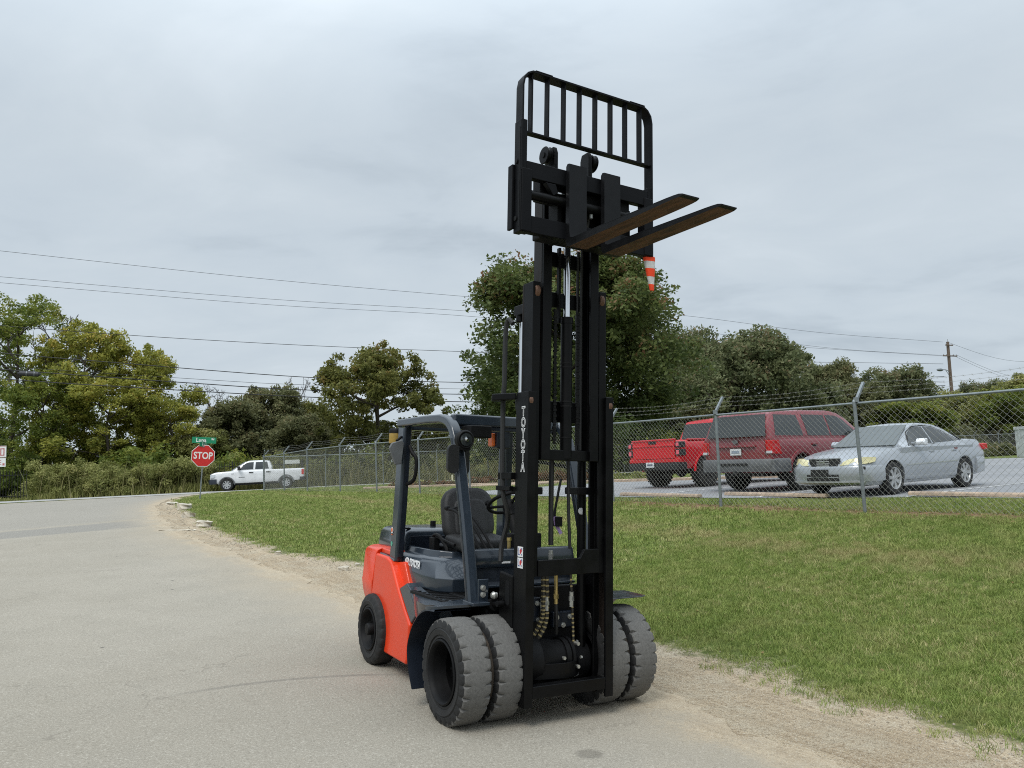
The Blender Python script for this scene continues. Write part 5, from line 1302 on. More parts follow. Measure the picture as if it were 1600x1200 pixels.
# --- counterweight, side panels and hood
def half_to_ring(h, z): return [(x, y, z) for x, y in h] + [(x, -y, z) for x, y in h[::-1]]
cwr = []
for z, inset, front in ((.46, .10, -2.25), (.60, .02, -2.06), (.655, .0, -2.05), (.75, -.02, -2.03), (.765, -.012, -2.02), (1.015, .015, -1.985), (1.045, .035, -1.97), (1.065, .10, -1.95)):
    i = inset
    cwr.append(half_to_ring([(front, -.640 + i * .5), (-2.30, -.640 + i * .7), (-2.43 + i * .7, -.58 + i * .6), (-2.53 + i, -.44 + i * .3), (-2.58 + i, -.2)], z))
P('counterweight', MB().loft(cwr), M_ORANGE, .012, seg=3)
sp = [(-1.978, 1.018), (-1.70, 1.006), (-1.60, .980), (-1.545, .93), (-1.40, .765), (-1.235, .60), (-1.105, .492), (-1.137, .205), (-1.165, .150), (-1.777, .154), (-1.835, .235), (-1.97, .55), (-2.055, .64)]
for sg in (-1, 1):
    P('side_panel', MB().prism(sp, 'Y', sg * .55, sg * .642), M_ORANGE, .022, seg=3)
    P('side_panel_top', MB().prism([(-1.975, 1.02), (-1.70, 1.01), (-1.67, 1.055), (-1.96, 1.066)], 'Y', sg * .42, sg * .585), M_ORANGE, .012)
    P('side_panel_facet', MB().prism([(-1.66, .96), (-1.43, .985), (-1.30, .80), (-1.43, .745), (-1.60, .80)], 'Y', sg * .47, sg * .572), M_ORANGE, .015)
    P('step_side', MB().prism([(-1.40, .760), (-1.235, .825), (-1.15, .785), (-.99, .60), (-1.112, .500)], 'Y', sg * .50, sg * .625), M_SLATE, .012)
    P('step_riser', MB().loft([[(-1.16, sg * .60, .785), (-.98, sg * .645, .60), (-.80, sg * .66, .50), (-.35, sg * .50, .50)], [(-1.15, sg * .585, .80), (-.80, sg * .72, .745), (-.50, sg * .77, .755), (-.18, sg * .72, .785)], [(-1.12, sg * .54, .805), (-.80, sg * .60, .79), (-.50, sg * .62, .79), (-.18, sg * .55, .80)]], caps=False, closed=False), M_SLATE, smooth=60)
    tread = MB().box(-1.06, -.16, min(sg * .40, sg * .66), max(sg * .40, sg * .66), .765, .788)
    for k in range(9): tread.box(-.98 + k * .09, -.95 + k * .09, min(sg * .44, sg * .63), max(sg * .44, sg * .63), .788, .793)
    P('step_tread', tread, M_BLACK2, .002)
    # mudguard over the twin tyres
    arcp = catmull([(-.470, .157), (-.555, .30), (-.585, .42), (-.565, .51), (-.495, .62), (-.38, .715), (-.25, .768), (-.10, .785)], 3); yo = .868 if sg < 0 else .985
    out = []
    for y, dz, dx in ((yo + .01, -.012, .012), (yo, 0, 0), (.44, .010, 0)):
        out.append([(x + dx, sg * y, z + dz) for x, z in arcp])
    inn = []
    for y in (.44, yo): inn.append([(x + .014, sg * y, z - .014) for x, z in arcp])
    P('mudguard', MB().loft(out + inn + [out[0]], caps=False, closed=False), [M_SLATED], 0, smooth=50)
    P('mudguard_lip', MB().sweep([(-.10, sg * .44, .795), (-.10, sg * (yo - .10), .797), (-.115, sg * (yo - .03), .793), (-.17, sg * yo, .785), (-.25, sg * yo, .772)], [(-.008, -.012), (.008, -.012), (.008, .012), (-.008, .012)], up=(0, 0, 1)), M_SLATE, .003)
    fx = -.10 if sg < 0 else .12
    P('fender_top', MB().prism([(fx, sg * .42), (fx, sg * (yo - .10)), (fx - .04, sg * (yo - .03)), (-.22, sg * (yo - .01)), (-.30, sg * .60), (-.40, sg * .42)], 'Z', .800, .808), M_SLATE, .003)

hr = [(.775, [(-1.75, -.49), (-1.1, -.515), (-.88, -.49), (-.76, -.41), (-.72, -.25)]), (.800, [(-1.75, -.515), (-1.1, -.54), (-.86, -.515), (-.735, -.42), (-.69, -.25)]), (.905, [(-1.75, -.525), (-1.12, -.548), (-.86, -.525), (-.72, -.425), (-.675, -.25)]),
      (.925, [(-1.75, -.525), (-1.14, -.545), (-.88, -.515), (-.74, -.41), (-.69, -.25)]), (1.015, [(-1.75, -.515), (-1.18, -.525), (-.985, -.46), (-.875, -.365), (-.83, -.22)]), (1.045, [(-1.75, -.485), (-1.2, -.49), (-1.02, -.43), (-.91, -.34), (-.865, -.2)]), (1.058, [(-1.75, -.455), (-1.22, -.455), (-1.05, -.395), (-.945, -.31), (-.90, -.18)])]
P('hood', MB().loft([half_to_ring(h, z) for z, h in hr]), M_SLATE, .008, seg=2)
P('hood_rim', MB().sweep([(-1.70, -.40, 1.075), (-1.25, -.40, 1.075), (-1.12, -.36, 1.075), (-1.05, -.28, 1.07), (-1.03, -.1, 1.065), (-1.03, .1, 1.065), (-1.05, .28, 1.07), (-1.12, .36, 1.075), (-1.25, .40, 1.075), (-1.70, .40, 1.075)], [(-.03, -.03), (.03, -.03), (.018, .03), (-.018, .03)], up=(0, 0, 1)), M_SLATE, .008, smooth=50)
P('hood_latch', MB().box(-.99, -.965, -.20, -.06, 1.058, 1.064), M_BLACK2, .002)
P('seat_base', MB().box(-1.60, -1.05, -.24, .24, 1.06, 1.13), M_BLACK2, .02)
dk = []
for z, i in ((1.04, .0), (1.10, .0), (1.20, .02), (1.232, .045), (1.245, .085)):
    dk.append(half_to_ring([(-1.72 - i * .6, -.46 + i), (-2.35, -.47 + i), (-2.50 + i, -.42 + i), (-2.585 + i * 1.2, -.3 + i * .5), (-2.61 + i * 1.3, -.1)], z))
P('rear_deck', MB().loft(dk), M_SLATE, .012, seg=3)
P('deck_front', MB().box(-1.718, -1.705, -.40, .40, 1.065, 1.19), M_SLATED, .004)
P('deck_hinge', MB().box(-1.86, -1.80, -.42, -.36, 1.246, 1.262).box(-1.86, -1.80, .36, .42, 1.246, 1.262).cyl((-2.2, .05, 1.24), (-2.2, .05, 1.30), .03, n=10), M_BLACK2, .004)
for sg in (-1, 1): P('pillar_foot', MB().prism([(-1.95, 1.03), (-1.60, 1.00), (-1.58, .975), (-1.62, .955), (-1.98, .97)], 'Y', sg * .615, sg * .42), M_SLATE, .015)
# emblem and lettering on the hood side
lm = basis((-1.268, -.5390, .981), (1, -.0246, -.02), (0, .20, 1))
text_obj('lettering', 'TOYOTA', .084, M_DECAL, fk, lm, .001, .0035, xs=.72, space=.98)
em = MB()
def ring(b, cx, cz, rx, rz, w, y, n=26):
    for i in range(n):
        a0, a1 = 2 * PI * i / n, 2 * PI * (i + 1) / n
        q = [(cx + (rx + s) * math.cos(a), y, cz + (rz + s) * math.sin(a)) for a, s in ((a0, 0), (a1, 0), (a1, w), (a0, w))]
        b.add(q + [(x, yy + .004, z) for x, yy, z in q], [(0, 1, 2, 3), (0, 4, 5, 1), (2, 6, 7, 3)])
ring(em, -1.442, .985, .040, .030, .008, -.539); ring(em, -1.442, .985, .013, .029, .007, -.540); ring(em, -1.442, .999, .029, .011, .007, -.540)
P('emblem', em, M_DECAL)
P('emblem_red_patch', MB().prism([(-1.478, .985), (-1.465, .967), (-1.419, .967), (-1.406, .985)], 'Y', -.5375, -.524), M_DECALR)

# --- cab front, floor and controls
P('dash_panel', MB().prism([(-.34, 1.19), (-.28, 1.185), (-.255, 1.10), (-.27, 1.045), (-.34, 1.02)], 'Y', -.485, .475), M_SLATE, .012)
P('dash_lower', MB().prism([(-.34, 1.02), (-.285, 1.045), (-.275, .93), (-.255, .905), (-.34, .89)], 'Y', -.462, .462), M_SLATED, .010)
P('dash_lip', MB().box(-.30, -.225, -.46, .46, .895, .915), M_SLATE, .005)
P('floor_plate', MB().box(-.72, -.15, -.46, .46, .78, .80).box(-.34, -.30, -.46, .46, .80, .90), M_BLACK2, .004)
P('front_plate', MB().box(.02, .06, -.36, .36, .60, .93), M_BLACK2, .015)
P('dash_label', MB().box(-.2625, -.2575, -.222, -.150, 1.075, 1.108).box(-.2620, -.2570, -.15, -.145, 1.075, 1.108), M_DECAL)
P('steering_column', MB().tube([(-.36, .05, 1.12), (-.50, .05, 1.30), (-.60, .05, 1.46)], .05, 12).cyl((-.58, .05, 1.42), (-.64, .05, 1.53), .06, n=14).box(-.46, -.34, -.10, .20, 1.16, 1.30), M_BLACK2, .01)
swc = Vector((-.635, .05, 1.54)); swn = Vector((-.50, 0, .86)).normalized(); swx = Vector((0, 1, 0)); swy = swn.cross(swx)
b = MB().tube([tuple(swc + swx * .185 * math.cos(a) + swy * .185 * math.sin(a)) for a in np.linspace(0, 2 * PI, 33)], .0155, 8)
for a in (.5, 2.6, 4.7): b.tube([tuple(swc - swn * .03), tuple(swc + swx * .18 * math.cos(a) + swy * .18 * math.sin(a))], .012, 6)
b.cyl(tuple(swc - swn * .045), tuple(swc + swn * .01), .045, n=14)
sw = P('steering_wheel', b, M_BLACK2)
kp = swc + swx * -.175 * .8 + swy * .185 * .6
P('steering_knob', MB().lathe([(0, -.0), (.013, 0), (.013, .03), (.028, .045), (.028, .065), (.015, .078), (0, .08)], (0, 0, 0), 'Z', 12), M_BLACK2, 0, sw).matrix_local = Matrix.Translation(tuple(kp)) @ swn.to_track_quat('Z', 'Y').to_matrix().to_4x4()
# control levers and hoses bundle beside the seat
for k, (y0, z0) in enumerate(((-.40, 1.34), (-.34, 1.335), (-.28, 1.33))):
    b = MB().tube(catmull([(-.95 + k * .03, y0 + .02, z0 + .135), (-.80, y0 + .03, z0 + .115), (-.62, y0 + .05, z0 + .0), (-.46, y0 + .09, z0 - .17), (-.38, y0 + .12, z0 - .28)], 5), .0125, 7)
    lv = P('control_lever', b, M_BLACK2)
    P('lever_knob', MB().lathe([(0, -.03), (.018, -.025), (.022, 0), (.018, .025), (0, .03)], (-.965 + k * .03, y0 + .02, z0 + .14), 'X', 10), M_BLACK2, 0, lv)
P('lever_boot', MB().box(-.50, -.34, -.36, -.12, 1.02, 1.13), M_BLACK2, .02)
P('valve_fitting', MB().cyl((-.33, -.12, 1.19), (-.33, -.12, 1.26), .014, n=8).cyl((-.33, -.12, 1.245), (-.33, -.12, 1.27), .02, n=6), M_BRASS)
# seat
def rr_poly(w, h, r, n=5):
    o = []
    for cx, cy, a0 in ((w - r, h - r, 0), (-w + r, h - r, PI / 2), (-w + r, -h + r, PI), (w - r, -h + r, 1.5 * PI)):
        o += [(cx + r * math.cos(a0 + PI / 2 * k / n), cy + r * math.sin(a0 + PI / 2 * k / n)) for k in range(n + 1)]
    return o
def cushion(c, w, h, d, r, rot):
    rings = []
    for t, s in ((-1, .88), (-.75, .97), (-.3, 1), (.4, 1), (.8, .96), (1, .84)):
        rings.append([tuple(Vector(c) + rot @ Vector((t * d, y * s, z * s))) for y, z in rr_poly(w, h, r)])
    return MB().loft(rings)
rotb = Matrix.Rotation(R(-13), 3, 'Y')
P('seat_back', cushion((-1.32, 0, 1.40), .255, .255, .065, .15, rotb), M_SEAT, smooth=60)
P('seat_back_pad', cushion((-1.262, 0, 1.37), .17, .19, .035, .09, rotb), M_SEAT, smooth=60)
P('seat_cushion', cushion((-1.10, 0, 1.17), .25, .24, .06, .10, Matrix.Rotation(R(-86), 3, 'Y')), M_SEAT, smooth=60)
P('armrest', MB().tube(catmull([(-1.42, -.30, 1.20), (-1.36, -.30, 1.225), (-1.26, -.30, 1.21), (-1.15, -.29, 1.13), (-1.12, -.29, 1.06)], 4), .018, 8).tube([(-1.34, -.30, 1.21), (-.98, -.29, 1.16)], .014, 7), M_BLACK2)
P('seat_belt', MB().box(-1.44, -1.33, -.33, -.27, 1.07, 1.20).tube([(-1.40, -.29, 1.2), (-1.30, -.22, 1.16), (-1.2, -.1, 1.19)], .01, 4), M_BLACK2, .012)

# --- overhead guard
legp = [(-.075, .045), (.075, .045)]
def rect(a, b, r=.012):
    return [(-a + r, -b), (a - r, -b), (a, -b + r), (a, b - r), (a - r, b), (-a + r, b), (-a, b - r), (-a, -b + r)]
for sg in (-1, 1):
    path = [(-1.80, sg * .485, 2.235), (-1.2, sg * .485, 2.235), (-.86, sg * .485, 2.225), (-.74, sg * .485, 2.195), (-.655, sg * .485, 2.135), (-.60, sg * .485, 2.05), (-.535, sg * .485, 1.86), (-.40, sg * .487, 1.42), (-.30, sg * .49, 1.06), (-.245, sg * .49, .80)]
    pth = [path[0], path[1]] + catmull(path[2:6], 4) + path[6:]
    P('guard_leg', MB().sweep(pth, rect(.036, .046), up=(0, 1, 0)), M_SLATE, .006, smooth=40)
    P('guard_leg_seam', MB().sweep([(p[0] + .0, p[1] - sg * .0, p[2]) for p in path[5:]], [(-.012, -.049), (.012, -.049), (.012, .049), (-.012, .049)], up=(0, 1, 0)), M_SLATED, .002)
    P('rear_pillar', MB().sweep([(-1.775, sg * .50, .97), (-1.77, sg * .50, 1.05), (-1.745, sg * .49, 1.5), (-1.705, sg * .485, 2.19)], rect(.075, .042), up=(0, 1, 0)), M_SLATE, .006)
    P('rear_pillar_flange', MB().sweep([(-1.695, sg * .50, 1.0), (-1.665, sg * .49, 1.5), (-1.635, sg * .485, 2.19)], rect(.018, .030, .006), up=(0, 1, 0)), M_SLATED, .003)
    P('leg_foot', MB().box(-.30, -.13, min(sg * .40, sg * .545), max(sg * .40, sg * .545), .790, .815).box(-.215, -.195, min(sg * .38, sg * .47), max(sg * .38, sg * .47), .80, .975), M_SLATE, .006)
    for z in (.862, .912): P('bolt', MB().cyl((-.195, sg * .430, z), (-.172, sg * .430, z), .0155, n=6).cyl((-.195, sg * .430, z), (-.185, sg * .430, z), .022, n=12), M_ZINC)
P('guard_header', MB().box(-.80, -.70, -.45, .45, 2.165, 2.262), M_SLATE, .018)
P('guard_header_lip', MB().box(-.80, -.715, -.44, .44, 2.135, 2.165), M_SLATED, .004)
P('guard_rear_beam', MB().box(-1.80, -1.70, -.45, .45, 2.17, 2.255), M_SLATE, .015)
for k in range(7): P('guard_bar', MB().box(-1.655 + k * .125, -1.615 + k * .125, -.45, .45, 2.20, 2.245), M_SLATED, .006)
P('work_lamp_bracket', MB().box(-.69, -.52, -.40, -.20, 2.06, 2.16), M_BLACK2, .01)
# lamps, mirrors, beacon
hl = P('work_lamp', MB().lathe([(0, -.05), (.045, -.05), (.075, -.02), (.078, .035), (.066, .05), (.06, .045), (0, .035)], (-.50, -.47, 2.035), 'X', 20).box(-.60, -.53, -.53, -.43, 1.94, 1.99).box(-.60, -.56, -.50, -.44, 1.94, 2.09).box(-.52, -.46, -.525, -.425, 1.95, 1.985), M_BLACK2, .004)
P('lens', MB().lathe([(0, .0), (.05, .0), (.052, .012), (0, .018)], (-.462, -.47, 2.035), 'X', 18), M_GLASS2, 0, hl)
P('lamp_bulb', MB().lathe([(0, .0), (.022, .0), (.02, .014), (0, .018)], (-.447, -.47, 2.04), 'X', 10), M_CHROME, 0, hl)
for (c, w, h, n_, yaw) in (((-.60, -.44, 1.865), .085, .11, 'mirror', .25), ((-.46, -.58, 1.88), .052, .115, 'mirror', .1)):
    rm_ = Matrix.Translation(c) @ Matrix.Rotation(yaw, 4, 'Z')
    o = MB().loft([[tuple(rm_ @ Vector((t, y * s, z * s))) for y, z in rr_poly(w, h, .045)] for t, s in ((-.03, .8), (-.02, .96), (.0, 1), (.012, .97))]).build(n_, M_BLKPL, fk, smooth=50)
P('mirror', MB().loft([[(-1.62 + t, -.60 + y * s, 1.955 + z * s) for y, z in [(-.075, .04), (-.05, .085), (.045, .115), (.07, .09), (.05, -.11), (-.01, -.115), (-.05, -.02)]] for t, s in ((-.03, .85), (.0, 1), (.02, .96))]), M_GREYPL, .006)
P('mirror_arm', MB().tube([(-1.62, -.60, 2.06), (-1.68, -.53, 2.10), (-1.70, -.50, 2.10)], .012, 6), M_BLACK2)
bc = P('beacon', MB().lathe([(0, -.075), (.062, -.075), (.066, -.065), (.066, .02), (0, .02)], (-1.895, -.50, 2.125), 'Z', 20), M_AMBER)
P('beacon_cap', MB().lathe([(.069, .02), (.069, .045), (.055, .065), (0, .07)], (-1.895, -.50, 2.125), 'Z', 20), M_BLACK2, 0, bc)
P('beacon_bracket', MB().cyl((-1.895, -.50, 2.01), (-1.895, -.50, 2.05), .03, n=10).box(-1.90, -1.78, -.52, -.48, 2.01, 2.03), M_BLACK2)
P('grab_handle', MB().tube(catmull([(-1.62, -.47, 2.02), (-1.585, -.46, 1.96), (-1.53, -.44, 1.90), (-1.525, -.44, 1.78), (-1.56, -.45, 1.70), (-1.66, -.48, 1.66)], 5), .018, 8), M_BLACK2)
ts = P('turn_signal', MB().box(-1.62, -1.50, .27, .42, 2.02, 2.19), M_SLATED, .015)
P('lens', MB().box(-1.63, -1.54, .235, .275, 2.04, 2.17), M_ORLENS, .012, ts)
st_ = MB()
for z0, z1 in ((1.79, 1.855), (1.70, 1.78), (1.63, 1.69)): st_.box(-1.672, -1.666, .462, .512, z0, z1)
P('warning_sticker', st_, M_DECAL)
P('warning_sticker_band', MB().box(-1.6715, -1.664, .462, .512, 1.782, 1.788), M_ORLENS)
P('round_sticker', MB().lathe([(0, 0), (.028, 0), (.028, .002), (0, .002)], (-1.80, -.5435, 1.238), 'Y', 16), M_DECAL)
P('round_sticker_centre', MB().lathe([(0, 0), (.020, 0), (.020, .002), (0, .002)], (-1.80, -.5455, 1.240), 'Y', 14).box(-1.815, -1.785, -.545, -.543, 1.195, 1.205), M_ORLENS)
P('hazard_sticker', MB().lathe([(0, 0), (.022, 0), (.022, .002), (0, .002)], (-1.80, -.5435, 1.115), 'Y', 12), mat('decal_green', (.10, .35, .25), .5))

# the guard and what is fixed to it stand a little wider and further forward than first laid out
for o in children(fk):
    nm = o.name.split('.')[0]
    if nm in ('guard_leg', 'guard_leg_seam', 'rear_pillar', 'rear_pillar_flange', 'guard_header', 'guard_header_lip', 'guard_rear_beam', 'guard_bar', 'work_lamp_bracket', 'work_lamp', 'mirror', 'mirror_arm', 'beacon', 'beacon_bracket', 'grab_handle', 'turn_signal', 'warning_sticker', 'warning_sticker_band', 'round_sticker', 'round_sticker_centre', 'hazard_sticker', 'leg_foot') or (nm == 'bolt' and abs(o.data.vertices[0].co.z - .887) < .06 and o.data.vertices[0].co.x < -.1):
        my = sum(v.co.y for v in o.data.vertices) / len(o.data.vertices)
        if abs(my) < .15: o.scale = (1, 1.15, 1); o.location = (.12, 0, .012)
        else: o.location = (.12, -.057 if my < 0 else .065, .012)

# --- mast
def channel(y0, y1, x0, x1, z0, z1, tw=.02, tf=.024):
    """C rail: web at |y1|, flanges reaching in to |y0|"""
    s = 1 if y1 > 0 else -1
    def B(b, a, c, xa, xb): return b.box(xa, xb, min(a, c), max(a, c), z0, z1)
    b = MB()
    poly = [(x0, y1), (x1, y1), (x1, y0), (x1 - tf, y0), (x1 - tf, y1 - s * tw), (x0 + tf, y1 - s * tw), (x0 + tf, y0), (x0, y0)]
    return b.prism(poly, 'Z', z0, z1)
for sg in (-1, 1):
    P('outer_rail', channel(sg * .318, sg * .388, .208, .386, .148, 2.385), M_BLACK, .004)
    P('middle_rail', channel(sg * .272, sg * .340, .214, .352, 1.045, 3.225), M_BLACK, .004)
    P('middle_rail_face', MB().box(.20, .216, min(sg * .285, sg * .342), max(sg * .285, sg * .342), 1.05, 3.22), M_BROWNBLK, .002)
    P('inner_rail', channel(sg * .182, sg * .258, .222, .366, 1.885, 4.06), M_BLACK, .004)
    P('inner_rail_wear_strip', MB().box(.235, .34, min(sg * .2585, sg * .2605), max(sg * .2585, sg * .2605), 2.4, 4.05), M_BROWNBLK)
    P('outer_rail_wear_strip', MB().box(.24, .35, min(sg * .365, sg * .3675), max(sg * .365, sg * .3675), .55, 2.30), M_BROWNBLK)
    for (x, y, z) in ((.335, sg * .362, 2.318), (.315, sg * .300, 3.155), (.28, sg * .30, 1.12)):
        P('mast_roller', MB().lathe([(0, -.022), (.048, -.022), (.056, -.012), (.056, .012), (.048, .022), (0, .022)], (x, y, z), 'Y', 20), M_ROLL)
    # lift cylinders behind the rails
    cy = P('lift_cylinder', MB().cyl((.11, sg * .285, .26), (.11, sg * .285, 2.36), .036, n=18).cyl((.11, sg * .285, .26), (.11, sg * .285, .42), .043, n=18).cyl((.11, sg * .285, 2.27), (.11, sg * .285, 2.37), .046, n=18), M_BLACK, .003)
    P('cylinder_rod', MB().cyl((.11, sg * .285, 2.36), (.11, sg * .285, 3.02), .0235, n=16), M_CHROME, 0, cy)
    P('cylinder_bracket', MB().box(.05, .24, min(sg * .16, sg * .33), max(sg * .16, sg * .33), 1.63, 1.685), M_BLACK, .008)
    P('rod_head', MB().box(.06, .22, min(sg * .24, sg * .335), max(sg * .24, sg * .335), 3.00, 3.08).cyl((.10, sg * .30, 2.95), (.10, sg * .30, 3.02), .035, n=12), M_BLACK, .008)
    P('tilt_bracket', MB().prism([(.02, 1.055), (.21, 1.04), (.21, .66), (.10, .66), (.03, .70), (.015, .80)], 'Y', sg * .370, sg * .402), M_BLACK, .012)
    P('tilt_slot', MB().prism([(.13, 1.0), (.17, 1.0), (.18, .97), (.18, .84), (.165, .82), (.13, .83), (.12, .86), (.12, .98)], 'Y', sg * .4015, sg * .4045), M_BLACK2, .003)
    P('tilt_cylinder', MB().cyl((-.55, sg * .40, .70), (-.05, sg * .40, .80), .045, n=16).cyl((-.05, sg * .40, .80), (.08, sg * .40, .826), .022, n=12).cyl((.08, sg * .37, .826), (.08, sg * .45, .826), .022, n=12), M_BLACK2)
    P('tilt_pin', MB().cyl((.02, sg * .40, .88), (.02, sg * .445, .88), .030, n=12).lathe([(0, .0), (.038, .0), (.034, .02), (0, .028)], (.02, sg * .44, .88), 'Y', 12) if sg > 0 else MB().cyl((-.02, -.40, .87), (-.02, -.425, .872), .024, n=14).lathe([(0, -.02), (.018, -.017), (.030, .0), (0, .0)], (-.02, -.425, .872), 'Y', 12), M_ZINC)
    P('axle_plate', MB().prism([(.03, .72), (.15, .70), (.19, .60), (.16, .54), (.06, .55), (.0, .62)], 'Y', sg * .385, sg * .405), M_SLATED, .006)
    for (x, z) in ((.03, .70), (.045, .595), (.14, .635)): P('bolt', MB().cyl((x, sg * .40, z), (x, sg * .422, z), .020, n=6).cyl((x, sg * .40, z), (x, sg * .410, z), .026, n=12), M_ZINC)
    ch = MB()
    for k in range(46):
        z = 2.02 + k * .0225 if True else 0
        ch.cbox((.30, sg * .105, z), (.016 if k % 2 else .010, .030 if k % 2 else .022, .02))
    P('lift_chain', ch, M_BLACK2)
P('hose_guard_plate', MB().prism([(-.05, -.46), (.03, -.50), (.21, -.402), (.21, -.385), (-.03, -.385)], 'Z', 2.335, 2.385), M_BLACK, .008)
P('mast_tie_beam', MB().box(.20, .235, -.385, .385, 2.20, 2.34).box(.19, .225, -.335, .335, 3.08, 3.20), M_BLACK, .006)
P('middle_cross_member', MB().prism([(-.272, 1.045), (-.272, 1.16), (.10, 1.165), (.135, 1.225), (.20, 1.228), (.272, 1.228), (.272, 1.05)], 'X', .335, .365), M_BLACK, .005)
P('inner_cross_member', MB().box(.235, .33, -.235, .235, 1.885, 1.965).box(.20, .24, -.20, .20, 2.18, 2.30).box(.21, .235, -.22, .22, 3.40, 3.52), M_BLACK, .006)
P('bottom_cross_member', MB().box(.31, .385, -.318, .318, .205, .290).box(.21, .31, -.318, .318, .205, .225), M_BLACK, .006)
P('axle_guard', MB().sweep([(.20, -.33, .36), (.27, -.20, .355), (.295, 0, .35), (.28, .10, .35), (.22, .18, .35)], [(-.008, -.055), (.008, -.055), (.008, .055), (-.008, .055)], up=(0, 0, 1)), M_BLACK, .004, smooth=50)
fc = P('free_lift_cylinder', MB().cyl((.30, 0, 1.90), (.30, 0, 2.985), .0455, n=24).cyl((.30, 0, 2.94), (.30, 0, 2.99), .050, n=24), M_BLACK, .002)
for z in (2.30, 2.335, 2.60, 2.63, 2.06): P('cylinder_band', MB().lathe([(.0457, -.006), (.0485, -.006), (.0485, .006), (.0457, .006)], (.30, 0, z), 'Z', 24, closed=True), M_BLACK2, 0, fc)
P('cylinder_rod', MB().cyl((.30, 0, 2.985), (.30, 0, 4.05), .0265, n=20), M_CHROME, 0, fc)
P('rod_sleeve', MB().box(.235, .27, -.055, -.035, 2.95, 3.55), M_BLACK2, .003)
# hoses down the middle of the mast
for pts, r, m in (([(.24, -.14, 3.05), (.23, -.145, 2.7), (.235, -.13, 2.42), (.24, -.15, 2.1), (.25, -.14, 1.96)], .011, M_RUBHOSE), ([(.25, -.115, 3.0), (.24, -.12, 2.5), (.235, -.105, 2.2), (.24, -.12, 1.97)], .010, M_RUBHOSE),
                  ([(.20, -.06, 1.95), (.19, -.055, 1.6), (.185, -.05, 1.25)], .020, M_RUBHOSE), ([(.20, .09, 1.95), (.20, .10, 1.5), (.20, .115, 1.22)], .013, M_RUBHOSE), ([(.25, .14, 3.0), (.245, .15, 2.5), (.25, .145, 2.02)], .010, M_RUBHOSE),
                  ([(.18, -.115, 1.05), (.19, -.115, .85), (.18, -.125, .70), (.14, -.20, .56), (.08, -.30, .48)], .016, M_BRAID), ([(.18, -.085, 1.05), (.185, -.08, .84), (.175, -.09, .66), (.14, -.18, .52), (.06, -.30, .44)], .017, M_BRAID),
                  ([(.17, .01, 1.05), (.17, .01, .85), (.165, .02, .70), (.12, .05, .58)], .015, M_RUBHOSE), ([(.19, .13, 1.05), (.20, .14, .80), (.205, .15, .5), (.20, .14, .33)], .009, M_BRAID)):
    hp = catmull(pts, 5)
    ho = P('hydraulic_hose', MB().tube(hp, r, 8), m)
    if m is M_BRAID:
        sb = MB(); acc = 0
        for k in range(len(hp) - 1):
            a, b_ = Vector(hp[k]), Vector(hp[k + 1]); d_ = (b_ - a); nseg = max(1, int(d_.length / .03))
            for q in range(nseg):
                c0 = a.lerp(b_, (q + .3) / nseg); tl = Vector((.5, -.5, .25)).cross(d_).normalized() * .5
                sb.cyl(tuple(c0 - d_.normalized() * .006), tuple(c0 + d_.normalized() * .006), r * 1.06, n=8, caps=False)
        P('hose_stripe', sb, M_STRIPE, 0, ho)['kind'] = 'stuff'
hg = P('hydraulic_hose', MB().tube(catmull([(.115, -.375, 2.93), (.06, -.385, 2.97), (.03, -.39, 2.85), (.035, -.395, 2.5), (.03, -.40, 2.36), (.03, -.40, 2.2), (.045, -.405, 1.8), (.06, -.40, 1.62), (.06, -.36, 1.50), (.02, -.34, 1.40), (-.02, -.36, 1.25), (.0, -.38, 1.12)], 5), .019, 8), M_RUBHOSE)
P('hose_clamp', MB().box(.0, .20, -.42, -.37, 1.74, 1.79), M_BLACK, .006)
P('hose_clamp', MB().box(-.02, .19, -.425, -.385, 1.655, 1.69), M_BLACK, .006)
for (x, y, z, h) in ((.18, -.115, .80, .10), (.187, -.085, .82, .10), (.17, .01, .86, .10), (.195, .135, .84, .11), (.20, .14, .36, .10), (.185, -.05, 1.17, .08)):
    P('hose_fitting', MB().cyl((x, y, z - h / 2), (x, y, z + h / 2), .017, n=10).cyl((x, y, z - h * .1), (x, y, z + h * .2), .021, n=6), M_ZINC if y != .01 else M_BRASS)
P('elbow_fitting', MB().tube([(.20, .14, .33), (.20, .145, .295), (.195, .17, .285), (.18, .20, .285)], .018, 8), M_ZINC)
P('yellow_hose_end', MB().cyl((.17, .01, .90), (.17, .01, 1.06), .016, n=10), M_BRASS)
P('wire_connector', MB().tube(catmull([(-.30, .36, 1.75), (-.26, .30, 1.60), (-.24, .26, 1.45), (-.22, .28, 1.36)], 5), .012, 6).box(-.25, -.18, .25, .30, 1.36, 1.44), M_BLACK2, .004)
P('tie_down_ribbon', MB().sweep([(-.22, .25, 1.44), (-.22, .26, 1.38), (-.20, .30, 1.30)], [(-.002, -.016), (.002, -.016), (.002, .016), (-.002, .016)], up=(0, 1, 0)), mat('lilac_strap', (.40, .27, .52), .7))
P('paint_fleck', MB().lathe([(0, 0), (.028, 0), (.026, .006), (0, .008)], (.136, .262, 1.50), 'X', 9), M_DECAL)
P('white_tag', MB().box(.145, .150, .26, .30, 1.93, 1.98), M_DECAL)
for y, x in ((-.165, .27), (-.15, .235), (.155, .27), (.14, .24)): P('hydraulic_hose', MB().tube([(x, y, 1.97), (x - .01, y * 1.05, 2.5), (x, y, 3.1), (x + .01, y, 3.55)], .013, 7), M_RUBHOSE)
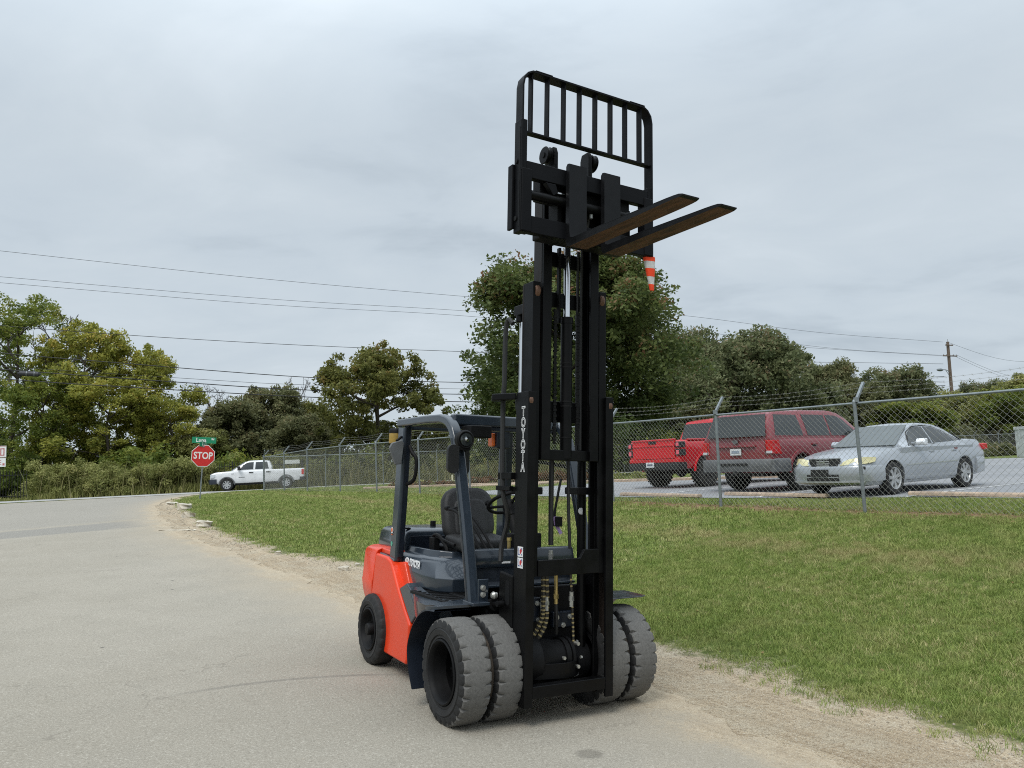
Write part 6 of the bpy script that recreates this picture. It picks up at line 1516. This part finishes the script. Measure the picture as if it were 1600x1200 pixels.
# mast lettering: letters stacked down the side of the rail
for k, chx in enumerate('TOYOTA'):
    z = 2.235 - k * .0815
    for (m, off, pr) in ((M_DECAL, .0042, 0.0), (M_BLACK, -.0026, .0012)):
        text_obj('lettering', chx, .098, m, fk, basis((.318, -.3887 - pr, z), (1, 0, 0), (0, 0, 1)), .0006, off, xs=.78)
P('warning_decal', MB().box(.268, .342, -.3905, -.3885, 1.185, 1.258).box(.268, .342, -.3905, -.3885, 1.105, 1.178), M_DECAL)
b = MB()
for z in (1.185, 1.105):
    b.box(.276, .300, -.3915, -.3905, z + .012, z + .020).box(.276, .282, -.3915, -.3905, z + .02, z + .062).box(.320, .334, -.3915, -.3905, z + .05, z + .064).box(.318, .328, -.3915, -.3905, z + .012, z + .022)
P('decal_print', b, M_DECALB)
b = MB()
for z in (1.185, 1.105): b.prism([(.300, z + .025), (.312, z + .02), (.33, z + .045), (.312, z + .06), (.298, z + .045)], 'Y', -.3918, -.3905)
P('decal_print', b, M_DECALR)

# --- carriage, backrest and forks
P('carriage_bar', MB().box(.545, .603, -.560, .560, 3.905, 4.030), M_BLACKC, .006)
P('carriage_bar', MB().box(.545, .603, -.560, .560, 3.497, 3.625), M_BLACKC, .006)
P('carriage_bar', MB().box(.42, .53, -.40, .40, 3.80, 4.00).box(.42, .53, -.40, .40, 3.50, 3.62), M_BLACK2, .01)
for y in (-.225, .225): P('carriage_upright', MB().box(.40, .53, y - .02, y + .02, 3.50, 4.05), M_BLACK2, .006)
P('carriage_back_plate', MB().box(.44, .455, -.23, .50, 3.62, 3.90), M_BLACK2, .004)
P('side_shift_mount', MB().box(.46, .545, .30, .42, 3.75, 3.93), M_BLACK2, .006)
P('side_shift_cylinder', MB().cyl((.57, -.52, 3.79), (.57, .45, 3.79), .036, n=16), M_BLACK)
P('side_shift_rod', MB().cyl((.585, -.30, 3.845), (.585, -.10, 3.845), .0105, n=10), M_CHROME)
P('side_shift_lug', MB().prism([(-.40, 3.90), (-.31, 3.90), (-.29, 3.84), (-.33, 3.81)], 'X', .56, .605), M_BLACKC, .004)
for sg in (-1, 1):
    P('carriage_side_plate', MB().box(.505, .603, min(sg * .560, sg * .612), max(sg * .560, sg * .612), 3.497, 4.34 if sg < 0 else 4.06), M_BLACKC, .006)
    P('carriage_outer_plate', MB().box(.455, .52, min(sg * .612, sg * .635), max(sg * .612, sg * .635), 3.53, 4.015), M_BLACKC, .005)
    P('side_plate_slot', MB().box(.575, .590, min(sg * .611, sg * .614), max(sg * .611, sg * .614), 3.53, 4.28), M_BLACK2)
    for z in (4.03, 3.60): P('bolt', MB().cyl((.545, sg * .61, z), (.545, sg * .622, z), .018, n=14), M_BLACK2)
    P('notch_block', MB().box(.575, .604, min(sg * .535, sg * .562), max(sg * .535, sg * .562), 3.62, 3.66).box(.575, .604, min(sg * .535, sg * .562), max(sg * .535, sg * .562), 3.77, 3.81), M_BLACKC, .003)
    P('backrest_base_plate', MB().box(.520, .612, min(sg * .52, sg * .605), max(sg * .52, sg * .605), 3.50, 3.97), M_BLACKC, .008)
fr = [(.562, -.602, 3.95), (.562, -.602, 4.60), (.562, -.590, 4.66), (.562, -.560, 4.700), (.562, -.52, 4.722), (.562, .52, 4.722), (.562, .56, 4.700), (.562, .590, 4.66), (.562, .602, 4.60), (.562, .602, 3.50)]
P('backrest_frame', MB().sweep(fr, [(-.0075, -.046), (.0075, -.046), (.0075, .046), (-.0075, .046)], up=(1, 0, 0)), M_BLACKC, .002, smooth=50)
P('backrest_rail', MB().box(.545, .598, -.593, .593, 4.244, 4.258), M_BLACKC, .002)
for y in (-.515, -.372, -.225, -.080, .068, .215, .360, .505): P('backrest_bar', MB().box(.535, .590, y - .0065, y + .0065, 4.258, 4.714), M_BLACKC, .002)
for y in (-.425, .455): P('backrest_gusset', MB().box(.525, .610, y - .075, y + .075, 4.727, 4.736), M_BLACKC, .003)
for i, (y0, y1) in enumerate(((-.222, -.066), (.098, .250))):
    prof = [(.604, 4.055), (.622, 4.072), (.648, 4.066), (.652, 3.56), (.66, 3.505), (.69, 3.492), (1.10, 3.486), (1.83, 3.462), (1.838, 3.452), (1.83, 3.444), (1.10, 3.440), (.66, 3.436), (.622, 3.445), (.604, 3.48)]
    b = MB(); n = len(prof)
    def tapery(x, y):
        c = (y0 + y1) / 2; t = max(0, (x - 1.62) / .22); return c + (y - c) * (1 - .14 * t ** 4) if x > 1.62 else y
    xs_extra = [1.66, 1.72, 1.78]
    top = [(.69, 3.492), (1.10, 3.486), (1.62, 3.469), (1.70, 3.467), (1.77, 3.465), (1.81, 3.463), (1.838, 3.456)]
    bot = [(1.838, 3.448), (1.81, 3.443), (1.77, 3.442), (1.70, 3.441), (1.62, 3.440), (1.10, 3.438), (.66, 3.434)]
    ring = prof[:5] + top + bot + prof[-2:]
    n = len(ring)
    V = [(x, tapery(x, y0), z) for x, z in ring] + [(x, tapery(x, y1), z) for x, z in ring]
    side = [tuple(range(n))[::-1], tuple(range(n, 2 * n))]
    bb = MB(); bb.add(V, side)
    for k in range(n):
        k2 = (k + 1) % n
        a, c = ring[k], ring[k2]
        under = a[1] < 3.4455 and c[1] < 3.4455
        bb.f.append([k, k2, n + k2, n + k]); bb.m.append(1 if under else 0)
    o = bb.build('fork', [M_FORKB, M_FORKU], fk, smooth=25)
    P('fork_hook', MB().box(.585, .612, y0 + .01, y1 - .01, 4.03, 4.062), M_FORKB, .006, o)
# chain pulleys above the carriage
for sg, y, z, bx in ((-1, -.245, 4.225, 1), (1, .185, 4.255, -1)):
    pu = P('chain_pulley', MB().lathe([(0, -.024), (.064, -.024), (.070, -.018), (.058, -.010), (.058, .010), (.070, .018), (.064, .024), (0, .024)], (.36, y, z), 'Y', 24), M_BLACK)
    P('pulley_hub', MB().cyl((.36, y - .032, z), (.36, y + .032, z), .022, n=12), M_BLACK2, 0, pu)
    yb = y + (.055 if sg < 0 else -.052)
    P('pulley_bracket', MB().prism([(.30, 3.98), (.42, 3.98), (.42, z + .02), (.40, z + .07), (.32, z + .07), (.30, z + .02)], 'Y', yb - .018, yb + .018).box(.30, .42, min(y, yb), max(y, yb), 4.06, 4.12), M_BLACK, .006)
for pts in ([(.50, -.105, 3.80), (.50, -.105, 3.62)], [(.51, .02, 3.83), (.515, .045, 3.72), (.51, .02, 3.62), (.50, -.04, 3.585)]):
    P('side_shift_hose', MB().tube(catmull(pts + [(pts[-1][0], pts[-1][1] - .02, pts[-1][2] - .06)], 5), .013, 8), M_BRAID if len(pts) > 2 else M_RUBHOSE)
P('hose_fitting', MB().cyl((.55, -.135, 3.70), (.55, -.135, 3.80), .016, n=10).cyl((.55, .045, 3.72), (.55, .045, 3.82), .016, n=10).cyl((.55, -.14, 3.60), (.55, -.14, 3.66), .02, n=8), M_ZINC)

# striped warning sock hanging from the carriage
fl = empty('striped_flag', FKM @ Matrix.Translation((.565, .590, 3.502)), 'orange and white striped warning flag hanging under the right end of the raised carriage', 'flag')
M_FLO = mat('fluorescent_orange_cloth', (.90, .065, .012), .7, var=.12, scale=20, bump=.2, bscale=30)
M_FLW = mat('reflective_white_cloth', (.62, .60, .60), .6, var=.2, scale=20, bump=.2, bscale=30)
zz = [0, -.035, -.09, -.155, -.215, -.262]
for k in range(5):
    rings = []
    for z in np.linspace(zz[k], zz[k + 1], 4):
        u = -z / .262; cy = .008 + .030 * u; ry = .050 * (1 - u) + .014 * u + .006; rx = .026 * (1 - u) + .012
        rings.append([(rx * math.cos(a) * (1 + .15 * math.sin(3 * a + 9 * z)), cy + ry * math.cos(a) * .0 + ry * math.sin(a), z) for a in np.linspace(0, 2 * PI, 15)[:-1]])
    MB().loft(rings, caps=(k == 4)).build('cloth_band', M_FLO if k % 2 == 0 else M_FLW, fl, smooth=60)
# ------------------------------------------------------------------ grass, gravel, rocks
HID = bpy.data.collections.new('scatter_sources')
def scatter(name, emitter, sources, smin, smax, seed, density_attr='dens', tilt=.25, kind='stuff'):
    col = bpy.data.collections.new(name + '_kinds')
    for s in sources: col.objects.link(s)
    ng = bpy.data.node_groups.new(name, 'GeometryNodeTree')
    ng.interface.new_socket('Geometry', in_out='INPUT', socket_type='NodeSocketGeometry'); ng.interface.new_socket('Geometry', in_out='OUTPUT', socket_type='NodeSocketGeometry')
    N = ng.nodes; gi, go_ = N.new('NodeGroupInput'), N.new('NodeGroupOutput')
    dp = N.new('GeometryNodeDistributePointsOnFaces'); dp.distribute_method = 'RANDOM'; dp.inputs['Seed'].default_value = seed
    na = N.new('GeometryNodeInputNamedAttribute'); na.data_type = 'FLOAT'; na.inputs['Name'].default_value = density_attr
    ci = N.new('GeometryNodeCollectionInfo'); ci.inputs['Collection'].default_value = col; ci.inputs['Separate Children'].default_value = True; ci.inputs['Reset Children'].default_value = True
    ip = N.new('GeometryNodeInstanceOnPoints'); ip.inputs['Pick Instance'].default_value = True
    rv = N.new('FunctionNodeRandomValue'); rv.data_type = 'FLOAT_VECTOR'; rv.inputs[0].default_value = (-tilt, -tilt, 0); rv.inputs[1].default_value = (tilt, tilt, 6.283); rv.inputs['Seed'].default_value = seed + 1
    rs_ = N.new('FunctionNodeRandomValue'); rs_.data_type = 'FLOAT'; rs_.inputs[2].default_value = smin; rs_.inputs[3].default_value = smax; rs_.inputs['Seed'].default_value = seed + 2
    L = ng.links.new
    L(gi.outputs[0], dp.inputs['Mesh']); L(na.outputs[0], dp.inputs['Density']); L(dp.outputs['Points'], ip.inputs['Points']); L(ci.outputs[0], ip.inputs['Instance'])
    L(rv.outputs[0], ip.inputs['Rotation']); L(rs_.outputs[1], ip.inputs['Scale']); L(ip.outputs[0], go_.inputs[0])
    o = bpy.data.objects.new(name, emitter); COL.objects.link(o)
    m = o.modifiers.new('scatter', 'NODES'); m.node_group = ng
    return tag(o, kind=kind)
def patch(name, s0, s1, ds_, q0, q1, dq, dens):
    sv_, qv_ = np.arange(s0, s1 + 1e-6, ds_), np.arange(q0, q1 + 1e-6, dq)
    S, Q = np.meshgrid(sv_, qv_, indexing='ij'); x, y = sq2xy(S, Q); z = tz(x, y) + .002
    ii = np.arange(S.size).reshape(S.shape); f = np.stack([ii[:-1, :-1], ii[:-1, 1:], ii[1:, 1:], ii[1:, :-1]], -1).reshape(-1, 4)
    me = np_mesh(name, np.stack([x, y, z], -1).reshape(-1, 3), f, None)
    at = me.attributes.new('dens', 'FLOAT', 'POINT'); at.data.foreach_set('value', dens(S, Q, x, y).ravel().astype(np.float32))
    return me
t = NT('grass_blades')
oi = t.t.nodes.new('ShaderNodeObjectInfo')
nA, nB = t.noise(.35, 5, .6), t.noise(2.2, 5, .65)
g = t.mix(t.ramp(oi.outputs['Random'], .1, .9), (.155, .218, .046), (.280, .330, .092))
g = t.mix(t.ramp(nB, .42, .70, 0, .45), g, (.36, .345, .14))
g = t.mix(t.ramp(t.math('ADD', oi.outputs['Random'], t.math('MULTIPLY', t.math('SUBTRACT', nA, .5), .8)), .86, .97, 0, .9), g, (.42, .38, .18))
qd = t.dot(N3)
g = t.mix(t.math('MULTIPLY', t.ramp(t.math('ABSOLUTE', t.math('SUBTRACT', t.math('ADD', qd, t.math('MULTIPLY', t.math('SUBTRACT', nA, .5), 2.0)), 9.9)), 0, .55, 1, 0), t.ramp(nB, .35, .6, .1, .7)), g, (.38, .32, .16))
M_GRASS = t.out(g, .7, spec=.2)
gr = random.Random(5)
def tuft(n, h, spread, w, lean):
    b = MB()
    for k in range(n):
        a = gr.uniform(0, 6.28); r = spread * gr.random() ** .5; x, y = r * math.cos(a), r * math.sin(a)
        hh = h * gr.uniform(.55, 1.15); ld = gr.uniform(0, 6.28); lx, ly = math.cos(ld) * lean * hh * gr.uniform(.3, 1.3), math.sin(ld) * lean * hh * gr.uniform(.3, 1.3)
        wa = gr.uniform(0, 3.14); wx, wy = math.cos(wa) * w, math.sin(wa) * w
        b.add([(x - wx, y - wy, -.01), (x + wx, y + wy, -.01), (x + wx * .7 + lx * .45, y + wy * .7 + ly * .45, hh * .6), (x - wx * .7 + lx * .45, y - wy * .7 + ly * .45, hh * .6), (x + lx, y + ly, hh)], [(0, 1, 2, 3), (3, 2, 4)])
    me = b.mesh('grass_tuft', M_GRASS, 0)
    return bpy.data.objects.new('grass_tuft', me)
near = [tuft(30, .042, .075, .0020, 1.1) for _ in range(5)] + [tuft(14, .062, .05, .0024, .8)]
farT = [tuft(26, .045, .13, .0045, 1.1) for _ in range(3)]
def dens_near(S, Q, x, y):
    e = Q - (edge_g(S) + wob(S, .13, 5, .5) + .12 * np.sin(S * 4 + Q * 7) * np.sin(Q * 5 - S * 2))
    pat = .5 + .5 * np.sin(x * 2.1 + 1.3 * np.sin(y * 1.7)) * np.sin(y * 2.6 + x * .7)
    d = 300 * np.clip((e + .28) / .55, 0, 1) ** 1.2 * (.75 + .4 * pat)
    d = d + 14 * np.exp(-((e + .25) / .25) ** 2)
    return np.where((Q > 12.0) & (Q < 12.35), 25, d)
def dens_far(S, Q, x, y):
    e = Q - edge_g(S)
    pat = .5 + .5 * np.sin(x * 1.3 + 1.1 * np.sin(y * 1.1)) * np.sin(y * 1.6 + x * .5)
    d = 85 * np.clip((e + .1) / .5, 0, 1) * (.75 + .4 * pat)
    d = np.where(Q > lot_q(S) - .25, 0, d)
    return np.where((Q > 11.95) & (Q < 12.4), 8, d)
scatter('lawn_grass', patch('lawn_grass', -4.0, 8.6, .1, 5.0, 14.0, .1, lambda S, Q, x, y: np.where(Q > lot_q(S) - .2, 0, dens_near(S, Q, x, y))), near, .65, 1.25, 3)
scatter('lawn_grass', patch('lawn_grass', 8.6, 30, .25, 4.3, 13.2, .2, dens_far), farT, .7, 1.25, 4)
scatter('lawn_grass', patch('lawn_grass', -22, -4.0, .4, 5.0, 14.0, .2, dens_far), farT, .7, 1.25, 14)
def dens_verge(S, Q, x, y):
    l = (x - LC[0]) * LN[0] + (y - LC[1]) * LN[1]
    return np.where((l > LW + .15) & (Q > edge_g(S) + .1) & ~((Q > lot_q(S) - .3) & (S < LOT_S[1] + .4)), 16, 0)
scatter('verge_grass', patch('verge_grass', 21.5, 60, .5, 5.5, 40, .5, dens_verge), farT, .8, 1.4, 6)
# clover-like white flower specks and fallen leaves on the lawn
M_LEAF = mat('fallen_leaf', (.30, .16, .075), .8, var=.6, scale=3)
def leaf_obj():
    s = gr.uniform(.018, .034)
    me = MB().add([(-s, 0, .004), (0, -s * .55, .012), (s, 0, .006), (0, s * .55, .014)], [(0, 1, 2), (0, 2, 3)]).mesh('leaf', M_LEAF, 0)
    return bpy.data.objects.new('leaf', me)
def dens_leaf(S, Q, x, y):
    return np.where(np.abs(Q - 12.2) < .5, 46.0, 0) * (S < 26) + np.where(Q > edge_g(S) + .2, 1.2, 0) * (Q < lot_q(S))
scatter('fallen_leaves', patch('fallen_leaves', -1.2, 27, .2, 5.2, 13.2, .15, dens_leaf), [leaf_obj() for _ in range(4)], .7, 1.4, 8, tilt=.5)
M_STONE = mat('limestone_gravel', (.40, .345, .265), .9, var=.5, scale=3)
def stone(seed, flat=.7):
    r = random.Random(seed); bm = bmesh.new(); bmesh.ops.create_icosphere(bm, subdivisions=1, radius=1)
    for v in bm.verts: v.co = Vector((v.co.x * r.uniform(.7, 1.2), v.co.y * r.uniform(.6, 1.1), v.co.z * flat * r.uniform(.6, 1.1)))
    me = bpy.data.meshes.new('stone'); bm.to_mesh(me); bm.free(); me.materials.append(M_STONE)
    return bpy.data.objects.new('stone', me)
def dens_gravel(S, Q, x, y):
    a = edge_a(S); g_ = edge_g(S)
    pat = np.clip(.5 + .7 * np.sin(S * 1.7 + np.sin(Q * 5)) * np.sin(Q * 4 + S * .6), 0, 1)
    inside = np.clip((Q - a + .25) / .3, 0, 1) * np.clip((g_ + .15 - Q) / .25, 0, 1)
    return inside * (60 + 420 * pat ** 2) + np.exp(-np.maximum(a - Q, 0) / .5) * (Q < a) * 14 + (Q < a) * 1.0
scatter('gravel', patch('gravel', -4.0, 13, .12, .2, 6.3, .1, dens_gravel), [stone(k) for k in range(5)], .0035, .015, 12, tilt=3)
scatter('gravel', patch('gravel', 13, 29, .2, 3.0, 6.4, .12, lambda S, Q, x, y: dens_gravel(S, Q, x, y) * .35), [stone(k + 9) for k in range(5)], .006, .022, 13, tilt=3)
# broken slabs of kerb stone along the grass edge
M_ROCK = mat('pale_broken_kerb', (.52, .47, .38), .9, var=.35, scale=5, bump=.6, bscale=25)
def rock(x, y, L, W_, h, rz, seed, label, tilt=.1, grp='pale rocks along the grass edge'):
    r = random.Random(seed); bm = bmesh.new(); bmesh.ops.create_cube(bm, size=1)
    bmesh.ops.subdivide_edges(bm, edges=bm.edges[:], cuts=2, use_grid_fill=True)
    for v in bm.verts:
        k = 1 - .22 * (abs(v.co.x) > .4) * (abs(v.co.y) > .4)
        v.co = Vector((v.co.x * L * k * r.uniform(.82, 1.1), v.co.y * W_ * k * r.uniform(.8, 1.1), v.co.z * h * r.uniform(.75, 1.15)))
    me = bpy.data.meshes.new('rock'); bm.to_mesh(me); bm.free(); me.materials.append(M_ROCK)
    o = bpy.data.objects.new('rock', me); COL.objects.link(o)
    o.matrix_world = Matrix.Translation((x, y, float(tz(x, y)) + h * .25)) @ Matrix.Rotation(rz, 4, 'Z') @ Matrix.Rotation(tilt, 4, 'X')
    return tag(o, label, 'rock', grp)
rock(-7.45, 18.6, .62, .34, .16, 2.1, 1, 'nearest of the pale kerb slabs, longest one, beside the lawn edge')
rock(-8.75, 20.8, .50, .30, .16, 2.3, 2, 'middle pale kerb slab of the three at the lawn edge')
rock(-9.95, 23.4, .75, .42, .20, 2.0, 3, 'farthest and bulkiest pale kerb slab near the corner')
rock(-11.3, 25.6, .70, .35, .07, 1.8, 4, 'low flat pale slab at the tip of the lawn below the stop sign')
rock(-7.80, 17.9, .95, .22, .035, 2.9, 6, 'thin pale sliver of broken slab lying on the dirt away from the grass', .05)
rock(-4.30, 14.05, .12, .09, .07, 1.0, 7, 'small lone pale stone at the ragged lawn edge behind the counterweight')
rock(-2.75, 12.35, .16, .11, .09, .4, 8, 'small pale stone in the dirt close behind the orange counterweight')
rock(-2.62, 12.75, .10, .08, .06, 1.4, 9, 'smallest pale stone in the dirt behind the orange counterweight')
